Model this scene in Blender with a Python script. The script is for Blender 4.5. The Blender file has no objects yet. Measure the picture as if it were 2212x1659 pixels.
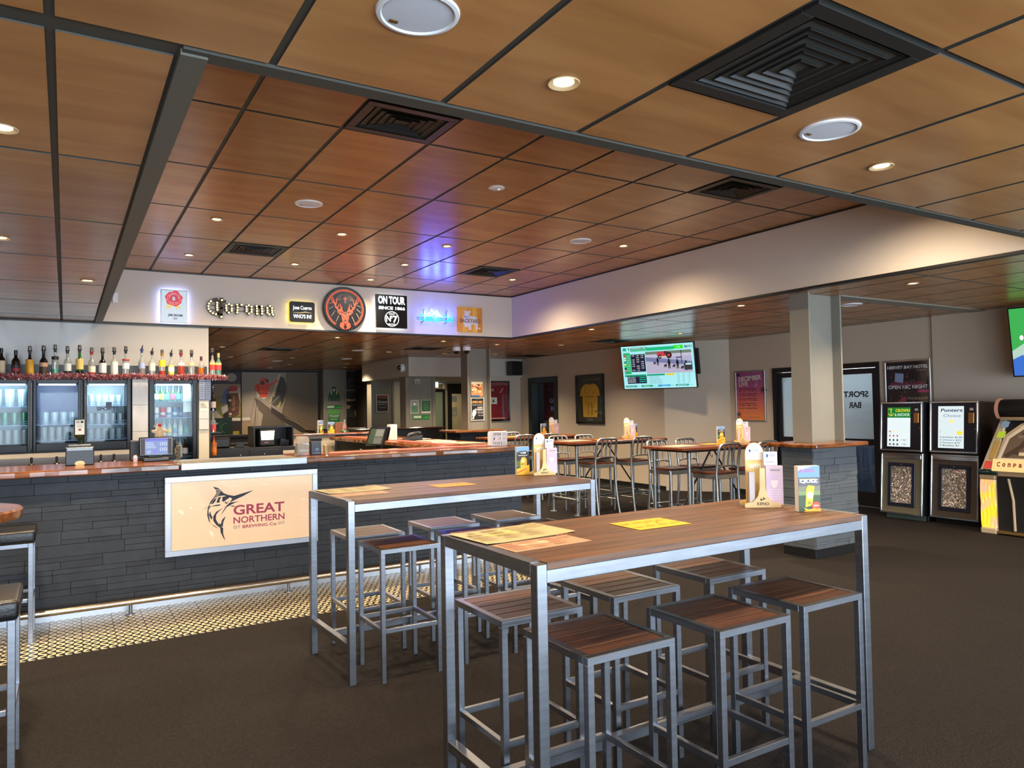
import bpy, bmesh, math, random
from mathutils import Vector, Matrix
from mathutils.geometry import tessellate_polygon

random.seed(11)
SC = bpy.context.scene
COL = SC.collection
PI = math.pi

# ------------------------------------------------------------------ camera
cam_d = bpy.data.cameras.new('camera')
cam_d.sensor_width = 36.0
cam_d.lens = 1584.53 / 2212 * 36.0
cam_d.clip_start = 0.05
cam_d.clip_end = 100
cam = bpy.data.objects.new('camera', cam_d)
COL.objects.link(cam)
YAW, PITCH, ROLL = (math.radians(a) for a in (31.34865, 1.76371, 0.99258))
_c, _s = math.cos, math.sin
_Rr = Matrix(((_c(ROLL), -_s(ROLL), 0), (_s(ROLL), _c(ROLL), 0), (0, 0, 1)))
_Rp = Matrix(((1, 0, 0), (0, _c(PITCH), -_s(PITCH)), (0, _s(PITCH), _c(PITCH))))
_Ry = Matrix(((_c(YAW), 0, _s(YAW)), (0, 1, 0), (-_s(YAW), 0, _c(YAW))))
_B = Matrix(((1, 0, 0), (0, 0, 1), (0, -1, 0)))
_M = _B @ _Ry @ _Rp @ _Rr
_cm = Matrix((( _M[0][0], -_M[0][1], -_M[0][2]), (_M[1][0], -_M[1][1], -_M[1][2]), (_M[2][0], -_M[2][1], -_M[2][2])))
cam.matrix_world = Matrix.Translation((0, 0, 1.55)) @ _cm.to_4x4()
SC.camera = cam

# ------------------------------------------------------------------ view, world, daylight
SC.view_settings.view_transform = 'Standard'
SC.view_settings.look = 'None'
SC.view_settings.gamma = 1.0
SC.view_settings.use_curve_mapping = False
SC.view_settings.exposure = -0.12
W = bpy.data.worlds.new('daylight')
SC.world = W
W.use_nodes = True
W.node_tree.nodes['Background'].inputs[0].default_value = (0.62, 0.78, 1.0, 1)
W.node_tree.nodes['Background'].inputs[1].default_value = 1.2
WIN_W = 135.0          # watts per street window
SPOT_W = 125.0         # watts per downlight
SPOT_COL = (1.0, 0.78, 0.52)
ZL, ZH = 2.66, 3.34   # low ceiling, raised ceiling
CX0, CX1, CY0, CY1 = 0.375, 6.215, 2.45, 10.17
WINDOWS = [(-2.6, -0.9), (-0.6, 1.1), (1.4, 3.1), (3.4, 5.1), (5.4, 7.1), (7.4, 9.1)]
for i, (a, b) in enumerate(WINDOWS):
    ld = bpy.data.lights.new('window_daylight', 'AREA')
    ld.shape = 'RECTANGLE'; ld.size = b - a - 0.1; ld.size_y = 1.8; ld.spread = math.radians(150)
    ld.energy = WIN_W; ld.color = (0.72, 0.86, 1.0)
    lo = bpy.data.objects.new('window_daylight', ld); COL.objects.link(lo)
    lo.location = ((a + b) / 2, -3.05, 1.2); lo.rotation_euler = (PI / 2, 0, 0)   # shines +Y

# ------------------------------------------------------------------ materials
def lin(c):
    return tuple(((x / 255) / 12.92 if x / 255 <= 0.04045 else ((x / 255 + 0.055) / 1.055) ** 2.4) for x in c)

MATS = {}
def _new(name):
    m = bpy.data.materials.new(name); m.use_nodes = True
    nt = m.node_tree; b = nt.nodes['Principled BSDF']
    return m, nt, b

def M(name, rgb, rough=0.5, metal=0.0, var=0.0, scale=12.0, bump=0.0, bscale=None, coat=0.0, spec=0.5, objvar=0.0, stretch=None):
    """plain procedural paint / plastic / metal with optional noise tint, bump and per-object tint"""
    if name in MATS: return MATS[name]
    m, nt, b = _new(name); N, L = nt.nodes, nt.links
    c = lin(rgb)
    b.inputs['Base Color'].default_value = (*c, 1); b.inputs['Roughness'].default_value = rough
    b.inputs['Metallic'].default_value = metal; b.inputs['Coat Weight'].default_value = coat
    b.inputs['Coat Roughness'].default_value = 0.08
    b.inputs['Specular IOR Level'].default_value = spec
    if var or bump or objvar:
        tc = N.new('ShaderNodeTexCoord'); no = N.new('ShaderNodeTexNoise'); no.inputs['Scale'].default_value = scale
        no.inputs['Detail'].default_value = 5
        src = tc.outputs['Object']
        if stretch:
            mp = N.new('ShaderNodeMapping'); mp.inputs['Scale'].default_value = stretch
            L.new(src, mp.inputs[0]); src = mp.outputs[0]
        L.new(src, no.inputs['Vector'])
        if var or objvar:
            hsv = N.new('ShaderNodeHueSaturation'); hsv.inputs['Color'].default_value = (*c, 1)
            mr = N.new('ShaderNodeMapRange'); mr.inputs[3].default_value = 1 - var; mr.inputs[4].default_value = 1 + var
            mr.inputs[1].default_value = 0.3; mr.inputs[2].default_value = 0.7
            L.new(no.outputs['Fac'], mr.inputs[0]); out = mr.outputs[0]
            if objvar:
                oi = N.new('ShaderNodeObjectInfo'); m2 = N.new('ShaderNodeMapRange')
                m2.inputs[3].default_value = 1 - objvar; m2.inputs[4].default_value = 1 + objvar
                L.new(oi.outputs['Random'], m2.inputs[0])
                mu = N.new('ShaderNodeMath'); mu.operation = 'MULTIPLY'
                L.new(out, mu.inputs[0]); L.new(m2.outputs[0], mu.inputs[1]); out = mu.outputs[0]
            L.new(out, hsv.inputs['Value']); L.new(hsv.outputs[0], b.inputs['Base Color'])
        if bump:
            n2 = N.new('ShaderNodeTexNoise'); n2.inputs['Scale'].default_value = bscale or scale * 4; n2.inputs['Detail'].default_value = 4
            L.new(src, n2.inputs['Vector'])
            bp = N.new('ShaderNodeBump'); bp.inputs['Strength'].default_value = bump; bp.inputs['Distance'].default_value = 0.01
            L.new(n2.outputs['Fac'], bp.inputs['Height']); L.new(bp.outputs[0], b.inputs['Normal'])
    MATS[name] = m
    return m

def WOOD(name, dark, light, stretch=(1.2, 14, 14), scale=3.0, rough=0.4, coat=0.0, objvar=0.12, bump=0.05, spec=0.5):
    if name in MATS: return MATS[name]
    m, nt, b = _new(name); N, L = nt.nodes, nt.links
    tc = N.new('ShaderNodeTexCoord'); mp = N.new('ShaderNodeMapping'); mp.inputs['Scale'].default_value = stretch
    oi = N.new('ShaderNodeObjectInfo'); mx = N.new('ShaderNodeVectorMath'); mx.operation = 'SCALE'; mx.inputs['Scale'].default_value = 37.0
    cmb = N.new('ShaderNodeCombineXYZ')
    for i in range(3): L.new(oi.outputs['Random'], cmb.inputs[i])
    L.new(cmb.outputs[0], mx.inputs[0])
    ad = N.new('ShaderNodeVectorMath'); ad.operation = 'ADD'
    L.new(tc.outputs['Object'], mp.inputs[0]); L.new(mp.outputs[0], ad.inputs[0]); L.new(mx.outputs[0], ad.inputs[1])
    no = N.new('ShaderNodeTexNoise'); no.inputs['Scale'].default_value = scale; no.inputs['Detail'].default_value = 7; no.inputs['Distortion'].default_value = 0.6
    L.new(ad.outputs[0], no.inputs['Vector'])
    cr = N.new('ShaderNodeValToRGB'); cr.color_ramp.elements[0].position = 0.32; cr.color_ramp.elements[1].position = 0.68
    cr.color_ramp.elements[0].color = (*lin(dark), 1); cr.color_ramp.elements[1].color = (*lin(light), 1)
    L.new(no.outputs['Fac'], cr.inputs[0])
    hs = N.new('ShaderNodeHueSaturation'); mr = N.new('ShaderNodeMapRange'); mr.inputs[3].default_value = 1 - objvar; mr.inputs[4].default_value = 1 + objvar
    L.new(oi.outputs['Random'], mr.inputs[0]); L.new(mr.outputs[0], hs.inputs['Value']); L.new(cr.outputs[0], hs.inputs['Color'])
    L.new(hs.outputs[0], b.inputs['Base Color'])
    b.inputs['Roughness'].default_value = rough; b.inputs['Coat Weight'].default_value = coat; b.inputs['Coat Roughness'].default_value = 0.12
    b.inputs['Specular IOR Level'].default_value = spec
    if bump:
        bp = N.new('ShaderNodeBump'); bp.inputs['Strength'].default_value = bump; bp.inputs['Distance'].default_value = 0.005
        L.new(no.outputs['Fac'], bp.inputs['Height']); L.new(bp.outputs[0], b.inputs['Normal'])
    MATS[name] = m
    return m

def EM(name, rgb, strength=3.0):
    if name in MATS: return MATS[name]
    m, nt, b = _new(name)
    c = lin(rgb)
    b.inputs['Base Color'].default_value = (c[0] * .2, c[1] * .2, c[2] * .2, 1); b.inputs['Emission Color'].default_value = (*c, 1)
    b.inputs['Emission Strength'].default_value = strength; b.inputs['Roughness'].default_value = 0.35
    MATS[name] = m
    return m

def GLASS(name, tint=(255, 255, 255), gloss=0.12, rough=0.03, body=0.0, body_rgb=(255, 255, 255)):
    """thin glass: clear sheet with a mirror share that grows at grazing angles, optional milky body"""
    if name in MATS: return MATS[name]
    m = bpy.data.materials.new(name); m.use_nodes = True; nt = m.node_tree; N, L = nt.nodes, nt.links
    N.remove(N['Principled BSDF']); out = N['Material Output']
    tr = N.new('ShaderNodeBsdfTransparent'); tr.inputs[0].default_value = (*lin(tint), 1)
    gl = N.new('ShaderNodeBsdfGlossy'); gl.inputs['Roughness'].default_value = rough
    lw = N.new('ShaderNodeLayerWeight'); lw.inputs['Blend'].default_value = gloss + 0.15
    pw = N.new('ShaderNodeMath'); pw.operation = 'POWER'; pw.inputs[1].default_value = 4.0
    lw.inputs['Blend'].default_value = 0.5
    L.new(lw.outputs['Facing'], pw.inputs[0])
    mr = N.new('ShaderNodeMapRange'); mr.inputs[3].default_value = gloss; mr.inputs[4].default_value = 0.7
    L.new(pw.outputs[0], mr.inputs[0])
    base = tr.outputs[0]
    if body:
        df = N.new('ShaderNodeBsdfPrincipled'); df.inputs['Base Color'].default_value = (*lin(body_rgb), 1); df.inputs['Roughness'].default_value = 0.3
        mb = N.new('ShaderNodeMixShader'); mb.inputs[0].default_value = body
        L.new(tr.outputs[0], mb.inputs[1]); L.new(df.outputs[0], mb.inputs[2]); base = mb.outputs[0]
    mx = N.new('ShaderNodeMixShader'); L.new(mr.outputs[0], mx.inputs[0]); L.new(base, mx.inputs[1]); L.new(gl.outputs[0], mx.inputs[2])
    L.new(mx.outputs[0], out.inputs[0])
    MATS[name] = m
    return m

def ink(rgb, rough=0.55):
    return M('ink_%d_%d_%d' % tuple(rgb), rgb, rough=rough)
def glow(rgb, s):
    return EM('glow_%d_%d_%d_%d' % (*rgb, int(s * 10)), rgb, s)

def carpet_mat():
    m, nt, b = _new('carpet'); N, L = nt.nodes, nt.links
    tc = N.new('ShaderNodeTexCoord'); mp = N.new('ShaderNodeMapping'); mp.inputs['Scale'].default_value = (1, 1, 1)
    mp.inputs['Rotation'].default_value = (0, 0, 0.0)
    L.new(tc.outputs['Object'], mp.inputs[0])
    br = N.new('ShaderNodeTexBrick'); br.inputs['Scale'].default_value = 46; br.inputs['Mortar Size'].default_value = 0.12
    br.inputs['Mortar Smooth'].default_value = 0.6; br.inputs['Bias'].default_value = 0.0
    br.inputs['Color1'].default_value = (*lin((82, 73, 68)), 1); br.inputs['Color2'].default_value = (*lin((58, 51, 48)), 1)
    br.inputs['Mortar'].default_value = (*lin((24, 21, 20)), 1)
    L.new(mp.outputs[0], br.inputs['Vector'])
    no = N.new('ShaderNodeTexNoise'); no.inputs['Scale'].default_value = 1.3; no.inputs['Detail'].default_value = 4
    L.new(tc.outputs['Object'], no.inputs['Vector'])
    mr = N.new('ShaderNodeMapRange'); mr.inputs[3].default_value = 0.78; mr.inputs[4].default_value = 1.2; L.new(no.outputs['Fac'], mr.inputs[0])
    hs = N.new('ShaderNodeHueSaturation'); L.new(br.outputs['Color'], hs.inputs['Color']); L.new(mr.outputs[0], hs.inputs['Value'])
    L.new(hs.outputs[0], b.inputs['Base Color']); b.inputs['Roughness'].default_value = 0.95; b.inputs['Specular IOR Level'].default_value = 0.15
    bp = N.new('ShaderNodeBump'); bp.inputs['Strength'].default_value = 0.6; bp.inputs['Distance'].default_value = 0.004
    L.new(br.outputs['Fac'], bp.inputs['Height']); bp.invert = True; L.new(bp.outputs[0], b.inputs['Normal'])
    MATS['carpet'] = m
    return m

def wave_tile_mat():
    """cream S-waves printed on black glazed tile"""
    m, nt, b = _new('wave_tile'); N, L = nt.nodes, nt.links
    geo = N.new('ShaderNodeNewGeometry'); sp = N.new('ShaderNodeSeparateXYZ'); L.new(geo.outputs['Position'], sp.inputs[0])
    def math_(op, a, b_=None, v=None):
        n = N.new('ShaderNodeMath'); n.operation = op
        L.new(a, n.inputs[0])
        if b_ is not None: L.new(b_, n.inputs[1])
        if v is not None: n.inputs[1].default_value = v
        return n.outputs[0]
    # each column is a snake x = A sin(2 pi y / P), thick between its bends and thin where neighbours touch
    WC, AC, PC = 0.05, 0.0185, 0.097
    fx = math_('MULTIPLY', math_('SUBTRACT', math_('FRACT', math_('DIVIDE', math_('ADD', sp.outputs[0], v=9.0), v=WC)), v=0.5), v=WC)
    ang = math_('MULTIPLY', sp.outputs[1], v=2 * PI / PC)
    off = math_('ABSOLUTE', math_('SUBTRACT', fx, math_('MULTIPLY', math_('SINE', ang), v=AC)))
    co = math_('COSINE', ang); co2 = math_('MULTIPLY', co, co)
    nrm_ = math_('SQRT', math_('ADD', math_('MULTIPLY', co2, v=(AC * 2 * PI / PC) ** 2), v=1.0))
    dist = math_('DIVIDE', off, nrm_)
    tk = math_('ADD', math_('MULTIPLY', co2, v=0.0040), v=0.0074)
    w = math_('MULTIPLY', math_('SUBTRACT', tk, dist), v=120.0)
    cr = N.new('ShaderNodeValToRGB'); cr.color_ramp.elements[0].position = 0.49; cr.color_ramp.elements[1].position = 0.54
    cr.color_ramp.elements[0].color = (*lin((22, 21, 22)), 1); cr.color_ramp.elements[1].color = (*lin((204, 188, 152)), 1)
    L.new(math_('ADD', w, v=0.5), cr.inputs[0])
    L.new(cr.outputs[0], b.inputs['Base Color']); b.inputs['Roughness'].default_value = 0.28
    MATS['wave_tile'] = m
    return m

STEEL = M('brushed_steel', (150, 153, 160), rough=0.34, metal=1.0, var=0.12, scale=6, stretch=(1, 1, 9), bump=0.03, bscale=60)
CHROME = M('chrome', (215, 217, 220), rough=0.12, metal=1.0)
ALU = M('brushed_aluminium', (190, 192, 192), rough=0.36, metal=1.0, var=0.06, scale=9)
GALV = M('galvanised_pipe', (150, 154, 156), rough=0.42, metal=0.9, var=0.18, scale=25)
CEILW = WOOD('ceiling_veneer', (160, 108, 61), (182, 129, 76), stretch=(1.1, 6.0, 5), scale=1.1, rough=0.27, objvar=0.07, bump=0.0, spec=0.55)
TBAR = M('ceiling_bar', (62, 61, 55), rough=0.6)
GREY_BEAM = M('grey_steel_paint', (128, 124, 114), rough=0.38, var=0.04, scale=3)
WALL = M('greige_paint', (188, 174, 156), rough=0.75, var=0.02, scale=2.5)
WALLW = M('pale_bulkhead_paint', (200, 188, 176), rough=0.6, var=0.015, scale=2)
PANELW = M('gloss_white_panel', (180, 176, 170), rough=0.16, coat=0.3)
CARPET = carpet_mat()
TILEM = wave_tile_mat()
GROUT = M('dark_grout', (40, 38, 36), rough=0.8)
STONE = M('charcoal_stone', (52, 56, 62), rough=0.62, var=0.13, scale=9, bump=0.25, bscale=40, objvar=0.16, spec=0.35)
STONE2 = M('grey_painted_stone', (84, 89, 93), rough=0.5, var=0.07, scale=9, bump=0.18, bscale=40, objvar=0.07)
BLACK = M('black_paint', (20, 20, 22), rough=0.45)
BLACKG = M('black_gloss', (14, 14, 16), rough=0.12, coat=0.4)
BLACKP = M('black_plastic', (26, 26, 28), rough=0.38)
WHITE = M('white_plastic', (226, 226, 228), rough=0.45)
SLATW = WOOD('stool_timber', (70, 42, 29), (112, 72, 50), stretch=(1.5, 22, 22), scale=3.0, rough=0.42, objvar=0.16)
TABW = WOOD('table_timber', (74, 47, 30), (112, 74, 48), stretch=(1.2, 20, 20), scale=3.0, rough=0.45, objvar=0.12)
LIVE = WOOD('varnished_slab', (72, 38, 19), (146, 86, 42), stretch=(1.2, 7, 7), scale=2.2, rough=0.22, coat=0.35, objvar=0.05, bump=0.25)
REDW = WOOD('red_table_slab', (88, 40, 22), (142, 74, 40), stretch=(1.2, 10, 10), scale=2.5, rough=0.25, coat=0.3, objvar=0.05)
SEATW = WOOD('dark_seat_wood', (62, 28, 20), (100, 50, 34), stretch=(10, 1.2, 10), scale=3, rough=0.32, objvar=0.08)
LEATHER = M('black_leather', (24, 23, 24), rough=0.35, bump=0.15, bscale=80)
PANE = GLASS('clear_pane', (252, 253, 253), gloss=0.035)
ACRYL = GLASS('clear_acrylic', (244, 246, 248), gloss=0.015, body=0.05)
MARBLE = M('marble_tile', (186, 176, 162), rough=0.25, var=0.12, scale=3.5)
PAPER = M('white_paper', (232, 228, 220), rough=0.7)

# ------------------------------------------------------------------ mesh helpers
class MB:
    def __init__(s): s.v, s.f, s.m = [], [], []
    def add(s, vs, fs, m=0):
        o = len(s.v); s.v += [tuple(p) for p in vs]
        for f in fs: s.f.append([i + o for i in f]); s.m.append(m)
        return s
    def box(s, x0, x1, y0, y1, z0, z1, m=0):
        return s.add([(x0, y0, z0), (x1, y0, z0), (x1, y1, z0), (x0, y1, z0), (x0, y0, z1), (x1, y0, z1), (x1, y1, z1), (x0, y1, z1)],
                     [(3, 2, 1, 0), (4, 5, 6, 7), (0, 1, 5, 4), (1, 2, 6, 5), (2, 3, 7, 6), (3, 0, 4, 7)], m)
    def obox(s, c, ax, h, m=0):
        """oriented box: centre, three axis vectors, half sizes"""
        c = Vector(c); a = [Vector(v).normalized() for v in ax]
        vs = []
        for k in (-1, 1):
            for i, j in ((-1, -1), (1, -1), (1, 1), (-1, 1)):
                vs.append(c + a[0] * h[0] * i + a[1] * h[1] * j + a[2] * h[2] * k)
        return s.add(vs, [(3, 2, 1, 0), (4, 5, 6, 7), (0, 1, 5, 4), (1, 2, 6, 5), (2, 3, 7, 6), (3, 0, 4, 7)], m)
    def bar(s, p0, p1, w, h=None, m=0, up=(0, 0, 1)):
        p0, p1 = Vector(p0), Vector(p1); d = p1 - p0; h = h or w
        u = Vector(up)
        if abs(d.normalized().dot(u)) > 0.98: u = Vector((0, 1, 0))
        r = d.cross(u).normalized(); u2 = r.cross(d).normalized()
        return s.obox((p0 + p1) / 2, (d, r, u2), (d.length / 2, w / 2, h / 2), m)
    def tube(s, pts, r, n=10, m=0, cap=True, closed=False):
        pts = [Vector(p) for p in pts]; k = len(pts)
        rs = r if isinstance(r, (list, tuple)) else [r] * k
        T = []
        for i in range(k):
            a = pts[(i - 1) % k] if (closed or i > 0) else pts[i]
            b = pts[(i + 1) % k] if (closed or i < k - 1) else pts[i]
            T.append((b - a).normalized())
        u = Vector((0, 0, 1))
        if abs(T[0].dot(u)) > 0.9: u = Vector((1, 0, 0))
        u = (u - T[0] * u.dot(T[0])).normalized()
        vs = []
        for i in range(k):
            u = (u - T[i] * u.dot(T[i])).normalized(); w = T[i].cross(u)
            for j in range(n):
                a = 2 * PI * j / n
                vs.append(pts[i] + (u * math.cos(a) + w * math.sin(a)) * rs[i])
        fs = []
        for i in range(k if closed else k - 1):
            for j in range(n):
                a, b = i * n + j, i * n + (j + 1) % n
                c, d = ((i + 1) % k) * n + (j + 1) % n, ((i + 1) % k) * n + j
                fs.append((a, b, c, d))
        if cap and not closed:
            fs.append(tuple(range(n - 1, -1, -1))); fs.append(tuple((k - 1) * n + j for j in range(n)))
        return s.add(vs, fs, m)
    def lathe(s, prof, n=20, c=(0, 0, 0), m=0, axis='z', sx=1.0, sy=1.0):
        """profile [(r, z)] turned about an axis through c"""
        vs, fs = [], []
        for r, z in prof:
            for j in range(n):
                a = 2 * PI * j / n
                p = (r * math.cos(a) * sx, r * math.sin(a) * sy, z)
                if axis == 'y': p = (p[0], z, p[1])
                if axis == '-y': p = (p[0], -z, p[1])
                if axis == '-x': p = (-z, p[0], p[1])
                vs.append((p[0] + c[0], p[1] + c[1], p[2] + c[2]))
        k = len(prof)
        for i in range(k - 1):
            for j in range(n):
                fs.append((i * n + j, i * n + (j + 1) % n, (i + 1) * n + (j + 1) % n, (i + 1) * n + j))
        if prof[0][0] > 1e-6: fs.append(tuple(range(n - 1, -1, -1)))
        if prof[-1][0] > 1e-6: fs.append(tuple((k - 1) * n + j for j in range(n)))
        return s.add(vs, fs, m)
    def prism(s, poly, mtx, depth, m=0):
        """2-D outline extruded by depth along the local z of mtx (columns right, up, normal, origin)"""
        n = len(poly)
        a = [mtx @ Vector((x, y, 0)) for x, y in poly]; b = [mtx @ Vector((x, y, depth)) for x, y in poly]
        fs = []
        for t in tessellate_polygon([[Vector((x, y, 0)) for x, y in poly]]):
            fs.append(tuple(t)); fs.append(tuple(i + n for i in reversed(t)))
        for i in range(n): fs.append((i, (i + 1) % n, (i + 1) % n + n, i + n))
        return s.add(a + b, fs, m)
    def mesh(s, name, mats, smooth=False, bevel=0.0, seg=1):
        me = bpy.data.meshes.new(name)
        me.from_pydata(s.v, [], s.f); me.update()
        for mm in (mats if isinstance(mats, (list, tuple)) else [mats]): me.materials.append(mm)
        for p, i in zip(me.polygons, s.m): p.material_index = i
        bm = bmesh.new(); bm.from_mesh(me)
        bmesh.ops.recalc_face_normals(bm, faces=bm.faces)
        if bevel: bmesh.ops.bevel(bm, geom=[e for e in bm.edges if e.is_manifold and e.calc_face_angle(0) > 0.5], offset=bevel, segments=seg, affect='EDGES', profile=0.6)
        bm.to_mesh(me); bm.free()
        if smooth:
            for p in me.polygons: p.use_smooth = True
            me.set_sharp_from_angle(angle=math.radians(38))
        return me
    def build(s, name, mats, parent=None, smooth=False, bevel=0.0, seg=1):
        return place(name, s.mesh(name, mats, smooth, bevel, seg), parent)

def world_of(o):
    m = o.matrix_basis.copy()
    if o.parent: m = world_of(o.parent) @ o.matrix_parent_inverse @ m
    return m

def place(name, me, parent=None, mtx=None):
    """link a mesh whose coordinates are world coordinates; a top-level mesh gets its origin at its base"""
    o = bpy.data.objects.new(name, me); COL.objects.link(o)
    if mtx is not None: o.matrix_basis = mtx
    if parent is not None:
        o.parent = parent; o.matrix_parent_inverse = world_of(parent).inverted()
    elif mtx is None and len(me.vertices):
        xs = [v.co for v in me.vertices]
        c = Vector(((min(p.x for p in xs) + max(p.x for p in xs)) / 2, (min(p.y for p in xs) + max(p.y for p in xs)) / 2, min(p.z for p in xs)))
        me.transform(Matrix.Translation(-c)); o.location = c
    return o

def thing(name, label, cat, loc=(0, 0, 0), rotz=0.0, group=None):
    o = bpy.data.objects.new(name, None); COL.objects.link(o)
    o.empty_display_size = 0.05
    o.location = loc; o.rotation_euler = (0, 0, rotz)
    o['label'] = label; o['category'] = cat
    if group: o['group'] = group
    return o
def tag(o, label, cat, group=None):
    o['label'] = label; o['category'] = cat
    if group: o['group'] = group
    return o
def struct(o, label=None):
    o['kind'] = 'structure'
    if label: o['label'] = label
    return o
def dup(root, loc, rotz=None, label=None):
    def cp(o, par):
        c = o.copy(); COL.objects.link(c); c.parent = par
        if par: c.matrix_parent_inverse = o.matrix_parent_inverse.copy()
        for ch in o.children: cp(ch, c)
        return c
    r = cp(root, None); r.location = loc
    if rotz is not None: r.rotation_euler = (0, 0, rotz)
    if label: r['label'] = label
    return r

FRONT = Matrix(((1, 0, 0, 0), (0, 0, -1, 0), (0, 1, 0, 0), (0, 0, 0, 1)))     # seen from -Y
RIGHTW = Matrix(((0, 0, -1, 0), (-1, 0, 0, 0), (0, 1, 0, 0), (0, 0, 0, 1)))    # on the right wall, seen from -X
def plane(base, o): return Matrix.Translation(o) @ base

TXT = {}
def text_geo(s, bold):
    if (s, bold) in TXT: return TXT[(s, bold)]
    cu = bpy.data.curves.new('lettering', 'FONT'); cu.body = s; cu.size = 1.0; cu.offset = bold; cu.resolution_u = 3
    ob = bpy.data.objects.new('lettering', cu)
    me = bpy.data.meshes.new_from_object(ob)
    vs = [(v.co.x, v.co.y) for v in me.vertices]; fs = [tuple(p.vertices) for p in me.polygons]
    bpy.data.objects.remove(ob); bpy.data.curves.remove(cu); bpy.data.meshes.remove(me)
    TXT[(s, bold)] = (vs, fs)
    return vs, fs

class Art:
    """flat printed or lit artwork on a plane; each later shape lies a hair above the earlier ones"""
    STEP = 0.00015
    def __init__(s, mtx, z0=0.0006): s.mtx, s.z, s.mb, s.mats = mtx, z0, MB(), []
    def mi(s, c):
        m = c if not isinstance(c, tuple) else ink(c)
        if m not in s.mats: s.mats.append(m)
        return s.mats.index(m)
    def raw(s, vs, fs, c):
        s.z += s.STEP
        s.mb.add([s.mtx @ Vector((x, y, s.z)) for x, y in vs], fs, s.mi(c)); return s
    def poly(s, pts, c):
        return s.raw(pts, [tuple(t) for t in tessellate_polygon([[Vector((x, y, 0)) for x, y in pts]])], c)
    def rect(s, x0, y0, x1, y1, c): return s.raw([(x0, y0), (x1, y0), (x1, y1), (x0, y1)], [(0, 1, 2, 3)], c)
    def disc(s, x, y, rx, ry, c, n=28): return s.raw([(x + rx * math.cos(2 * PI * i / n), y + ry * math.sin(2 * PI * i / n)) for i in range(n)], [tuple(range(n))], c)
    def ring(s, x, y, r, w, c, a0=0.0, a1=2 * PI, n=48, ry=None):
        k = (ry or r) / r; vs, fs = [], []
        for i in range(n + 1):
            a = a0 + (a1 - a0) * i / n
            vs += [(x + r * math.cos(a), y + r * k * math.sin(a)), (x + (r - w) * math.cos(a), y + (r - w) * k * math.sin(a))]
            if i < n: fs.append((2 * i, 2 * i + 2, 2 * i + 3, 2 * i + 1))
        return s.raw(vs, fs, c)
    def line(s, pts, w, c):
        vs, fs = [], []
        ws = w if isinstance(w, (list, tuple)) else [w] * len(pts)
        for i, (x, y) in enumerate(pts):
            a = pts[max(0, i - 1)]; b = pts[min(len(pts) - 1, i + 1)]
            dx, dy = b[0] - a[0], b[1] - a[1]; l = math.hypot(dx, dy) or 1
            nx, ny = -dy / l * ws[i] / 2, dx / l * ws[i] / 2
            vs += [(x + nx, y + ny), (x - nx, y - ny)]
            if i: fs.append((2 * i - 2, 2 * i - 1, 2 * i + 1, 2 * i))
        return s.raw(vs, fs, c)
    def text(s, t, x0, y0, x1, y1, c, bold=0.0, shear=0.0, rot=0.0):
        vs, fs = text_geo(t, bold)
        if not vs: return s
        ax, bx = min(v[0] for v in vs), max(v[0] for v in vs); ay, by = min(v[1] for v in vs), max(v[1] for v in vs)
        q = []
        for x, y in vs:
            v = y0 + (y - ay) / (by - ay) * (y1 - y0); u = x0 + (x - ax) / (bx - ax) * (x1 - x0) + shear * (v - y0)
            if rot:
                du, dv = u - x0, v - y0; u, v = x0 + du * math.cos(rot) - dv * math.sin(rot), y0 + du * math.sin(rot) + dv * math.cos(rot)
            q.append((u, v))
        return s.raw(q, fs, c)
    def build(s, name='artwork', parent=None):
        me = bpy.data.meshes.new(name); me.from_pydata(s.mb.v, [], s.mb.f); me.update()
        for m in s.mats: me.materials.append(m)
        for p, i in zip(me.polygons, s.mb.m): p.material_index = i
        # every face looks along the plane's normal
        nrm = (s.mtx.to_3x3() @ Vector((0, 0, 1)))
        bm = bmesh.new(); bm.from_mesh(me)
        for f in bm.faces:
            f.normal_update()
            if f.normal.dot(nrm) < 0: f.normal_flip()
        bm.to_mesh(me); bm.free()
        return place(name, me, parent)
# ------------------------------------------------------------------ room shell
def sbox(name, x0, x1, y0, y1, z0, z1, mat, parent=None):
    o = MB().box(x0, x1, y0, y1, z0, z1).build(name, mat, parent)
    if parent is None: struct(o)
    return o

floor = sbox('floor', -3.3, 11.6, -3.2, 20.6, -0.12, 0.0, CARPET)
# patterned tile strip along the bar: grout bed and single tiles
MB().box(-1.1, 3.72, 5.575, 6.56, -0.02, 0.0015).build('grout_bed', GROUT, floor)
TW, TD = 0.2, 0.194
_tm = MB().box(0, TW - 0.003, 0, TD - 0.003, -0.01, 0.005).mesh('floor_tile', TILEM, bevel=0.0)
for i in range(24):
    for j in range(5):
        place('floor_tile', _tm, floor, Matrix.Translation((-1.095 + i * TW, 5.58 + j * TD, 0)))

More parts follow.
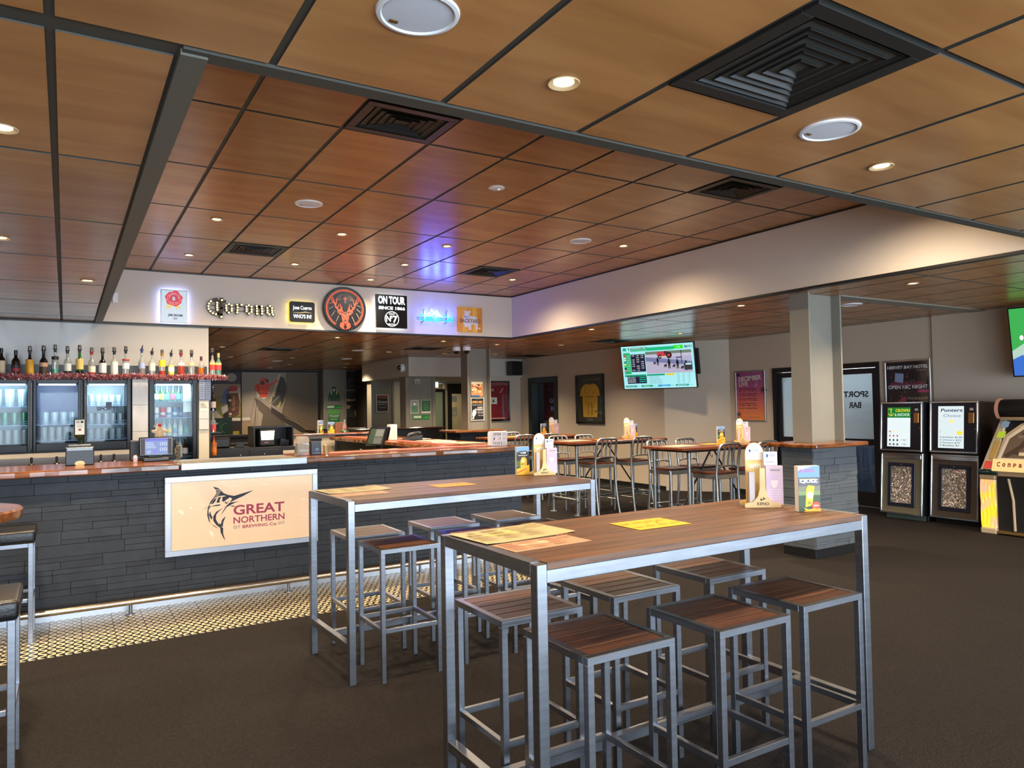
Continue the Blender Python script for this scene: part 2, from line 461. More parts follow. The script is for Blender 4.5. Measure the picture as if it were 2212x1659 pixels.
struct(MB().box(-3.3, -3.2, -3.2, 10.3, 0, 3.4).build('wall_left', WALL))
wb = MB()
xs = [-3.2] + [v for w in WINDOWS for v in w] + [11.5]
for i in range(0, len(xs), 2): wb.box(xs[i], xs[i + 1], -3.2, -3.0, 0, ZL + 0.04)
for a, b in WINDOWS: wb.box(a, b, -3.2, -3.0, 0, 0.25); wb.box(a, b, -3.2, -3.0, 2.45, ZL + 0.04)
struct(wb.build('wall_behind', WALL))
for i, (a, b) in enumerate(WINDOWS):
    w = bpy.data.objects.new('window_%d' % (i + 1), None); COL.objects.link(w); w.location = ((a + b) / 2, -3.12, 0.25); struct(w)
    f = MB(); f.box(a, a + 0.05, -3.16, -3.1, 0.25, 2.45).box(b - 0.05, b, -3.16, -3.1, 0.25, 2.45)
    f.box(a + 0.05, b - 0.05, -3.16, -3.1, 0.25, 0.3).box(a + 0.05, b - 0.05, -3.16, -3.1, 2.4, 2.45)
    f.build('window_frame', BLACK, w)
    MB().box(a + 0.05, b - 0.05, -3.135, -3.127, 0.3, 2.4).build('pane', PANE, w)

# wall behind the fridges, with a gloss splash panel and a black band behind the bottles
wbk = struct(MB().box(-3.2, 1.585, 10.17, 10.32, 0, ZL).build('wall_back', WALL))
MB().box(-3.2, 1.585, 10.15, 10.17, 1.95, ZL - 0.02).build('gloss_panel', PANELW, wbk)
MB().box(-3.2, 1.56, 10.13, 10.15, 1.97, 2.135).build('dark_band', M('dark_band', (52, 54, 58), rough=0.3), wbk)
struct(MB().box(1.2, 1.3, 10.32, 20.45, 0, ZL).build('wall_service', WALL))

# raised ceiling box
struct(MB().box(CX0, CX1, CY1, CY1 + 0.06, ZL, ZH).build('wall_bulkhead_back', WALLW))
struct(MB().box(CX1, CX1 + 0.06, CY0, CY1 + 0.06, ZL, ZH).build('wall_bulkhead_right', WALLW))
struct(MB().box(CX0 - 0.06, CX0, CY0, CY1 + 0.06, ZL, ZH).build('wall_bulkhead_left', WALLW))
struct(MB().box(CX0 - 0.06, CX1 + 0.06, CY0 - 0.06, CY0, ZL, ZH).build('wall_bulkhead_front', WALLW))
struct(MB().box(CX0 - 0.07, CX1 + 0.07, CY0 - 0.066, CY0 + 0.004, ZL - 0.006, ZL + 0.03).build('trim_1', TBAR))
struct(MB().box(CX0 - 0.075, CX0 + 0.004, CY0 - 0.04, CY1, ZL - 0.014, ZL + 0.03).build('trim_2', M('trim_edge', (92, 91, 82), rough=0.55)))
struct(MB().box(CX0, CX1, CY1 - 0.012, CY1 + 0.066, ZL - 0.01, ZL + 0.012).build('trim_3', BLACK))
struct(MB().box(CX1 - 0.012, CX1 + 0.066, CY0, CY1, ZL - 0.01, ZL + 0.012).build('trim_4', BLACK))
struct(MB().box(-3.2, 1.585, 10.13, 10.17, ZL - 0.022, ZL - 0.004).build('trim_5', BLACK))
struct(MB().box(CX0, CX1, CY1 - 0.01, CY1 + 0.001, ZH - 0.016, ZH - 0.002).build('trim_6', BLACK))
struct(MB().box(CX1 - 0.01, CX1 + 0.001, CY0, CY1, ZH - 0.016, ZH - 0.002).build('trim_7', BLACK))

# ceilings: dark bar grid with single veneer panels set in it
ceil = MB()
ceil.box(-3.3, CX0 - 0.06, -3.2, 20.6, ZL + 0.006, ZL + 0.05).box(CX1 + 0.06, 11.6, -3.2, 20.6, ZL + 0.006, ZL + 0.05)
ceil.box(CX0 - 0.06, CX1 + 0.06, -3.2, CY0 - 0.06, ZL + 0.006, ZL + 0.05).box(CX0 - 0.06, CX1 + 0.06, CY1 + 0.06, 20.6, ZL + 0.006, ZL + 0.05)
ceil = struct(ceil.build('ceiling', TBAR))
ceil_hi = struct(MB().box(CX0 - 0.06, CX1 + 0.06, CY0 - 0.06, CY1 + 0.06, ZH + 0.006, ZH + 0.05).build('ceiling_raised', TBAR))
_pc = {}
def panel(x0, x1, y0, y1, z, par):
    g = 0.0135
    w, d = round(x1 - x0 - 2 * g, 3), round(y1 - y0 - 2 * g, 3)
    if w < 0.04 or d < 0.04: return
    if (w, d) not in _pc:
        q = MB().box(-w / 2, w / 2, -d / 2, d / 2, 0, 0.016); q.m = [0, 0, 1, 1, 1, 1]     # veneered face, dark edges
        _pc[(w, d)] = q.mesh('ceiling_panel', [CEILW, TBAR])
    place('ceiling_panel', _pc[(w, d)], par, Matrix.Translation(((x0 + x1) / 2, (y0 + y1) / 2, z)))
def field(x0, x1, y0, y1, gx, gy, px, py, z, par, holes=()):
    """panels on the grid gx + k*px, gy + k*py, clipped to the rectangle, with vents left open"""
    cxs = [x0] + [gx + k * px for k in range(-60, 60) if x0 + 0.03 < gx + k * px < x1 - 0.03] + [x1]
    cys = [y0] + [gy + k * py for k in range(-60, 60) if y0 + 0.03 < gy + k * py < y1 - 0.03] + [y1]
    for a, b in zip(cxs, cxs[1:]):
        for c, d in zip(cys, cys[1:]):
            hit = [h for h in holes if a - 0.05 < (h[0] + h[1]) / 2 < b + 0.05 and c < (h[2] + h[3]) / 2 < d]
            if hit:
                h = hit[0]
                if h[2] - c > 0.08: panel(a, b, c, h[2], z, par)
                if d - h[3] > 0.08: panel(a, b, h[3], d, z, par)
            else: panel(a, b, c, d, z, par)
GX, PX, GY, PY = -0.04, 0.606, 2.45, 1.2
BIGV = (1.778, 2.384, 1.25, 1.85)
field(-0.646, 6.63, 0.05, CY0 - 0.066, GX, GY, PX, PY, ZL, ceil, [BIGV])
field(-0.646, CX0 - 0.075, CY0 - 0.04, CY1, GX, GY, PX, PY, ZL, ceil)
LOWV = [(5.43, 6.04, 12.2, 12.8), (2.99, 3.6, 13.2, 13.8), (7.83, 8.44, 9.65, 10.25), (8.45, 9.05, 13.25, 13.85)]
field(CX1 + 0.06, 9.87, CY0 - 0.04, 14.63, GX, GY, PX, PY, ZL, ceil, LOWV)
field(1.3, CX1 + 0.06, CY1 + 0.06, 20.4, GX, GY, PX, PY, ZL, ceil, LOWV)
field(CX1 + 0.06, 9.1, 17.55, 20.4, GX, GY, PX, PY, ZL, ceil)
rest = MB()
rest.box(-3.2, 9.87, -3.0, 0.04, ZL, ZL + 0.004).box(-3.2, -0.66, 0.04, 10.17, ZL, ZL + 0.004).box(6.64, 9.87, 0.04, CY0 - 0.05, ZL, ZL + 0.004)
rest.build('plain_ceiling_field', CEILW, ceil)['kind'] = 'stuff'
HIV = [(1.5, 2.1, 3.99, 4.47), (4.5, 5.1, 3.99, 4.47), (1.5, 2.1, 8.1, 8.68), (4.5, 5.1, 8.1, 8.7)]
field(CX0, CX1, CY0, CY1, 0.9, 4.485, 0.6, 1.2, ZH, ceil_hi, HIV)
# flat grey steel beam set in the ceiling by the pillar
struct(MB().box(6.95, 9.9, 4.74, 4.93, ZL - 0.012, ZL + 0.01).build('trim_8', GREY_BEAM))

# right-hand wall: long stretch, splayed corner, stretch with the glass doors, end stretch
wr = MB()
wr.box(9.2, 9.32, 9.85, 13.2, 0, ZL).box(9.2, 9.32, 13.2, 14.32, 2.2, ZL).box(9.2, 9.32, 14.32, 14.9, 0, ZL)
struct(wr.build('wall_right', WALL))
d = Vector((0.7, -0.9, 0)).normalized(); nrm = Vector((d.y, -d.x, 0)); a0, a1 = Vector((9.2, 9.85, 0)), Vector((9.9, 8.95, 0))
wo = MB(); wo.add([a0, a1, a1 + Vector((0.1, 0.08, 0)), a0 + Vector((0.1, 0.08, 0))] + [p + Vector((0, 0, ZL)) for p in (a0, a1, a1 + Vector((0.1, 0.08, 0)), a0 + Vector((0.1, 0.08, 0)))],
       [(3, 2, 1, 0), (4, 5, 6, 7), (0, 1, 5, 4), (1, 2, 6, 5), (2, 3, 7, 6), (3, 0, 4, 7)])
struct(wo.build('wall_splay', WALL))
DZ = 2.1
wr = MB()
wr.box(9.9, 10.05, 8.02, 8.99, 0, ZL).box(9.9, 10.05, 6.2, 8.02, DZ, ZL).box(9.9, 10.05, 5.42, 6.2, 0, ZL)
struct(wr.build('wall_door_side', WALL))
struct(MB().box(9.87, 10.05, -3.0, 5.42, 0, ZL).build('wall_end', WALL))
# skirting, black, along the right-hand walls
struct(MB().box(9.188, 9.2, 9.85, 13.15, 0, 0.075).build('baseboard_right', BLACK))
struct(MB().box(9.888, 9.9, 8.05, 8.95, 0, 0.075).build('baseboard_door_side', BLACK))
# lobby outside the glass doors: pale walls, blue-grey floor
lob = MB(); lob.box(11.3, 11.4, 5.4, 9.0, 0, ZL).box(10.05, 11.4, 8.6, 8.7, 0, ZL).box(10.05, 11.4, 5.5, 5.6, 0, ZL)
struct(lob.build('wall_lobby', M('lobby_paint', (206, 212, 214), rough=0.7)))
struct(MB().box(10.05, 11.3, 5.6, 8.6, 0.0, 0.006).build('floor_lobby', M('lobby_floor', (88, 98, 116), rough=0.5)))
for yy in (6.6, 7.6):
    ld = bpy.data.lights.new('lobby_lamp', 'AREA'); ld.size = 0.5; ld.energy = 48; ld.color = (0.9, 0.96, 1.0)
    lo = bpy.data.objects.new('lobby_lamp', ld); COL.objects.link(lo); lo.location = (10.7, yy, 2.6)

# double glass doors to the lobby
FROST = GLASS('frosted_film', (225, 235, 238), gloss=0.05, body=0.62, body_rgb=(216, 226, 230))
def leaf(n, y0, y1, words):
    dr = bpy.data.objects.new('door_%d' % n, None); COL.objects.link(dr); dr.location = (9.95, (y0 + y1) / 2, 0); struct(dr)
    f = MB(); t = 0.085
    f.box(9.93, 9.98, y0, y0 + t, 0.02, 2.02).box(9.93, 9.98, y1 - t, y1, 0.02, 2.02).box(9.93, 9.98, y0 + t, y1 - t, 1.94, 2.02)
    f.box(9.93, 9.98, y0 + t, y1 - t, 0.02, 0.22).box(9.93, 9.98, y0 + t, y1 - t, 0.9, 0.99)
    f.build('door_frame', BLACKP, dr)
    MB().box(9.95, 9.956, y0 + t, y1 - t, 0.99, 1.94).build('frosted_pane', FROST, dr)
    MB().box(9.95, 9.956, y0 + t, y1 - t, 0.22, 0.9).build('pane', GLASS('tinted_pane', (120, 130, 145), gloss=0.1), dr)
    if words:
        A = Art(plane(RIGHTW, (9.949, 0, 0)))
        # lettering faces the lobby, so it reads mirrored from in here
        A.text('SPORTS', 0, 1.60, 1, 1.69, (38, 34, 36), bold=0.03); A.text('BAR', 0.0, 1.44, 1, 1.53, (38, 34, 36), bold=0.03)
        vs = A.mb.v
        def remap(lo, hi, ya, yb):
            for i in range(lo, hi):
                x, y, z = vs[i]; u = -y        # 0..1 across the word
                vs[i] = (x, ya + (yb - ya) * u, z)
        k = len(text_geo('SPORTS', 0.03)[0])
        remap(0, k, 6.40, 6.86); remap(k, len(vs), 6.52, 6.72)
        A.build('door_lettering', dr)
    MB().tube([(9.90, y1 - 0.12 if words else y0 + 0.12, 0.95), (9.88, y1 - 0.12 if words else y0 + 0.12, 0.97), (9.88, y1 - 0.12 if words else y0 + 0.12, 1.35), (9.90, y1 - 0.12 if words else y0 + 0.12, 1.37)], 0.012).build('door_handle', CHROME, dr)
leaf(1, 6.24, 7.12, True)
leaf(2, 7.12, 7.98, False)
MB().box(9.94, 9.947, 7.22, 7.4, 1.66, 1.92).build('brown_notice', ink((72, 40, 30)), bpy.data.objects['door_2'])
f = MB(); f.box(9.88, 10.06, 6.19, 6.24, 0, DZ).box(9.88, 10.06, 7.98, 8.03, 0, DZ).box(9.88, 10.06, 6.24, 7.98, 2.03, DZ)
struct(f.build('trim_9', BLACK))
MB().box(9.905, 9.925, 6.3, 7.9, 2.045, 2.06).build('door_closer_rail', CHROME, bpy.data.objects['trim_9'])

# games room doorway
dr = bpy.data.objects.new('door_3', None); COL.objects.link(dr); dr.location = (9.3, 13.76, 0); struct(dr)
DKG = M('dark_green_frame', (16, 30, 24), rough=0.3)
f = MB(); f.box(9.17, 9.34, 13.18, 13.3, 0, 2.2).box(9.17, 9.34, 14.2, 14.34, 0, 2.2).box(9.17, 9.34, 13.3, 14.2, 2.07, 2.2)
f.build('door_frame', DKG, dr)
MB().box(9.5, 9.55, 13.2, 14.3, 0, 2.2).build('door_panel', M('dark_brown_door', (52, 36, 36), rough=0.25), dr)
for a, b in ((13.34, 13.7), (13.76, 14.12)):
    MB().box(9.485, 9.5, a, b, 0.25, 1.95).build('door_inset', M('dark_brown_inset', (64, 44, 44), rough=0.25), dr)
A = Art(plane(RIGHTW, (9.33, 0, 0)))
NAVY = M('navy_letter', (104, 110, 180), rough=0.4)
A.text('GAMES', -13.70, 1.62, -13.20, 1.72, NAVY, bold=0.03); A.text('ROOM', -13.65, 1.44, -13.2, 1.54, NAVY, bold=0.03)
MB().box(9.334, 9.338, 13.3, 14.2, 0.05, 2.07).build('pane', GLASS('door_pane', (225, 225, 230), gloss=0.06), dr)
A.build('door_lettering', dr)

gr = MB(); gr.box(9.56, 9.62, 13.0, 14.5, 0, 2.4).box(9.32, 9.6, 13.0, 13.06, 0, 2.4).box(9.32, 9.6, 14.44, 14.5, 0, 2.4).box(9.32, 9.6, 13.06, 14.44, 2.3, 2.4)
struct(gr.build('wall_games_room', BLACK))  # black box added behind the doorway to shut out the bright world
# far end of the room
struct(MB().box(1.3, 8.6, 20.45, 20.55, 0, ZL).build('wall_far', M('far_dark_wall', (52, 47, 42), rough=0.7)))
BLUEW = M('far_bulkhead_paint', (186, 180, 170), rough=0.7)
struct(MB().box(6.32, 9.2, 14.65, 17.55, 2.24, ZL + 0.006).build('wall_bulkhead_far', BLUEW))
struct(MB().box(7.82, 9.2, 14.72, 14.84, 0, 2.24).build('wall_recess', WALL))
wa = MB(); wa.box(7.22, 8.3, 17.7, 17.8, 0, ZL).box(8.3, 9.3, 17.7, 17.8, 2.2, ZL).box(8.66, 8.74, 17.68, 17.8, 0, 2.24)
struct(wa.build('wall_alcove', M('alcove_cream', (206, 194, 168), rough=0.7)))
struct(MB().box(7.14, 7.22, 17.7, 20.45, 0, ZL).build('wall_alcove_end', M('alcove_edge', (60, 52, 44), rough=0.5)))
struct(MB().box(9.25, 9.35, 14.8, 19.2, 0, 2.24).build('wall_alcove_side', WALL))
struct(MB().box(7.22, 9.3, 19.1, 19.2, 0, 2.24).build('wall_entry', M('entry_cream', (214, 200, 150), rough=0.7)))
# dark opening beside the cream wall
struct(MB().box(7.47, 7.56, 17.66, 17.72, 0, 1.95).build('trim_10', BLACK))
# glass door and automatic door in the alcove
dr = bpy.data.objects.new('door_4', None); COL.objects.link(dr); dr.location = (8.48, 17.7, 0); struct(dr)
f = MB(); f.box(8.3, 8.36, 17.66, 17.72, 0, 2.05).box(8.6, 8.66, 17.66, 17.72, 0, 2.05).box(8.36, 8.6, 17.66, 17.72, 1.97, 2.05).box(8.36, 8.6, 17.66, 17.72, 0, 0.95)
f.build('door_frame', BLACKP, dr)
MB().box(8.36, 8.6, 17.69, 17.7, 0.95, 1.97).build('frosted_pane', GLASS('green_film', (205, 222, 205), gloss=0.04, body=0.6, body_rgb=(190, 205, 186)), dr)
dr = bpy.data.objects.new('door_5', None); COL.objects.link(dr); dr.location = (9.0, 17.7, 0); struct(dr)
f = MB(); f.box(8.74, 8.86, 17.66, 17.72, 0, 2.02).box(9.2, 9.3, 17.66, 17.72, 0, 2.02).box(8.86, 9.2, 17.66, 17.72, 1.92, 2.02).box(8.86, 9.2, 17.66, 17.72, 0, 0.68)
f.build('door_frame', BLACKP, dr)
MB().box(8.72, 9.3, 17.6, 17.72, 2.02, 2.19).build('door_operator', BLACKG, dr)
MB().box(8.86, 9.2, 17.69, 17.7, 0.68, 1.92).build('pane', GLASS('entry_pane', (244, 244, 236), gloss=0.06), dr)
A = Art(plane(FRONT, (0, 17.685, 0))); A.rect(8.87, 1.3, 9.03, 1.56, (196, 206, 186)); A.rect(8.87, 1.7, 9.02, 1.86, (190, 200, 206)); A.rect(8.87, 0.78, 8.99, 0.9, (30, 30, 32)); A.text('door', 8.89, 1.38, 9.01, 1.47, (240, 244, 236))
A.build('door_stickers', dr)
for p in ((8.0, 16.3, 2.2), (8.3, 18.5, 2.2)):
    ld = bpy.data.lights.new('alcove_lamp', 'AREA'); ld.size = 0.3; ld.energy = 16; ld.color = (1, 0.86, 0.6)
    lo = bpy.data.objects.new('alcove_lamp', ld); COL.objects.link(lo); lo.location = p

# ------------------------------------------------------------------ pillars (steel H-sections on stone plinths)
def stones(mb_parent, mat, u0, u1, z0, z1, fix, course=(0.085, 0.105), lens=(0.28, 0.62), split=0.7, seed=1, proud=0.006, name='stone_strip', gap=0.0018):
    """coursed ledge-stone: full and half height strips; fix(u0,u1,z0,z1,proud) -> box"""
    R = random.Random(seed); z = z0; n = 0
    while z < z1 - 0.01:
        h = R.uniform(*course)
        if z + h > z1 - 0.04: h = z1 - z
        cut = h * R.choice((0.36, 0.5, 0.62))
        rows = [(z, z + h)]
        u = u0
        while u < u1 - 0.005:
            l = R.uniform(*lens)
            if u + l > u1 - 0.12: l = u1 - u
            if R.random() < split: spans = [(z, z + cut), (z + cut, z + h)]
            else: spans = [(z, z + h)]
            for a, b in spans:
                parts = [(u, u + l)] if R.random() < 0.6 or l < 0.3 else [(u, u + l * 0.45), (u + l * 0.45, u + l)]
                for p, q in parts:
                    x0, x1, y0, y1, zz0, zz1 = fix(p + gap / 2, q - gap / 2, a + gap / 2, b - gap / 2, R.uniform(0.0, proud))
                    me = MB().box(x0, x1, y0, y1, zz0, zz1).mesh(name, mat, bevel=0.0012)
                    place(name, me, mb_parent); n += 1
            u += l
        z += h
    return n

def pillar(label, x0, x1, y0, y1, sx0, sx1, sy0, sy1, ledge, stone, seed):
    t = thing('pillar', label, 'pillar', ((x0 + x1) / 2, (y0 + y1) / 2, 0))
    MB().box(x0 + 0.02, x1 - 0.02, y0 + 0.02, y1 - 0.02, 0, 1.09).build('plinth_core', stone, t)
    MB().box(x0 - 0.005, x1 + 0.005, y0 - 0.005, y1 + 0.005, 0, 0.09).build('plinth_skirting', BLACK, t, bevel=0.003)
    stones(t, stone, x0, x1, 0.09, 1.09, lambda a, b, c, d, p: (a, b, y0 - p, y0 + 0.02, c, d), course=(0.06, 0.09), lens=(0.2, 0.42), seed=seed, proud=0.01)
    stones(t, stone, y0, y1, 0.09, 1.09, lambda a, b, c, d, p: (x0 - p, x0 + 0.02, a, b, c, d), course=(0.06, 0.09), lens=(0.18, 0.3), seed=seed + 1, proud=0.01)
    l = ledge
    MB().prism([(l[0], l[2]), (l[1] - 0.25, l[2] - 0.01), (l[1], l[2] + 0.03), (l[1] + 0.02, l[3] - 0.05), (l[1] - 0.04, l[3]), (l[0] + 0.05, l[3] + 0.02), (l[0] - 0.02, (l[2] + l[3]) / 2)], Matrix.Translation((0, 0, 1.09)), 0.04).build('timber_ledge', LIVE, t, bevel=0.008)
    f = MB(); th = 0.022; my = (sy0 + sy1) / 2
    MB().box(sx0, sx0 + th, sy0, sy1, 1.13, ZL).build('flange', GREY_BEAM, t, bevel=0.002)
    MB().box(sx1 - th, sx1, sy0, sy1, 1.13, ZL).build('flange', GREY_BEAM, t, bevel=0.002)
    MB().box(sx0 + th, sx1 - th, my - 0.012, my + 0.012, 1.13, ZL).build('web', GREY_BEAM, t)
    return t
pillar('grey steel pillar on stone plinth with timber ledge beside the quiz card table', 6.3, 7.0, 4.66, 5.03, 6.41, 6.94, 4.74, 4.97, (6.2, 7.08, 4.54, 5.16), STONE2, 21)
p2 = pillar('grey steel pillar behind the bar with the open mic posters', 6.16, 6.9, 11.95, 12.5, 6.4, 6.9, 12.1, 12.36, (6.0, 7.02, 11.82, 12.6), STONE, 41)
# wrap the second plinth in plain dark board on its lit side
def plain_column(name, label, x0, x1, y0, y1, z1, fl=0.05):
    t = thing(name, label, 'column', ((x0 + x1) / 2, (y0 + y1) / 2, 0))
    MB().box(x0, x0 + fl, y0, y1, 0, z1).build('flange', GREY_BEAM, t, bevel=0.003)
    MB().box(x1 - fl, x1, y0, y1, 0, z1).build('flange', GREY_BEAM, t, bevel=0.003)
    MB().box(x0 + fl, x1 - fl, y0 + 0.02, y1 - 0.02, 0, z1).build('web', GREY_BEAM, t)
    return t
plain_column('steel_column', 'grey column under the far bulkhead corner with green notices', 6.36, 7.08, 14.92, 15.25, 2.24, 0.08)
plain_column('steel_column', 'grey column with the dark christmas poster beneath the far bulkhead', 6.42, 7.02, 17.2, 17.5, 2.24)
plain_column('steel_column', 'grey column between the murals with the green jacket sticker', 6.11, 6.77, 20.1, 20.44, ZL)
# ------------------------------------------------------------------ ceiling fittings
LENS = EM('lamp_lens', (255, 214, 140), 30.0)
LENS2 = EM('lamp_lens_far', (255, 232, 190), 9.0)
def make_downlight():
    t = thing('downlight', 'x', 'light')
    MB().lathe([(0.036, 0.004), (0.05, 0.0), (0.056, -0.005), (0.054, -0.008), (0.036, -0.002), (0.036, 0.004)], 24).build('trim_ring', M('lamp_ring', (196, 176, 140), rough=0.35), t, smooth=True)
    MB().lathe([(0.0001, -0.002), (0.036, -0.001)], 24).build('lens', LENS, t)
    return t
_sp = {}
def spot(parent, p, w, col=SPOT_COL, ang=115):
    k = (w, col, ang)
    if k not in _sp:
        ld = bpy.data.lights.new('downlight_beam', 'SPOT'); ld.energy = w; ld.color = col
        ld.spot_size = math.radians(ang); ld.spot_blend = 0.9; ld.shadow_soft_size = 0.05
        _sp[k] = ld
    lo = bpy.data.objects.new('downlight_beam', _sp[k]); COL.objects.link(lo)
    lo.location = (p[0], p[1], p[2] - 0.03)
    lo.parent = parent; lo.matrix_parent_inverse = world_of(parent).inverted()
DL = [
 (1.46, 2.02, ZL, 'large glowing downlight in low ceiling nearest the big black vent'),
 (3.30, 2.02, ZL, 'glowing downlight in low ceiling right of the oval speaker'),
 (-0.21, 3.40, ZL, 'upper of two downlights cut by the left photo edge'),
 (-0.35, 5.53, ZL, 'lower of two downlights cut by the left photo edge'),
 (0.155, 7.01, ZL, 'downlight in low ceiling left of the raised ceiling edge'),
 (1.20, 7.20, ZH, 'downlight in the pink lit panel of the raised ceiling'),
 (2.41, 7.24, ZH, 'downlight in raised ceiling right of the small round speaker'),
 (3.61, 7.26, ZH, 'downlight in the blue lit panels of the raised ceiling'),
 (5.37, 6.35, ZH, 'downlight in raised ceiling next to the right bulkhead'),
 (1.20, 8.99, ZH, 'downlight in raised ceiling above the whiskey light box'),
 (2.40, 9.00, ZH, 'downlight in raised ceiling above the black tequila sign'),
 (3.61, 8.44, ZH, 'downlight in raised ceiling above the black tour sign'),
 (3.60, 9.62, ZH, 'downlight in raised ceiling closest above the stag disc'),
 (5.38, 8.77, ZH, 'downlight in raised ceiling above the bear board'),
 (6.90, 3.95, ZL, 'downlight in low ceiling right of the near steel pillar'),
 (6.59, 5.76, ZL, 'downlight in low ceiling left of the near steel pillar'),
 (6.56, 8.51, ZL, 'downlight under the right bulkhead left of the betting screen'),
 (8.28, 8.47, ZL, 'downlight directly above the betting screen'),
 (5.38, 11.00, ZL, 'downlight beneath the bear board bulkhead'),
 (6.55, 11.25, ZL, 'downlight at the inner corner beneath the bulkhead'),
 (7.72, 10.93, ZL, 'downlight in low ceiling above the games room doorway'),
 (2.29, 13.26, ZL, 'first downlight right of the bottle shelf end'),
 (3.57, 13.47, ZL, 'downlight above the fishing mural left of two close ones'),
 (3.57, 11.00, ZL, 'downlight beneath the stag disc'),
 (2.87, 15.69, ZL, 'small downlight above the jockey mural'),
 (4.09, 15.62, ZL, 'brightest downlight above the fishing mural'),
 (4.61, 17.84, ZL, 'small downlight in front of the net on the fishing mural'),
 (5.39, 13.44, ZL, 'downlight left of the twin security cameras above the blue bulkhead'),
 (5.85, 17.3, ZL, 'small downlight beside the left end of the blue bulkhead'),
 (6.59, 13.44, ZL, 'downlight just left of the far steel pillar'),
 (7.72, 13.34, ZL, 'downlight just right of the far steel pillar'),
 (6.26, 18.7, ZL, 'tiny downlight above the green jacket column'),
 (4.51, 19.4, ZL, 'tiny downlight touching the top of the fishing mural'),
]
# the raised ceiling's front row hides behind its edge, and unseen lamps are added out of view for more bounce light
HID = [(1.20, 3.3, ZH, 'downlight of the raised ceiling hidden behind its front edge, left'), (3.61, 3.3, ZH, 'downlight of the raised ceiling hidden behind its front edge, middle'), (5.37, 3.4, ZH, 'downlight of the raised ceiling hidden behind its front edge, right'),
       (1.46, -0.4, ZL, 'added unseen downlight above the camera'), (4.0, -0.4, ZL, 'added unseen downlight right of the camera'), (6.9, 1.2, ZL, 'added unseen downlight near the jukebox'), (-1.6, 1.5, ZL, 'added unseen downlight left of the camera'), (-1.6, 5.6, ZL, 'added unseen downlight over the left end of the bar'), (-1.2, 8.3, ZL, 'added unseen downlight over the far left fridge'), (8.7, 3.0, ZL, 'added unseen downlight in front of the jukebox')]
dl0 = make_downlight(); first = True
for x, y, z, lab in DL + HID:
    if first: o = dl0; o.location = (x, y, z); first = False; o['label'] = lab
    else: o = dup(dl0, (x, y, z), label=lab)
    o['group'] = 'recessed downlights'
    spot(o, (x, y, z), SPOT_W * (1.45 if z > 3 else 1.0) * (1.5 if y > 18 else 2.2 if y > 15 else 1.2 if y > 10.3 else 1.0) * (1.35 if x > 6.3 and y > 3 else 1.0) * (0.6 if y < 2.3 else 1.0), ang=156 if z > 3 else 130)

def make_speaker():
    t = thing('ceiling_speaker', 'x', 'speaker')
    MB().lathe([(0.098, -0.001), (0.105, -0.009), (0.116, -0.007), (0.12, 0.004)], 40).build('rim', WHITE, t, smooth=True)
    MB().lathe([(0.0001, -0.006), (0.06, -0.006), (0.099, -0.004)], 40).build('grille', M('speaker_grille', (205, 208, 216), rough=0.6, bump=0.2, bscale=900), t, smooth=True)
    MB().box(-0.06, -0.035, 0.058, 0.07, -0.0085, -0.004).build('badge', M('gold_badge', (120, 96, 50), rough=0.3, metal=0.7), t)
    return t
SPK = [(0.845, 1.86, ZL, 1.0, 'large white ceiling speaker cut by the top photo edge'), (2.67, 1.85, ZL, 1.0, 'white oval ceiling speaker below the big black vent'),
       (1.80, 6.29, ZH, 1.0, 'white ceiling speaker in raised ceiling left of centre'), (4.785, 6.37, ZH, 1.0, 'white ceiling speaker in raised ceiling near the right bulkhead'),
       (7.75, 5.16, ZL, 1.0, 'white ceiling speaker behind the near steel pillar'), (4.71, 13.3, ZL, 1.0, 'flat white ceiling speaker above the till screen by the far counter'),
       (4.04, 16.7, ZL, 1.0, 'faint white ceiling speaker over the fishing mural'), (5.27, 15.6, ZL, 1.0, 'faint white ceiling speaker near the green jacket column')]
sp0 = make_speaker(); first = True
for x, y, z, k, lab in SPK:
    if first: o = sp0; o.location = (x, y, z); o['label'] = lab; first = False
    else: o = dup(sp0, (x, y, z), label=lab)
    o['group'] = 'round ceiling speakers'
t = thing('emergency_light', 'small round white emergency light in middle of raised ceiling', 'light', (3.01, 5.13, ZH))
MB().lathe([(0.0001, -0.012), (0.05, -0.011), (0.066, -0.004), (0.068, 0.004)], 28, (3.01, 5.13, ZH)).build('plate', WHITE, t, smooth=True)
MB().lathe([(0.0001, -0.018), (0.006, -0.014), (0.007, -0.01)], 12, (3.026, 5.12, ZH)).build('lens', EM('green_led', (220, 255, 225), 3), t)

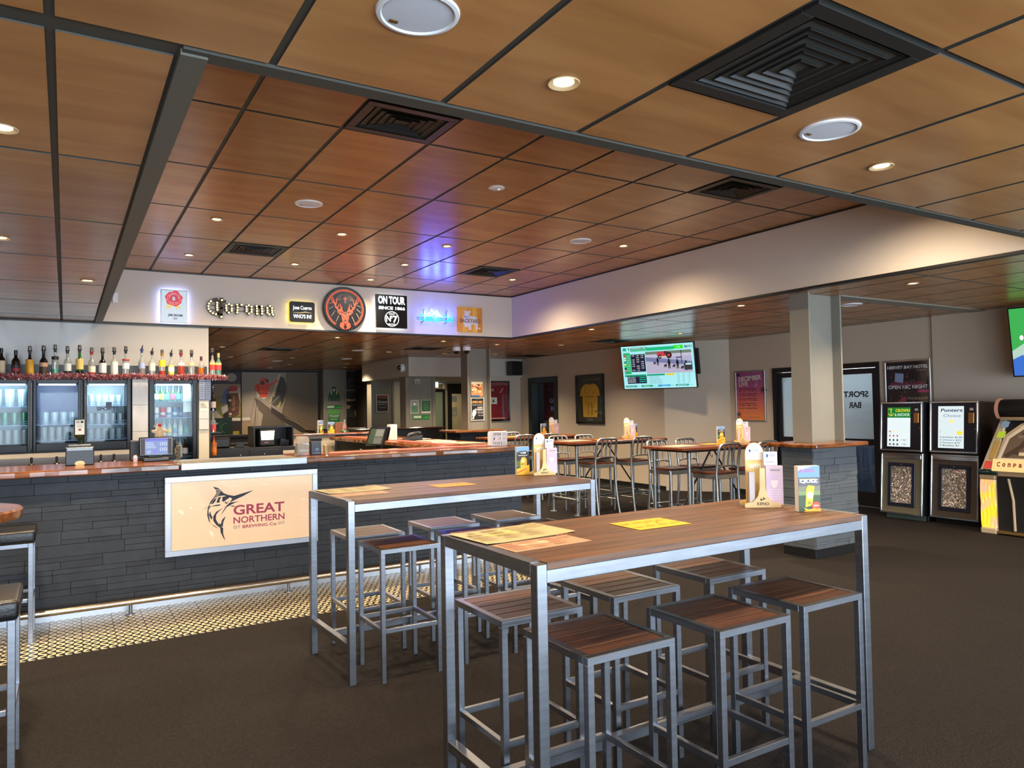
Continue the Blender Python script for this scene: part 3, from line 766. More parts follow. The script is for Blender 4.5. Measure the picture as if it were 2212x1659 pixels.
# four-way diffusers
VENTM = M('vent_black', (34, 34, 33), rough=0.42, metal=0.15)
def make_vent(w, d, rings=5):
    t = thing('ceiling_vent', 'x', 'vent')
    def frame(x, y, b, z0, z1, mb):
        mb.box(-x, x, -y, -y + b, z0, z1).box(-x, x, y - b, y, z0, z1).box(-x, -x + b, -y + b, y - b, z0, z1).box(x - b, x, -y + b, y - b, z0, z1)
        return mb
    frame(w / 2, d / 2, 0.055, -0.008, 0.004, MB()).build('frame', VENTM, t, bevel=0.002)
    MB().box(-w / 2 + 0.05, w / 2 - 0.05, -d / 2 + 0.05, d / 2 - 0.05, 0.07, 0.074).build('back_plate', M('vent_depth', (12, 12, 12), rough=0.8), t)
    for k in range(rings):
        f = 1 - (k + 0.2) / (rings + 0.4)
        x, y = (w / 2 - 0.06) * f, (d / 2 - 0.06) * f; s = 0.045
        q = MB(); zo, zi = -0.004 - 0.004 * (k % 2), 0.05
        o = [(-x, -y, zo), (x, -y, zo), (x, y, zo), (-x, y, zo)]; i = [(-x + s * .8, -y + s * .8, zi), (x - s * .8, -y + s * .8, zi), (x - s * .8, y - s * .8, zi), (-x + s * .8, y - s * .8, zi)]
        if x < s or y < s: i = [(p[0] * 0.1, p[1] * 0.1, zi) for p in o]
        o2 = [(p[0], p[1], p[2] + 0.004) for p in o]; i2 = [(p[0], p[1], p[2] + 0.004) for p in i]
        q.add(o + i + o2 + i2, [(a, (a + 1) % 4, (a + 1) % 4 + 4, a + 4) for a in range(4)] + [(a + 8, a + 12, (a + 1) % 4 + 12, (a + 1) % 4 + 8) for a in range(4)] + [(a, a + 8, (a + 1) % 4 + 8, (a + 1) % 4) for a in range(4)])
        q.build('blade', VENTM, t)
    return t
def vent_at(h, z, lab, rings=5):
    t = make_vent(h[1] - h[0] - 0.01, h[3] - h[2] - 0.01, rings); t.location = ((h[0] + h[1]) / 2, (h[2] + h[3]) / 2, z); t['label'] = lab; t['group'] = 'black ceiling vents'
vent_at(BIGV, ZL, 'largest square black ceiling vent nearest the camera', 6)
for h, lab in zip(HIV, ('black vent at left of raised ceiling beside its front edge', 'black vent at right of raised ceiling beside its front edge', 'black vent in raised ceiling above the light-bulb beer sign', 'black vent in raised ceiling beside the blue neon glow')): vent_at(h, ZH, lab)
for h, lab in zip(LOWV, ('flat black vent in low ceiling left of the speaker box', 'long black vent seen beneath the light-bulb beer sign', 'dark vent above the betting screen', 'black vent in low ceiling right of the far pillar')): vent_at(h, ZL, lab)

# ------------------------------------------------------------------ bar
bar = thing('bar_counter', 'long charcoal stone clad bar counter', 'bar', (0.5, 6.9, 0))
MB().box(-3.15, 4.06, 6.575, 7.15, 0.0, 1.085).build('body', M('bar_body', (34, 36, 39), rough=0.7), bar)
MB().box(3.58, 4.06, 7.15, 11.1, 0.0, 1.085).build('side_return', M('bar_body', (34, 36, 39)), bar)
MB().box(-3.15, 4.07, 6.53, 6.575, 0.0, 0.075).build('kick_plate', M('kick_steel', (190, 194, 200), rough=0.35, metal=0.8), bar)
stones(bar, STONE, -1.0, 4.08, 0.075, 1.085, lambda a, b, c, d, p: (a, b, 6.545 - p, 6.576, c, d), course=(0.085, 0.115), lens=(0.34, 0.62), seed=5, proud=0.005)
stones(bar, STONE, 6.545, 7.3, 0.075, 1.085, lambda a, b, c, d, p: (4.06, 4.08 + p, a, b, c, d), course=(0.085, 0.115), lens=(0.3, 0.5), seed=6, proud=0.005)

def live_slab(x0, x1, y0, y1, z0, z1, wob, seed):
    """slab with an uneven waney front edge"""
    R = random.Random(seed); n = max(4, int((x1 - x0) / 0.09)); pts = []
    for i in range(n + 1): pts.append((x0 + (x1 - x0) * i / n, y0 + R.uniform(-wob, wob)))
    pts += [(x1, y1), (x0, y1)]
    return MB().prism(pts, Matrix.Translation((0, 0, z0)), z1 - z0)
tag(live_slab(-3.15, 0.785, 6.42, 7.2, 1.087, 1.137, 0.012, 3).build('bar_slab', LIVE, bevel=0.01, seg=2), 'varnished timber bar top at left in front of the beer taps', 'bar top')
tag(live_slab(1.785, 4.13, 6.44, 7.2, 1.087, 1.137, 0.014, 4).build('bar_slab', LIVE, bevel=0.012, seg=2), 'varnished waney-edged timber bar top at right under the letter box sign', 'bar top')
rt = live_slab(-11.05, -7.22, 3.45, 4.22, 1.087, 1.137, 0.01, 8)
rt.v = [(y, -x, z) for x, y, z in rt.v]
tag(rt.build('bar_slab', LIVE, bevel=0.01), 'timber bar top running back from the right end of the bar', 'bar top')
t = thing('steel_drain_top', 'raised stainless steel drain section set in the bar top above the beer sign', 'bar top', (1.28, 6.75, 1.087))
MB().box(0.79, 1.78, 6.36, 7.2, 1.09, 1.125).build('tray', STEEL, t, bevel=0.004)
q = MB()
for i in range(48): q.box(0.81 + i * 0.0203, 0.82 + i * 0.0203, 6.42, 6.9, 1.125, 1.131)
q.build('drain_grid', M('drain_grid', (150, 140, 120), rough=0.4, metal=0.8), t)['kind'] = 'stuff'
MB().box(0.785, 1.785, 6.355, 6.385, 1.088, 1.142).build('front_lip', STEEL, t, bevel=0.003)
for (x0, x1, lab) in ((1.9, 3.9, 'red bar runner along the right timber bar top'),):
    o = MB().box(x0, x1, 6.78, 6.93, 1.1375, 1.143).build('bar_runner', M('red_runner', (196, 84, 70), rough=0.6, var=0.15, scale=14)); tag(o, lab, 'bar mat')
tag(MB().box(3.6, 3.72, 7.3, 10.9, 1.1375, 1.143).build('bar_runner', M('red_runner', (0, 0, 0))), 'red bar runner on the bar top that runs away from us', 'bar mat')
rr = thing('foot_rail', 'brushed steel foot rail along the bottom of the bar', 'rail', (1.5, 6.4, 0))
MB().tube([(-3.1, 6.4, 0.1), (4.05, 6.4, 0.1)], 0.025, 16).build('rail', M('rail_steel', (196, 186, 172), rough=0.22, metal=1.0), rr, smooth=True)
for x in (-2.0, -0.8, 0.43, 1.63, 2.85, 4.0):
    MB().tube([(x, 6.4, 0.08), (x, 6.4, 0.005)], 0.012, 10).lathe([(0.035, 0.005), (0.033, 0.012), (0.012, 0.014)], 16, (x, 6.4, 0)).build('bracket', STEEL, rr, smooth=True)

# beer sign on the bar front
t = thing('beer_sign', 'framed cream light box with marlin logo fixed to the bar front', 'sign', (1.3, 6.52, 0.39))
f = MB(); fr = (0.681, 1.915, 0.39, 1.028); b_ = 0.046
f.box(fr[0], fr[1], 6.49, 6.535, fr[3] - b_, fr[3]).box(fr[0], fr[1], 6.49, 6.535, fr[2], fr[2] + b_)
f.box(fr[0], fr[0] + b_, 6.49, 6.535, fr[2] + b_, fr[3] - b_).box(fr[1] - b_, fr[1], 6.49, 6.535, fr[2] + b_, fr[3] - b_)
f.build('frame', M('sign_frame', (186, 192, 204), rough=0.32, metal=0.55), t, bevel=0.003)
SIGNC = M('sign_face', (230, 196, 160), rough=0.22, coat=1.0)
sb = SIGNC.node_tree.nodes['Principled BSDF']; sb.inputs['Emission Color'].default_value = (*lin((240, 196, 156)), 1); sb.inputs['Emission Strength'].default_value = 0.55; sb.inputs['Coat Roughness'].default_value = 0.02
MB().box(fr[0] + b_, fr[1] - b_, 6.502, 6.53, fr[2] + b_, fr[3] - b_).build('lit_face', SIGNC, t)
A = Art(plane(FRONT, (0, 6.502, 0)))
DK = (38, 40, 54)
FISH = [[(1.044, .931), (1.09, .914), (1.127, .871), (1.161, .854), (1.211, .841), (1.255, .852), (1.371, .879), (1.284, .835), (1.208, .804), (1.175, .788), (1.196, .82), (1.179, .831), (1.132, .851), (1.092, .85), (1.058, .831), (1.029, .797), (1.012, .769), (1.021, .804), (1.046, .838), (1.069, .873), (1.067, .9)],
 [(.956, .741), (1.001, .765), (1.046, .775), (1.103, .782), (1.095, .767), (1.04, .769), (1.001, .761)],
 [(1.175, .788), (1.257, .794), (1.225, .787), (1.19, .772), (1.149, .751), (1.126, .717), (1.1, .682), (1.123, .723), (1.143, .758)],
 [(1.012, .781), (1.001, .74), (.999, .698), (1.011, .649), (1.04, .616), (1.077, .591), (1.088, .563), (1.079, .585), (1.045, .606), (1.02, .642), (1.012, .691), (1.009, .739), (1.023, .768)],
 [(1.12, .747), (1.069, .722), (1.046, .687), (1.045, .651), (1.068, .613), (1.099, .586), (1.102, .549), (1.125, .498), (1.139, .476), (1.122, .535), (1.122, .583), (1.102, .597), (1.08, .63), (1.065, .661), (1.068, .697), (1.086, .72)],
 [(1.143, .679), (1.114, .651), (1.102, .61), (1.094, .629), (1.088, .599), (1.12, .593), (1.123, .626)],
 [(1.026, .787), (1.05, .822), (1.075, .838), (1.062, .81), (1.045, .79)], [(1.07, .795), (1.086, .838), (1.11, .842), (1.095, .815), (1.098, .797)],
 [(1.115, .802), (1.118, .84), (1.15, .845), (1.185, .838), (1.15, .815), (1.132, .801)], [(1.138, .801), (1.152, .79), (1.167, .804), (1.155, .781), (1.138, .785)], [(1.175, .758), (1.196, .762), (1.219, .756), (1.21, .751)],
 [(1.012, .70), (1.03, .66), (1.04, .675), (1.028, .7), (1.022, .73)]]
for p in FISH: A.poly(p, DK)
for k in range(7):   # ribs of the back fin show as pale slits
    x = 1.056 + k * 0.0008; z = 0.822 + k * 0.0135
    A.line([(x - 0.012, z), (x + 0.022 + k * 0.006, z + 0.016 - k * 0.0018)], 0.0034, SIGNC)
RED = (176, 52, 84)
A.text('GREAT', 1.204, .680, 1.625, .763, RED, bold=0.022); A.text('NORTHERN', 1.204, .609, 1.625, .664, RED, bold=0.016)
A.text('EST', 1.204, .567, 1.258, .593, (150, 138, 120)); A.text('BREWING Co', 1.276, .566, 1.555, .592, RED, bold=0.014); A.text('QLD', 1.567, .568, 1.626, .594, (150, 138, 120))
A.rect(1.536, .566, 1.554, .569, RED)
A.build('printed_logo', t)
MB().box(fr[0] + b_, fr[1] - b_, 6.496, 6.499, fr[2] + b_, fr[3] - b_).build('cover_pane', PANE, t)
# ------------------------------------------------------------------ back bar: fridges, taps, bottle shelf
FY = 9.45
INNER = M('fridge_liner', (216, 226, 232), rough=0.4)
def fridge(label, x0, x1, z0, z1, gx0, gx1, gz0, gz1, shelves, back, name='glass_door_fridge', watts=3.2, tint=(0.72, 0.9, 1.0), hinge='r'):
    t = thing(name, label, 'fridge', ((x0 + x1) / 2, FY + 0.3, z0))
    c = MB(); y1 = FY + 0.56
    c.box(x0, gx0 - 0.005, FY + 0.05, y1, z0, z1).box(gx1 + 0.005, x1, FY + 0.05, y1, z0, z1).box(gx0 - 0.005, gx1 + 0.005, FY + 0.05, y1, z0, gz0 - 0.004).box(gx0 - 0.005, gx1 + 0.005, FY + 0.05, y1, gz1 + 0.004, z1)
    c.build('cabinet', BLACKP, t)
    MB().box(gx0 - 0.005, gx1 + 0.005, y1 - 0.02, y1, gz0 - 0.004, gz1 + 0.004).build('liner', back, t)
    d = MB()
    d.box(x0 + 0.004, gx0, FY, FY + 0.045, z0 + 0.01, z1 - 0.006).box(gx1, x1 - 0.004, FY, FY + 0.045, z0 + 0.01, z1 - 0.006).box(gx0, gx1, FY, FY + 0.045, gz1, z1 - 0.006).box(gx0, gx1, FY, FY + 0.045, z0 + 0.01, gz0)
    door = d.build('door', M('fridge_door_black', (15, 15, 17), rough=0.3, spec=0.3), t, bevel=0.004)
    MB().box(gx0, gx1, FY + 0.018, FY + 0.024, gz0, gz1).build('pane', GLASS('fridge_pane', (246, 250, 252), gloss=0.008), door)
    hx = x1 - 0.012 if hinge == 'r' else x0 + 0.012
    MB().tube([(hx, FY - 0.012, z0 + 0.04), (hx, FY - 0.012, z1 - 0.04)], 0.008, 8).build('handle', M('handle_steel', (150, 154, 160), rough=0.25, metal=1), door, smooth=True)
    for z in shelves:
        s = MB(); s.box(gx0 - 0.004, gx1 + 0.004, FY + 0.09, y1 - 0.03, z - 0.006, z)
        s.tube([(gx0, FY + 0.085, z + 0.04), (gx1, FY + 0.085, z + 0.04)], 0.0025, 6)
        s.tube([(gx0, FY + 0.085, z + 0.015), (gx1, FY + 0.085, z + 0.015)], 0.0025, 6)
        s.build('shelf', M('shelf_wire', (96, 112, 132), rough=0.3, metal=0.6), t)
    MB().box(gx0 + 0.02, gx1 - 0.02, FY + 0.06, FY + 0.085, gz1 - 0.02, gz1 - 0.002).build('light_tube', EM('fridge_led', (225, 244, 255), 3.0), t)
    ld = bpy.data.lights.new('fridge_light', 'AREA'); ld.shape = 'RECTANGLE'; ld.size = gx1 - gx0 - 0.06; ld.size_y = 0.08; ld.energy = watts; ld.color = tint
    lo = bpy.data.objects.new('fridge_light', ld); COL.objects.link(lo); lo.location = ((gx0 + gx1) / 2, FY + 0.075, gz1 - 0.03); lo.rotation_euler = (math.radians(32), 0, 0)
    lo.parent = t; lo.matrix_parent_inverse = world_of(t).inverted()
    return t
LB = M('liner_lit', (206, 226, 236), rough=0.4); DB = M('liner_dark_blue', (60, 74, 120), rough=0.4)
fridge('glass door fridge at far left full of cups and tumblers', -0.98, -0.305, 1.14, 1.94, -0.93, -0.35, 1.225, 1.89, (1.44, 1.64), LB)
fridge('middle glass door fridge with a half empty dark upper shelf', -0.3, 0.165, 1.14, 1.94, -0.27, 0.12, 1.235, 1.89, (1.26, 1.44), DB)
fridge('glass door fridge at right of three with the word on its door', 0.172, 0.645, 1.14, 1.94, 0.205, 0.6, 1.235, 1.89, (1.26, 1.43, 1.64), LB, hinge='l')
fridge('tall narrow glass door fridge of bottles and cans', 0.825, 1.355, 0.06, 1.94, 0.885, 1.295, 0.3, 1.89, (0.72, 1.02, 1.27, 1.49, 1.68), LB, 'tall_drinks_fridge', 5.0)
A = Art(plane(FRONT, (0, FY + 0.0175, 0)))
A.text('SPORTS', 0.30, 1.585, 0.52, 1.625, (40, 52, 74), bold=0.02); A.rect(0.39, 1.61, 0.45, 1.68, (70, 84, 104))
A.build('door_lettering', bpy.data.objects['glass_door_fridge.002'].children[0] if False else [c for c in bpy.data.objects['glass_door_fridge.002'].children if c.name.startswith('door')][0])
# masonry between and beside the fridges
struct(MB().box(0.655, 0.82, FY + 0.02, FY + 0.6, 1.1, 1.95).build('wall_pier', MARBLE))
pr_ = bpy.data.objects['wall_pier']
for k, (a, b) in enumerate(((1.1, 1.335), (1.34, 1.64), (1.645, 1.95))):
    MB().box(0.657, 0.818, FY + 0.008, FY + 0.022, a, b).build('marble_tile', MARBLE, pr_, bevel=0.002)
col = struct(MB().box(1.365, 1.48, FY + 0.02, FY + 0.7, 0, 1.95).build('wall_pier_end', M('pier_cream', (206, 196, 176), rough=0.6)))
for a, b in ((1.34, 1.46), (1.465, 1.68), (1.685, 1.95)):
    MB().box(1.367, 1.478, FY + 0.008, FY + 0.022, a, b).build('marble_tile', MARBLE, col, bevel=0.002)
struct(MB().box(-3.2, 0.65, FY + 0.02, FY + 0.7, 0.0, 1.135).build('wall_under_fridges', M('cream_board', (216, 206, 188), rough=0.6)))
o = MB().box(-3.2, 0.625, FY - 0.014, FY + 0.016, 0.86, 1.085).build('splash_panel', M('tap_steel', (120, 108, 100), rough=0.3, metal=1.0)); tag(o, 'stainless steel splash panel behind the beer taps', 'panel')
def tap(x, lab):
    t = thing('beer_tap', lab, 'tap', (x, FY - 0.02, 1.0), group='beer taps on the steel panel')
    MB().lathe([(0.03, 0.0), (0.03, 0.01), (0.014, 0.018), (0.012, 0.06)], 18, (x, FY - 0.01, 1.005), axis='-y').build('collar', M('tap_black', (30, 30, 32), rough=0.25), t, smooth=True)
    MB().tube([(x, FY - 0.055, 1.02), (x, FY - 0.065, 1.0), (x, FY - 0.075, 0.965)], [0.012, 0.013, 0.008], 10).build('spout', CHROME, t, smooth=True)
    MB().tube([(x, FY - 0.055, 1.02), (x, FY - 0.05, 1.045), (x, FY - 0.045, 1.095)], [0.007, 0.011, 0.012], 10).build('handle', BLACKP, t, smooth=True)
for x, lab in ((-0.31, 'chrome beer tap with black handle furthest left on the steel panel'), (-0.08, 'chrome beer tap left of the black shot machine'), (0.34, 'chrome beer tap just right of the black shot machine'), (0.47, 'chrome beer tap nearest the till at left')): tap(x, lab)

# glasses and drinks inside the fridges
FROSTG = GLASS('frosted_tumbler', (222, 240, 246), gloss=0.14, rough=0.12, body=0.45, body_rgb=(214, 236, 246))
GREENG = GLASS('green_tumbler', (120, 220, 190), gloss=0.14, rough=0.12, body=0.45, body_rgb=(90, 214, 180))
def tumbler_mesh(r, h, mat): return MB().lathe([(r * .8, 0), (r, h), (r * .92, h), (r * .74, 0.012), (0.0001, 0.012)], 14).mesh('tumbler', mat, smooth=True)
def rowof(name, me, xs, y, z, lab, cat, grp):
    ORD = ('first', 'second', 'third', 'fourth', 'fifth', 'sixth', 'seventh', 'eighth')
    for i, x in enumerate(xs):
        o = place(name, me, None, Matrix.Translation((x, y, z))); tag(o, ORD[i] + ' ' + lab.replace(' on the', ' from left on the'), cat, grp)
lin_ = lambda a, b, n: [a + (b - a) * i / (n - 1) for i in range(n)]
T1_, T2_, T3_ = tumbler_mesh(0.032, 0.15, FROSTG), tumbler_mesh(0.036, 0.135, GREENG), tumbler_mesh(0.033, 0.125, FROSTG)
rowof('jug', tumbler_mesh(0.05, 0.19, FROSTG), lin_(-0.86, -0.4, 5), FY + 0.2, 1.641, 'frosted jug on the top shelf of the far left fridge', 'glass', 'jugs in the far left fridge')
rowof('tumbler', T2_, lin_(-0.89, -0.39, 7), FY + 0.17, 1.441, 'green tinted tumbler on the middle shelf of the far left fridge', 'glass', 'green tumblers')
rowof('tumbler', T1_, lin_(-0.89, -0.385, 8), FY + 0.17, 1.24, 'clear tumbler on the bottom shelf of the far left fridge', 'glass', 'bottom tumblers of the far left fridge')
rowof('tumbler', tumbler_mesh(0.036, 0.135, FROSTG), lin_(-0.19, 0.07, 4), FY + 0.17, 1.441, 'clear tumbler on the upper wire shelf of the middle fridge', 'glass', 'upper tumblers of the middle fridge')
rowof('tumbler', T1_, lin_(-0.2, 0.08, 5), FY + 0.17, 1.261, 'clear tumbler on the bottom shelf of the middle fridge', 'glass', 'bottom tumblers of the middle fridge')
rowof('tumbler', T3_, lin_(0.245, 0.53, 5), FY + 0.17, 1.261, 'frosted tumbler on the bottom shelf of the fridge with the word', 'glass', 'bottom tumblers of the right fridge')
rowof('tumbler', T3_, lin_(0.25, 0.54, 5), FY + 0.17, 1.431, 'frosted tumbler on the middle shelf of the fridge with the word', 'glass', 'middle tumblers of the right fridge')
rowof('tumbler', T3_, lin_(0.25, 0.53, 5), FY + 0.17, 1.641, 'frosted tumbler on the top shelf of the fridge with the word', 'glass', 'top tumblers of the right fridge')
# tall fridge
def small_bottle(x, z, h, r, gl, lab_rgb, cap, lab, z2=None):
    t = thing('drink_bottle', lab, 'bottle', (x, FY + 0.17, z))
    MB().lathe([(r, 0), (r, h * .52), (r * .4, h * .74), (r * .34, h * .97), (0.0001, h * .975)], 14, (x, FY + 0.17, z)).build('glass_body', gl, t, smooth=True)
    MB().lathe([(r * 1.03, h * .14), (r * 1.03, h * .46)], 14, (x, FY + 0.17, z)).build('label', ink(lab_rgb), t, smooth=True)
    MB().lathe([(r * .42, h * .95), (r * .42, h), (0.0001, h * 1.002)], 12, (x, FY + 0.17, z)).build('cap', ink(cap), t)
BG, GG, CG, BR = M('blue_bottle_glass', (60, 150, 170), rough=0.1), M('green_bottle_glass', (22, 74, 44), rough=0.1), M('clear_bottle_glass', (190, 214, 216), rough=0.1), M('brown_bottle_glass', (66, 34, 16), rough=0.1)
for x, gl, lc, cc, w in ((0.915, GG, (236, 240, 238), (90, 200, 190), 'white label'), (0.975, GG, (240, 200, 60), (240, 236, 220), 'yellow label'), (1.035, GG, (70, 190, 150), (120, 200, 180), 'mint label'), (1.1, GG, (206, 60, 90), (220, 70, 90), 'red label'), (1.165, GG, (70, 140, 200), (110, 170, 220), 'blue label')):
    small_bottle(x, 1.681, 0.2, 0.026, gl, lc, cc, 'small green soft drink bottle with %s on the top shelf of the tall fridge' % w)
def can(x, z, h, r, c, c2, lab):
    t = thing('drink_can', lab, 'can', (x, FY + 0.17, z))
    MB().lathe([(r * .8, 0), (r, 0.008), (r, h - .01), (r * .82, h)], 16, (x, FY + 0.17, z)).build('body', ink(c, 0.3), t, smooth=True)
    MB().lathe([(r * 1.01, h * .25), (r * 1.01, h * .5)], 16, (x, FY + 0.17, z)).build('print_band', ink(c2, 0.3), t, smooth=True)
    MB().lathe([(r * .8, h), (r * .78, h + .003), (0.0001, h + .002)], 16, (x, FY + 0.17, z)).build('lid', ALU, t, smooth=True)
for x, c, c2, w in ((0.92, (236, 238, 240), (150, 170, 190), 'white'), (0.99, (200, 50, 76), (236, 238, 240), 'red'), (1.055, (228, 234, 238), (90, 140, 190), 'pale'), (1.12, (60, 130, 186), (226, 236, 240), 'blue'), (1.185, (40, 70, 120), (120, 150, 190), 'navy')):
    can(x, 1.491, 0.12, 0.028, c, c2, '%s drink can on the second shelf of the tall fridge' % w)
for x, gl, lc, w in ((0.93, CG, (214, 226, 160), 'lime'), (1.0, CG, (240, 240, 236), 'white'), (1.06, CG, (236, 220, 120), 'yellow'), (1.12, CG, (110, 160, 200), 'blue'), (1.18, CG, (200, 226, 224), 'aqua'), (1.245, BG, (60, 180, 150), 'teal')):
    small_bottle(x, 1.271, 0.2, 0.027, gl, lc, (226, 226, 220), 'clear glass bottle with %s label on the third shelf of the tall fridge' % w)
for x, gl, lc, w in ((1.115, BR, (238, 220, 70), 'yellow'), (1.175, CG, (210, 224, 226), 'pale'), (1.235, BR, (236, 210, 216), 'pink')):
    small_bottle(x, 1.021, 0.22, 0.03, gl, lc, (214, 210, 200), 'beer bottle with %s label low in the tall fridge' % w)
MB().box(1.205, 1.29, FY + 0.1, FY + 0.12, 1.55, 1.88).build('price_sheet', M('fridge_sheet', (206, 226, 224), rough=0.5), bpy.data.objects['tall_drinks_fridge'])

# bottle shelf with tinsel
sh = thing('bottle_shelf', 'black shelf above the fridges carrying the spirit bottles', 'shelf', (0.0, 9.8, 1.945))
MB().box(-3.2, 1.64, FY - 0.01, 10.13, 1.952, 1.985).build('board', BLACK, sh, bevel=0.003)
TIN = [M('tinsel_red', (200, 92, 98), rough=0.25, metal=0.6), M('tinsel_pink', (240, 206, 206), rough=0.25, metal=0.6), M('tinsel_dark', (112, 40, 46), rough=0.3, metal=0.6)]
g = MB(); R = random.Random(9); n = 9000
for i in range(n):
    x = -1.0 + 2.66 * i / n; c = Vector((x, FY - 0.055, 1.972 - 0.012 * math.sin(x * 4.6) ** 2))
    d = Vector((R.gauss(0, 1), R.gauss(0, 1), R.gauss(0, 1))).normalized(); L_ = R.uniform(0.028, 0.05)
    s_ = d.cross(Vector((R.gauss(0, 1), R.gauss(0, 1), R.gauss(0, 1)))).normalized() * 0.003
    g.add([c - s_, c + s_, c + d * L_ + s_ * .4, c + d * L_ - s_ * .4], [(0, 1, 2, 3)], R.choice((0, 0, 1, 1, 2)))
o = g.build('tinsel_garland', TIN); tag(o, 'red and silver tinsel garland along the bottle shelf edge', 'garland'); o['kind'] = 'stuff'

# spirit bottles: (x, height to neck top, body radius, style, glass, liquid, label colour, label, closure)
CLEARB = GLASS('spirit_glass', (226, 232, 230), gloss=0.16, rough=0.04, body=0.3, body_rgb=(204, 208, 204))
DARKB = M('dark_spirit_glass', (22, 18, 18), rough=0.08, coat=0.5)
GREENB = M('green_spirit_glass', (40, 96, 34), rough=0.08, coat=0.5)
AMBER = M('amber_spirit', (170, 92, 22), rough=0.08, coat=0.4); REDB = M('red_spirit', (150, 50, 34), rough=0.08, coat=0.4)
def bottle(x, y, z, H, r, gl, lab_rgb, label, closure, neck=0.36, fill=None, band=None, lab_z=(0.14, 0.42), sq=False, capc=(24, 24, 26), cut=None, group='spirit bottles on the shelf'):
    t = thing('spirit_bottle', label, 'bottle', (x, y, z), group=group)
    n = 4 if sq else 18; k = 1.25 if sq else 1.0
    nb = H * (1 - neck)
    MB().lathe([(r * k, 0.0), (r * k, nb * .86), (r * k * .86, nb * .98), (r * .42, nb * 1.12), (r * .34, H * .9), (r * .36, H), (0.0001, H)], 18 if not sq else 18, (x, y, z)).build('glass_body', gl, t, smooth=True)
    if fill: MB().lathe([(r * k * 1.012, 0.004), (r * k * 1.012, nb * fill[0])], 18, (x, y, z)).build('spirit', fill[1], t, smooth=True)
    if lab_rgb: MB().lathe([(r * k * 1.035, H * lab_z[0]), (r * k * 1.035, H * lab_z[1])], 18, (x, y, z)).build('label', ink(lab_rgb), t, smooth=True)
    if band: MB().lathe([(r * k * 1.045, H * band[0]), (r * k * 1.045, H * band[1])], 18, (x, y, z)).build('label_band', ink(band[2]), t, smooth=True)
    zt = z + H
    if closure == 'cap': MB().lathe([(r * .42, -0.05), (r * .42, 0.004), (0.0001, 0.005)], 14, (x, y, zt)).build('cap', ink(capc, 0.3), t, smooth=True)
    else:
        MB().lathe([(r * .40, -0.03), (r * .40, 0.0), (r * .62, 0.002), (r * .62, 0.012), (r * .3, 0.014)], 14, (x, y, zt)).build('stopper', ink(capc, 0.3), t, smooth=True)
        if closure == 'dome': MB().lathe([(r * .5, 0.012), (r * .52, 0.048), (r * .46, 0.058), (0.0001, 0.06)], 14, (x, y, zt)).tube([(x, y, zt + 0.01), (x + 0.004, y, zt + 0.045)], 0.005, 6).build('pourer_cover', GLASS('pourer_dome', (180, 176, 170), gloss=0.25, body=0.25, body_rgb=(110, 104, 98)), t, smooth=True)
        else: MB().tube([(x, y, zt + 0.012), (x + 0.003, y, zt + 0.03), (x + 0.012, y - 0.004, zt + 0.06)], [0.009, 0.008, 0.004], 8).build('pourer_spout', BLACKP, t, smooth=True)
    return t
BZ, BY = 1.986, 9.78
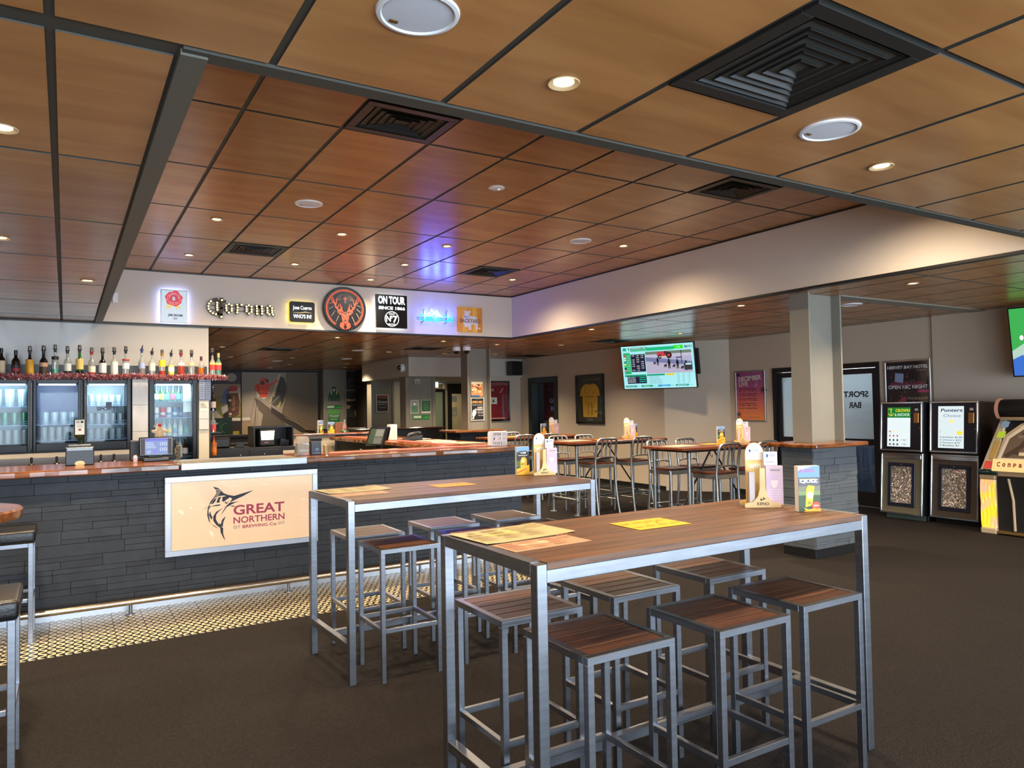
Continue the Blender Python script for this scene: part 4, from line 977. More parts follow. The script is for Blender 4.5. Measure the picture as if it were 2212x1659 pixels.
SB = [
 (-0.6, .30, .036, DARKB, (222, 196, 158), 'dark bottle with cream label cut by the left photo edge', 'cap', dict(lab_z=(0.02, .55))),
 (-0.47, .28, .042, DARKB, (60, 34, 44), 'wide black liqueur bottle with small red logo', 'cap', dict(band=(.16, .3, (150, 50, 60)))),
 (-0.34, .275, .037, DARKB, (230, 166, 40), 'dark bottle with bright yellow label', 'dome', dict(lab_z=(.06, .66))),
 (-0.21, .285, .041, DARKB, (70, 54, 44), 'black cream liqueur bottle with oval picture label', 'dome', dict(band=(.36, .52, (196, 150, 120)))),
 (-0.1, .30, .034, CLEARB, None, 'tall clear bottle with black collar and green tint', 'dome', dict(fill=(.4, GREENG), band=(.62, .74, (26, 26, 28)))),
 (0.02, .285, .037, CLEARB, (214, 214, 206), 'clear bottle with white label and dark base', 'dome', dict(fill=(.3, DARKB), lab_z=(.2, .5))),
 (0.14, .30, .038, GREENB, (226, 190, 108), 'green whiskey bottle with tan label', 'dome', dict(lab_z=(.26, .66), fill=(.34, DARKB))),
 (0.26, .275, .038, CLEARB, (226, 214, 190), 'clear bottle with red neck and red stripe', 'dome', dict(band=(.1, .16, (170, 34, 46)), capc=(150, 40, 36))),
 (0.37, .275, .039, DARKB, (222, 216, 212), 'dark bottle with large pale label', 'dome', dict(lab_z=(.14, .56))),
 (0.49, .285, .038, CLEARB, (226, 220, 208), 'frosted white rum bottle with palm picture', 'dome', dict(lab_z=(.05, .6))),
 (0.61, .30, .037, CLEARB, (236, 232, 226), 'clear white rum bottle with round red seal', 'dome', dict(lab_z=(.3, .52), band=(.62, .68, (170, 50, 46)))),
 (0.78, .315, .036, CLEARB, (150, 160, 196), 'tall frosted vodka bottle with blue neck', 'spout', dict(lab_z=(.3, .5), capc=(40, 52, 110), fill=(.45, M('grey_spirit', (120, 112, 110), rough=0.1)))),
 (0.89, .29, .036, CLEARB, (214, 204, 186), 'clear square-shouldered bottle with cream label', 'spout', dict(lab_z=(.24, .56))),
 (1.0, .27, .035, CLEARB, (238, 196, 40), 'bottle with yellow sun label over red liquid', 'dome', dict(lab_z=(.44, .74), fill=(.4, REDB), capc=(160, 110, 40))),
 (1.1, .275, .034, CLEARB, (236, 236, 220), 'pale yellow tequila bottle with white label', 'spout', dict(lab_z=(.22, .42), fill=(.8, M('straw_spirit', (206, 196, 110), rough=0.1)))),
 (1.21, .275, .039, CLEARB, (222, 214, 206), 'round bottle of red spirit with white label', 'dome', dict(lab_z=(.5, .62), fill=(.72, REDB), capc=(140, 26, 46))),
 (1.33, .275, .039, CLEARB, (226, 180, 140), 'round clear bottle with peach label', 'dome', dict(lab_z=(.5, .64))),
 (1.44, .25, .036, CLEARB, None, 'short bottle of amber spirit with dark cap', 'cap', dict(fill=(.7, AMBER), capc=(70, 20, 24))),
 (1.55, .29, .033, CLEARB, (198, 60, 56), 'left of two slim bottles with red and orange labels at shelf end', 'dome', dict(lab_z=(.28, .5), band=(.5, .58, (236, 190, 110)))),
 (1.62, .285, .033, GLASS('aqua_spirit_glass', (170, 214, 200), gloss=0.16, body=0.35, body_rgb=(120, 176, 150)), (198, 60, 56), 'right of two slim bottles with red and orange labels at shelf end', 'cap', dict(lab_z=(.28, .5), band=(.5, .58, (236, 190, 110)), capc=(200, 150, 110))),
]
for x, H, r, gl, lc, lab, cl, kw in SB: bottle(x, BY - (0.14 if x > 1.5 else 0), BZ, H, r, gl, lc, lab, cl, **kw)

# side shelves at the end of the pier
ss = thing('side_shelf_unit', 'dark bottle shelves on the end of the fridge pier', 'shelf', (1.56, 9.6, 0.95))
MB().box(1.482, 1.5, FY + 0.03, FY + 0.6, 0.95, 1.95).build('back_board', BLACK, ss)
for z in (1.02, 1.3, 1.56): MB().box(1.5, 1.63, FY + 0.05, FY + 0.5, z - 0.012, z).build('shelf', BLACK, ss)
bottle(1.545, FY + 0.15, 1.561, .27, .034, DARKB, (170, 150, 140), 'dark bottle on top side shelf beside the jockey mural', 'dome', group='bottles on the side shelves')
bottle(1.545, FY + 0.15, 1.301, .225, .035, CLEARB, (190, 60, 60), 'clear bottle with red label on middle side shelf', 'cap', fill=(.3, REDB), capc=(200, 160, 90), group='bottles on the side shelves')
bottle(1.55, FY + 0.13, 1.021, .24, .033, AMBER, (196, 110, 30), 'amber bottle with red cap on low side shelf', 'cap', capc=(190, 40, 40), group='bottles on the side shelves')
A = Art(plane(FRONT, (0, FY + 0.008, 0)))
A.rect(1.368, 1.69, 1.5, 1.95, (112, 122, 142)); A.rect(1.375, 1.71, 1.43, 1.94, (176, 184, 200)); A.rect(1.445, 1.71, 1.495, 1.94, (150, 160, 182))
for k in range(9): A.rect(1.38, 1.725 + k * .023, 1.425, 1.733 + k * .023, (70, 80, 100)); A.rect(1.45, 1.725 + k * .023, 1.49, 1.733 + k * .023, (70, 80, 100))
tag(A.build('notice_sheet'), 'blue-grey notice sheet on the pier beside the tall fridge', 'notice')
A = Art(plane(FRONT, (0, FY + 0.007, 0))); A.rect(1.375, 1.56, 1.472, 1.67, (222, 212, 192))
for k in range(4): A.rect(1.385, 1.6 + k * .015, 1.46 - .012 * k, 1.606 + k * .015, (80, 76, 70))
tag(A.build('notice_sheet'), 'small cream note on the pier beside the tall fridge', 'notice')
# ------------------------------------------------------------------ signs on the bulkhead above the bar
SY = CY1   # wall face
def sign_box(name, label, x0, x1, z0, z1, depth, mat, gap=0.012, bevel=0.004, cat='sign'):
    t = thing(name, label, cat, ((x0 + x1) / 2, SY, z0))
    MB().box(x0, x1, SY - gap - depth, SY - gap, z0, z1).build('case', mat, t, bevel=bevel)
    for x in (x0 + 0.03, x1 - 0.03): MB().box(x - 0.008, x + 0.008, SY - gap, SY, (z0 + z1) / 2 - 0.01, (z0 + z1) / 2 + 0.01).build('bracket', BLACKP, t)
    return t, Art(plane(FRONT, (0, SY - gap - depth, 0)))
def halo(t, x, z, w, h, energy, col):
    """strip lamp behind a sign, washing the wall"""
    ld = bpy.data.lights.new('sign_back_light', 'AREA'); ld.shape = 'RECTANGLE'; ld.size = w; ld.size_y = h; ld.energy = energy; ld.color = col
    lo = bpy.data.objects.new('sign_back_light', ld); COL.objects.link(lo); lo.location = (x, SY - 0.045, z); lo.rotation_euler = (PI / 2, 0, 0)
    lo.parent = t; lo.matrix_parent_inverse = world_of(t).inverted()

# whiskey light box
t, A = sign_box('whiskey_light_box', 'white glowing light box with red wax seal at left of the bulkhead', 1.015, 1.323, 2.683, 3.095, 0.05, M('lightbox_case', (206, 220, 236), rough=0.3), gap=0.05)
WG = EM('lightbox_face', (206, 224, 240), 0.8)
A.rect(1.027, 2.695, 1.311, 3.083, WG)
A.poly([(1.1, 2.95), (1.2, 2.95), (1.255, 2.855), (1.225, 2.87), (1.2, 2.845), (1.175, 2.89), (1.15, 2.895), (1.12, 2.84), (1.1, 2.865), (1.07, 2.855)], glow((222, 200, 120), 0.9))
seal = [(1.167 + (0.098 + 0.008 * math.sin(7 * a)) * math.cos(a), 2.985 + (0.096 + 0.008 * math.cos(5 * a)) * math.sin(a)) for a in [2 * PI * i / 40 for i in range(40)]]
A.poly(seal, glow((214, 36, 62), 0.9)); A.ring(1.167, 2.985, 0.078, 0.006, glow((250, 120, 130), 0.9)); A.disc(1.167, 2.985, 0.045, 0.045, glow((196, 20, 50), 0.9))
A.text('B', 1.15, 2.96, 1.184, 3.008, WG, bold=0.03)
for k in range(9):
    a = PI * (0.06 + 0.11 * k); A.text('JIM.BEAM.'[8 - k] if 'JIM.BEAM.'[8 - k] != '.' else 'I', 1.167 + 0.056 * math.cos(a) - 0.006, 2.985 + 0.056 * math.sin(a) - 0.006, 1.167 + 0.056 * math.cos(a) + 0.006, 2.985 + 0.056 * math.sin(a) + 0.008, WG)
A.text('SINCE 1795', 1.125, 2.925, 1.21, 2.937, WG)
A.text('JIM BEAM', 1.095, 2.75, 1.265, 2.79, (34, 44, 56), bold=0.03); A.rect(1.15, 2.735, 1.21, 2.741, (60, 70, 80)); A.rect(1.16, 2.722, 1.2, 2.728, (60, 70, 80))
A.build('lit_face', t); halo(t, 1.17, 2.89, 0.3, 0.4, 5.0, (0.35, 0.45, 1.0))

# light-bulb letters
t = thing('bulb_letter_sign', 'beer name in dark letters studded with warm bulbs', 'sign', (2.0, SY, 2.77))
STR = {'C': [(1.679, 3.016), (1.609, 2.982), (1.587, 2.951), (1.579, 2.916), (1.582, 2.882), (1.603, 2.852), (1.633, 2.829), (1.67, 2.817), (1.70, 2.825), (1.735, 2.81)],
 'I': [(1.686, 2.985), (1.686, 2.936), (1.685, 2.905), (1.69, 2.85)], 'S': [(1.744, 3.025), (1.742, 2.9), (1.736, 2.78)], 'Ch': [(1.70, 2.98), (1.744, 3.004), (1.784, 2.99)],
 'o': [(1.83, 2.957), (1.797, 2.937), (1.797, 2.905), (1.801, 2.873), (1.829, 2.846), (1.866, 2.873), (1.866, 2.902), (1.863, 2.941), (1.83, 2.957)],
 'r': [(1.989, 2.958), (1.934, 2.955), (1.939, 2.92), (1.937, 2.884), (1.934, 2.845)],
 'p': [(2.082, 2.955), (2.051, 2.937), (2.053, 2.905), (2.052, 2.875), (2.084, 2.847), (2.116, 2.87), (2.116, 2.903), (2.116, 2.939), (2.082, 2.955)],
 'n': [(2.187, 2.84), (2.185, 2.885), (2.186, 2.92), (2.182, 2.952), (2.215, 2.94), (2.247, 2.951), (2.25, 2.919), (2.252, 2.886), (2.252, 2.843)],
 'a': [(2.355, 2.962), (2.32, 2.934), (2.322, 2.901), (2.321, 2.87), (2.346, 2.849), (2.384, 2.873), (2.382, 2.903), (2.382, 2.936), (2.355, 2.962)], 't': [(2.384, 2.873), (2.405, 2.84)]}
BRZ = M('bronze_letter', (58, 44, 26), rough=0.4, metal=0.4)
for k, pts in STR.items():
    q = MB()
    for a, b in zip(pts, pts[1:]):
        dx, dz = b[0] - a[0], b[1] - a[1]; l = math.hypot(dx, dz); ex, ez = dx / l * 0.012, dz / l * 0.012
        q.bar((a[0] - ex, SY - 0.045, a[1] - ez), (b[0] + ex, SY - 0.045, b[1] + ez), 0.04, 0.033, up=(0, 0, 1) if abs(dx) > abs(dz) else (1, 0, 0))
    q.build('letter_stroke', BRZ, t)
MB().box(1.62, 2.42, SY - 0.028, SY - 0.018, 2.872, 2.882).box(1.62, 2.42, SY - 0.028, SY - 0.018, 2.932, 2.942).build('carrier_rail', BRZ, t)
MB().box(1.8, 1.815, SY - 0.02, SY, 2.87, 2.89).box(2.3, 2.315, SY - 0.02, SY, 2.87, 2.89).build('wall_fixing', BRZ, t)
BULB = EM('warm_bulb', (255, 226, 150), 3.2)
bm_ = MB().lathe([(0.0001, 0.016), (0.008, 0.014), (0.0125, 0.007), (0.0125, 0.0)], 10, axis='-y').mesh('bulb', BULB, smooth=True)
BP = [(1.609, 2.982), (1.587, 2.951), (1.579, 2.916), (1.582, 2.882), (1.603, 2.852), (1.633, 2.829), (1.67, 2.817), (1.686, 2.968), (1.685, 2.936), (1.685, 2.905), (1.688, 2.874), (1.744, 3.004), (1.736, 2.786),
 (1.83, 2.957), (1.797, 2.937), (1.797, 2.905), (1.801, 2.873), (1.829, 2.846), (1.866, 2.873), (1.866, 2.902), (1.863, 2.941), (1.989, 2.958), (1.934, 2.955), (1.939, 2.92), (1.937, 2.884), (1.934, 2.852),
 (2.082, 2.955), (2.051, 2.937), (2.053, 2.905), (2.052, 2.875), (2.084, 2.847), (2.116, 2.87), (2.116, 2.903), (2.116, 2.939), (2.187, 2.85), (2.185, 2.885), (2.186, 2.92), (2.182, 2.952), (2.247, 2.951), (2.25, 2.919), (2.252, 2.886), (2.252, 2.853),
 (2.355, 2.962), (2.32, 2.934), (2.322, 2.901), (2.321, 2.87), (2.346, 2.849), (2.384, 2.873), (2.382, 2.903), (2.382, 2.936), (2.396, 2.846)]
for x, z in BP: place('bulb', bm_, t, Matrix.Translation((x, SY - 0.064, z)))

# tequila sign
t, A = sign_box('tequila_sign', 'black rounded tequila sign with yellow lit edge', 2.592, 2.956, 2.75, 3.048, 0.05, EM('yellow_edge', (240, 214, 90), 1.1), gap=0.05, bevel=0.02)
def rrect(x0, z0, x1, z1, r, n=5):
    p = []
    for cx, cz, a0 in ((x1 - r, z1 - r, 0), (x0 + r, z1 - r, PI / 2), (x0 + r, z0 + r, PI), (x1 - r, z0 + r, 1.5 * PI)):
        for i in range(n + 1): p.append((cx + r * math.cos(a0 + PI / 2 * i / n), cz + r * math.sin(a0 + PI / 2 * i / n)))
    return p
A.poly(rrect(2.604, 2.758, 2.952, 3.04, 0.03), (14, 14, 15))
WL = glow((240, 244, 246), 1.3)
A.text('Jose Cuervo', 2.65, 2.915, 2.91, 2.985, WL, bold=0.03); A.line([(2.65, 2.89), (2.75, 2.885), (2.82, 2.9), (2.91, 2.89)], [0.004, 0.01, 0.014, 0.003], glow((226, 190, 130), 1.0))
A.text("WHO'S IN?", 2.655, 2.81, 2.908, 2.868, WL, bold=0.04); A.build('lit_face', t); halo(t, 2.77, 2.9, 0.33, 0.26, 1.2, (1, 0.85, 0.35))

# stag disc
t = thing('stag_disc_sign', 'round black sign with orange stag head and rays', 'sign', (3.394, SY, 2.665))
cx, cz, RR = 3.394, 2.979, 0.314
MB().lathe([(RR, 0.0), (RR, 0.045), (RR - 0.006, 0.05), (0.0001, 0.05)], 64, (cx, SY - 0.02, cz), axis='-y').build('disc', M('disc_black', (16, 15, 16), rough=0.2), t, smooth=True)
MB().lathe([(0.1, 0), (0.1, 0.022)], 24, (cx, SY, cz), axis='-y').build('stand_off', BLACKP, t)
A = Art(plane(FRONT, (cx, SY - 0.07, cz)))
OR = glow((244, 86, 38), 0.95); OR2 = glow((236, 120, 60), 0.7); RAY = M('ray_cream', (196, 150, 120), rough=0.5)
K = RR / 268.0
def sp_(pts): return [((x - 368) * K, (382 - y) * K) for x, y in pts]
A.ring(0, 0, 0.276, 0.016, OR, -PI * 0.325, PI * 1.325); A.ring(0, 0, 0.252, 0.005, OR2, -PI * 0.335, PI * 1.335)
for i in range(24):
    a = 2 * PI * i / 24 + 0.13; r0, r1 = (0.07, 0.165) if math.sin(a) > -0.25 else (0.2, 0.245)
    ox, oz = 0.0, (382 - 268) * K
    if math.sin(a) > -0.25: A.line([(ox + r0 * math.cos(a), oz + r0 * math.sin(a) * 0.8), (ox + r1 * 0.75 * math.cos(a), oz + r1 * 0.75 * math.sin(a) * .75)], 0.004, RAY)
for p in (((172, 325), (230, 312)), ((170, 392), (222, 360)), ((198, 475), (245, 410)), ((255, 540), (290, 465)), ((565, 350), (515, 330)), ((565, 420), (515, 380)), ((545, 495), (510, 430)), ((490, 550), (452, 470))): A.line(sp_(p), 0.004, RAY)
A.line(sp_([(370, 233), (370, 312)]), 0.012, OR); A.line(sp_([(345, 258), (397, 258)]), 0.011, OR)
for sgn in (1, -1):
    m_ = lambda P: sp_([(368 + sgn * (x - 368), y) for x, y in P])
    A.line(m_([(345, 415), (290, 400), (255, 370), (240, 320), (225, 275), (205, 235)]), [0.018, 0.022, 0.022, 0.02, 0.015, 0.004], OR)
    for P in ([(240, 320), (215, 310), (200, 275), (200, 245)], [(247, 345), (262, 310), (262, 270), (275, 250)], [(262, 375), (290, 350), (290, 320)], [(305, 402), (318, 370), (308, 335), (315, 318)], [(330, 410), (325, 375), (335, 350)]):
        A.line(m_(P), [0.016] + [0.012] * (len(P) - 2) + [0.003], OR)
    A.poly(m_([(325, 430), (290, 405), (268, 408), (280, 435), (305, 458), (330, 455)]), OR); A.poly(m_([(315, 435), (292, 415), (280, 415), (295, 440)]), (16, 15, 16))
    A.poly(m_([(335, 540), (305, 560), (300, 600), (320, 620), (365, 635), (345, 600), (362, 580)]), OR)
A.poly(sp_([(335, 430), (368, 418), (402, 430), (415, 460), (412, 500), (400, 545), (368, 570), (336, 545), (325, 500), (322, 460)]), OR)
A.poly(sp_([(345, 425), (368, 430), (392, 425), (380, 460), (368, 450), (356, 460)]), (16, 15, 16))
A.poly(sp_([(352, 515), (368, 508), (386, 515), (380, 535), (368, 542), (356, 535)]), (16, 15, 16))
for sgn in (1, -1):
    A.poly([(sgn * (x - 368) * K, (382 - y) * K) for x, y in [(335, 470), (356, 478), (352, 488), (336, 482)]], (16, 15, 16))
    A.line([(sgn * (x - 368) * K, (382 - y) * K) for x, y in [(342, 530), (352, 552), (368, 562)]], 0.006, (16, 15, 16))
A.build('stag_artwork', t)

# tour sign
t, A = sign_box('tour_sign', 'square black sign with white tour lettering and numbered circle', 3.85, 4.335, 2.732, 3.22, 0.05, BLACKG, gap=0.05)
A.text('ON TOUR', 3.88, 3.08, 4.303, 3.2, WL, bold=0.05); A.text('SINCE 1866', 3.885, 3.0, 4.3, 3.05, WL, bold=0.05)
A.ring(4.09, 2.866, 0.113, 0.012, WL); A.text('OLD', 4.045, 2.925, 4.135, 2.955, WL, bold=0.03); A.text('N', 4.0, 2.825, 4.075, 2.915, WL, bold=0.03); A.text('o', 4.075, 2.87, 4.1, 2.915, WL, bold=0.02); A.text('7', 4.105, 2.81, 4.18, 2.915, WL, bold=0.04); A.text('BRAND', 4.035, 2.775, 4.145, 2.8, WL, bold=0.02)
A.build('lit_lettering', t); halo(t, 4.09, 2.97, 0.46, 0.46, 3.0, (0.85, 0.95, 1.0))

# blue neon
t = thing('neon_sign', 'blue neon script sign with white mountain outline', 'sign', (4.83, SY, 2.86))
BN = EM('neon_cyan', (20, 200, 250), 1.6); WN = EM('neon_white', (220, 240, 255), 1.8)
MB().tube([(4.683, SY - 0.06, 2.962), (4.725, SY - 0.06, 3.0), (4.752, SY - 0.06, 3.049), (4.775, SY - 0.06, 3.02), (4.799, SY - 0.06, 2.99), (4.822, SY - 0.06, 3.025), (4.84, SY - 0.06, 3.029), (4.865, SY - 0.06, 2.99), (4.901, SY - 0.06, 2.951)], 0.009, 8).build('white_tube', WN, t, smooth=True)
A = Art(plane(FRONT, (0, SY - 0.06, 0))); A.text('Canadian Club', 4.545, 2.865, 5.12, 2.968, BN, bold=0.022, shear=0.1)
A.build('blue_tube_lettering', t)
q = MB()
for z in (2.895, 2.92): q.tube([(4.51, SY - 0.04, z), (5.14, SY - 0.04, z)], 0.004, 6)
for x in (4.62, 5.01): q.tube([(x + 0.02, SY - 0.04, 3.05), (x, SY - 0.04, 3.03), (x, SY - 0.04, 2.86), (x - 0.02, SY - 0.02, 2.845), (x - 0.02, SY, 2.845)], 0.005, 6)
q.build('wire_frame', BLACKP, t)
for x in (4.65, 4.83, 5.02):
    ld = bpy.data.lights.new('neon_glow', 'POINT'); ld.energy = 8.0; ld.color = (0.06, 0.12, 1.0); ld.shadow_soft_size = 0.03
    lo = bpy.data.objects.new('neon_glow', ld); COL.objects.link(lo); lo.location = (x, SY - 0.1, 2.93); lo.parent = t; lo.matrix_parent_inverse = world_of(t).inverted()

# bear board
t = thing('bear_board', 'orange timber board with white bear picture', 'sign', (5.43, SY, 2.732))
PLK = [WOOD('orange_plank_%d' % i, a, b, stretch=(14, 14, 1.2), rough=0.5) for i, (a, b) in enumerate((((206, 122, 40), (226, 150, 50)), ((214, 150, 50), (232, 176, 66))))]
for k in range(5): MB().box(5.21 + k * 0.0882, 5.21 + (k + 1) * 0.0882 - 0.0015, SY - 0.018, SY, 2.732, 3.118).build('plank', PLK[k % 2], t)
A = Art(plane(FRONT, (0, SY - 0.018, 0)))
bear = [(5.33, 3.06), (5.36, 3.065), (5.375, 3.05), (5.43, 3.07), (5.45, 3.055), (5.41, 3.0), (5.44, 2.985), (5.51, 2.985), (5.56, 2.955), (5.575, 2.9), (5.57, 2.83), (5.575, 2.775), (5.53, 2.77), (5.525, 2.83), (5.5, 2.86), (5.455, 2.85), (5.45, 2.78), (5.455, 2.765), (5.405, 2.765), (5.395, 2.82), (5.35, 2.8), (5.33, 2.83), (5.305, 2.92), (5.32, 2.99), (5.345, 3.02)]
A.poly(bear, (216, 208, 200)); A.text('Bears', 5.32, 2.955, 5.42, 2.99, (70, 50, 36), shear=0.2); A.text('BACKYARD', 5.255, 2.875, 5.62, 2.94, (122, 78, 44), bold=0.03); A.disc(5.6, 2.79, 0.018, 0.018, (232, 190, 120)); A.text('lager', 5.58, 2.755, 5.63, 2.77, (60, 40, 26))
A.build('printed_bear', t)
tag(MB().tube([(5.67, SY - 0.006, 3.08), (5.685, SY - 0.006, 2.98), (5.68, SY - 0.006, 2.9), (5.665, SY - 0.008, 2.84), (5.68, SY - 0.01, 2.87)], 0.0035, 6).build('loose_cable', WHITE), 'thin white cable hanging beside the bear board', 'cable')

tag(MB().box(.49, .55, SY - .04, SY, 2.9, 3.03).build('sensor_box', WHITE, bevel=.006), 'small white sensor box at the left end of the bulkhead', 'sensor')
# ------------------------------------------------------------------ things on the bar
ZB = 1.138
# shot machine
t = thing('shot_machine', 'black shot tap machine with upturned green bottle on the bar', 'dispenser', (0.1, 6.98, ZB))
MB().box(0.0, 0.2, 6.86, 7.1, ZB, ZB + 0.145).build('body', M('machine_navy', (34, 38, 48), rough=0.4), t, bevel=0.006)
MB().box(0.018, 0.182, 6.88, 7.08, ZB + 0.145, ZB + 0.165).build('bottle_tray', BLACKP, t, bevel=0.004)
q = MB()
for k in range(18): q.box(0.014 + k * 0.0098, 0.02 + k * 0.0098, 6.857, 6.861, ZB + 0.12, ZB + 0.137)
q.build('vent_slots', BLACKG, t)
MB().lathe([(0.038, 0), (0.036, 0.006), (0.0001, 0.007)], 28, (0.1, 6.86, ZB + 0.015), axis='-y', sy=0.6).build('badge', M('brass_badge', (170, 140, 90), rough=0.35, metal=0.5), t)
MB().lathe([(0.0001, 0.167), (0.013, 0.167), (0.014, 0.2), (0.04, 0.235), (0.042, 0.36), (0.036, 0.372), (0.0001, 0.372)], 20, (0.1, 6.97, ZB)).build('bottle', M('jager_green', (18, 46, 26), rough=0.1, coat=0.4), t, smooth=True)
A = Art(plane(FRONT, (0.1, 6.925, ZB))); A.rect(-0.033, 0.245, 0.033, 0.365, (220, 218, 206)); A.disc(0, 0.285, 0.012, 0.009, (150, 60, 50)); A.rect(-0.022, 0.30, 0.022, 0.33, (196, 194, 186))
for k in range(3): A.rect(-0.026, 0.338 + k * .008, 0.0, 0.342 + k * .008, (60, 60, 58))
A.rect(0.006, 0.338, 0.026, 0.358, (50, 50, 50)); A.build('bottle_label', t)
# till at left
t = thing('till_terminal', 'black till with blue touch screen on the left bar top', 'till', (0.66, 6.95, ZB))
MB().box(0.56, 0.76, 6.9, 7.12, ZB, ZB + 0.03).box(0.6, 0.72, 6.98, 7.08, ZB + 0.03, ZB + 0.14).build('stand', BLACKP, t, bevel=0.006)
MB().box(0.53, 0.795, 6.93, 6.965, ZB + 0.045, ZB + 0.205).build('monitor', BLACKG, t, bevel=0.008)
A = Art(plane(FRONT, (0.53, 6.93, ZB + 0.045)))
A.rect(0.012, 0.012, 0.253, 0.148, (70, 64, 60)); A.rect(0.045, 0.014, 0.222, 0.146, glow((120, 140, 200), 0.8)); A.rect(0.045, 0.128, 0.222, 0.146, glow((92, 76, 210), 0.9))
for k in range(4): A.rect(0.052, 0.068 + k * .014, 0.13 - .008 * k, 0.074 + k * .014, glow((190, 200, 236), 0.9))
for x, z in ((.172, .1), (.202, .1), (.172, .055), (.202, .055), (.075, .035)): A.ring(x, z, 0.013, 0.004, glow((220, 226, 250), 0.9))
A.rect(0.11, 0.03, 0.14, 0.05, glow((130, 110, 220), 0.9)); A.build('lit_screen', t)
t2 = MB().box(0.475, 0.83, 7.125, 7.2, ZB, ZB + 0.175).build('till_hood', BLACK, bevel=0.006); tag(t2, 'black box shroud behind the blue screened till', 'till hood')
t = thing('gingerbread_ornament', 'gingerbread man ornament with red hat standing on the till', 'ornament', (0.7, 7.06, ZB + 0.176))
gm = [(-0.035, 0), (-0.012, 0.012), (0.012, 0.012), (0.035, 0), (0.045, 0.03), (0.03, 0.055), (0.062, 0.065), (0.066, 0.085), (0.025, 0.09), (0.022, 0.115), (-0.022, 0.115), (-0.025, 0.09), (-0.066, 0.085), (-0.062, 0.065), (-0.03, 0.055), (-0.045, 0.03)]
MB().prism(gm, Matrix.Translation((0.7, 7.05, ZB + 0.176)) @ FRONT, 0.02).build('body', M('gingerbread', (206, 170, 130), rough=0.8), t, bevel=0.004)
MB().lathe([(0.016, 0.112), (0.014, 0.14), (0.0001, 0.145)], 12, (0.7, 7.045, ZB + 0.176)).build('hat', ink((150, 24, 34)), t)
MB().tube([(0.675, 7.04, ZB + 0.28), (0.66, 7.04, ZB + 0.3), (0.662, 7.04, ZB + 0.315)], 0.003, 6).tube([(0.668, 7.04, ZB + 0.29), (0.65, 7.04, ZB + 0.296)], 0.003, 6).build('antler', ink((190, 160, 110)), t)
for z in (0.03, 0.05, 0.07): MB().lathe([(0.004, 0), (0.0001, 0.004)], 8, (0.7, 7.03, ZB + 0.176 + z), axis='-y').build('button', ink((244, 240, 230)), t)
tag(MB().lathe([(0.016, 0), (0.018, 0.045), (0.012, 0.05), (0.012, 0.06)], 14, (0.5, 6.9, ZB)).build('lidded_jar', M('pink_jar', (222, 196, 192), rough=0.3), smooth=True), 'small pink lidded jar left of the blue screened till', 'jar')
# star tinsel stack right of till
t = thing('twig_star_decoration', 'woven twig stack with star right of the blue screened till', 'ornament', (0.83, 6.93, ZB))
q = MB()
for k in range(8): q.lathe([(0.018, 0.0), (0.024, 0.008), (0.018, 0.016)], 10, (0.83 + 0.004 * (k % 2), 6.93, ZB + k * 0.016))
q.build('twig_rings', M('twig', (96, 86, 74), rough=0.8), t)
star = [(0.02 * (1 if i % 2 == 0 else .45) * math.sin(PI * i / 5), 0.02 * (1 if i % 2 == 0 else .45) * math.cos(PI * i / 5)) for i in range(10)]
MB().prism(star, Matrix.Translation((0.828, 6.93, ZB + 0.15)) @ FRONT, 0.006).build('star', M('twig', (0, 0, 0)), t)

# straw box and menus by the steel top
t = thing('straw_box', 'tall clear box of pale paper straws on the steel drain top', 'box', (1.85, 6.75, ZB))
MB().box(1.795, 1.905, 6.7, 6.8, ZB, ZB + 0.015).box(1.795, 1.8, 6.7, 6.8, ZB + .015, ZB + 0.11).box(1.9, 1.905, 6.7, 6.8, ZB + .015, ZB + 0.11).box(1.8, 1.9, 6.7, 6.705, ZB + .015, ZB + 0.11).build('holder', ACRYL, t)
STRAW = M('paper_straw', (216, 196, 168), rough=0.6, objvar=0.1, var=0.05)
sm = MB().tube([(0, 0, 0), (0, 0, 0.155)], 0.0055, 7).mesh('straw', STRAW, smooth=True)
for i in range(8):
    for j in range(5): place('straw', sm, t, Matrix.Translation((1.807 + i * 0.0122, 6.712 + j * 0.017, ZB + 0.016)))
t = thing('napkin_caddy', 'black napkin caddy beside the paper straws', 'caddy', (1.975, 6.75, ZB))
MB().box(1.925, 2.02, 6.72, 6.8, ZB, ZB + 0.125).build('body', BLACKP, t, bevel=0.004)
MB().box(1.935, 2.03, 6.735, 6.81, ZB + 0.125, ZB + 0.15).build('napkins', M('dark_napkin', (30, 30, 34), rough=0.8), t)
A = Art(plane(FRONT, (1.925, 6.72, ZB))); A.rect(0.022, 0.008, 0.088, 0.075, (58, 70, 92)); A.disc(0.055, 0.05, 0.02, 0.015, (110, 122, 140)); A.text('HAVE FUN', 0.03, 0.012, 0.08, 0.02, (226, 228, 230)); A.build('printed_label', t)
tag(MB().lathe([(0.026, 0), (0.031, 0.085), (0.029, 0.085), (0.024, 0.008), (0.0001, 0.008)], 18, (2.06, 6.7, ZB)).build('drinking_glass', GLASS('amber_glass', (236, 226, 196), gloss=0.16, body=0.2, body_rgb=(220, 206, 170)), smooth=True), 'empty clear glass beside the black napkin caddy', 'glass')

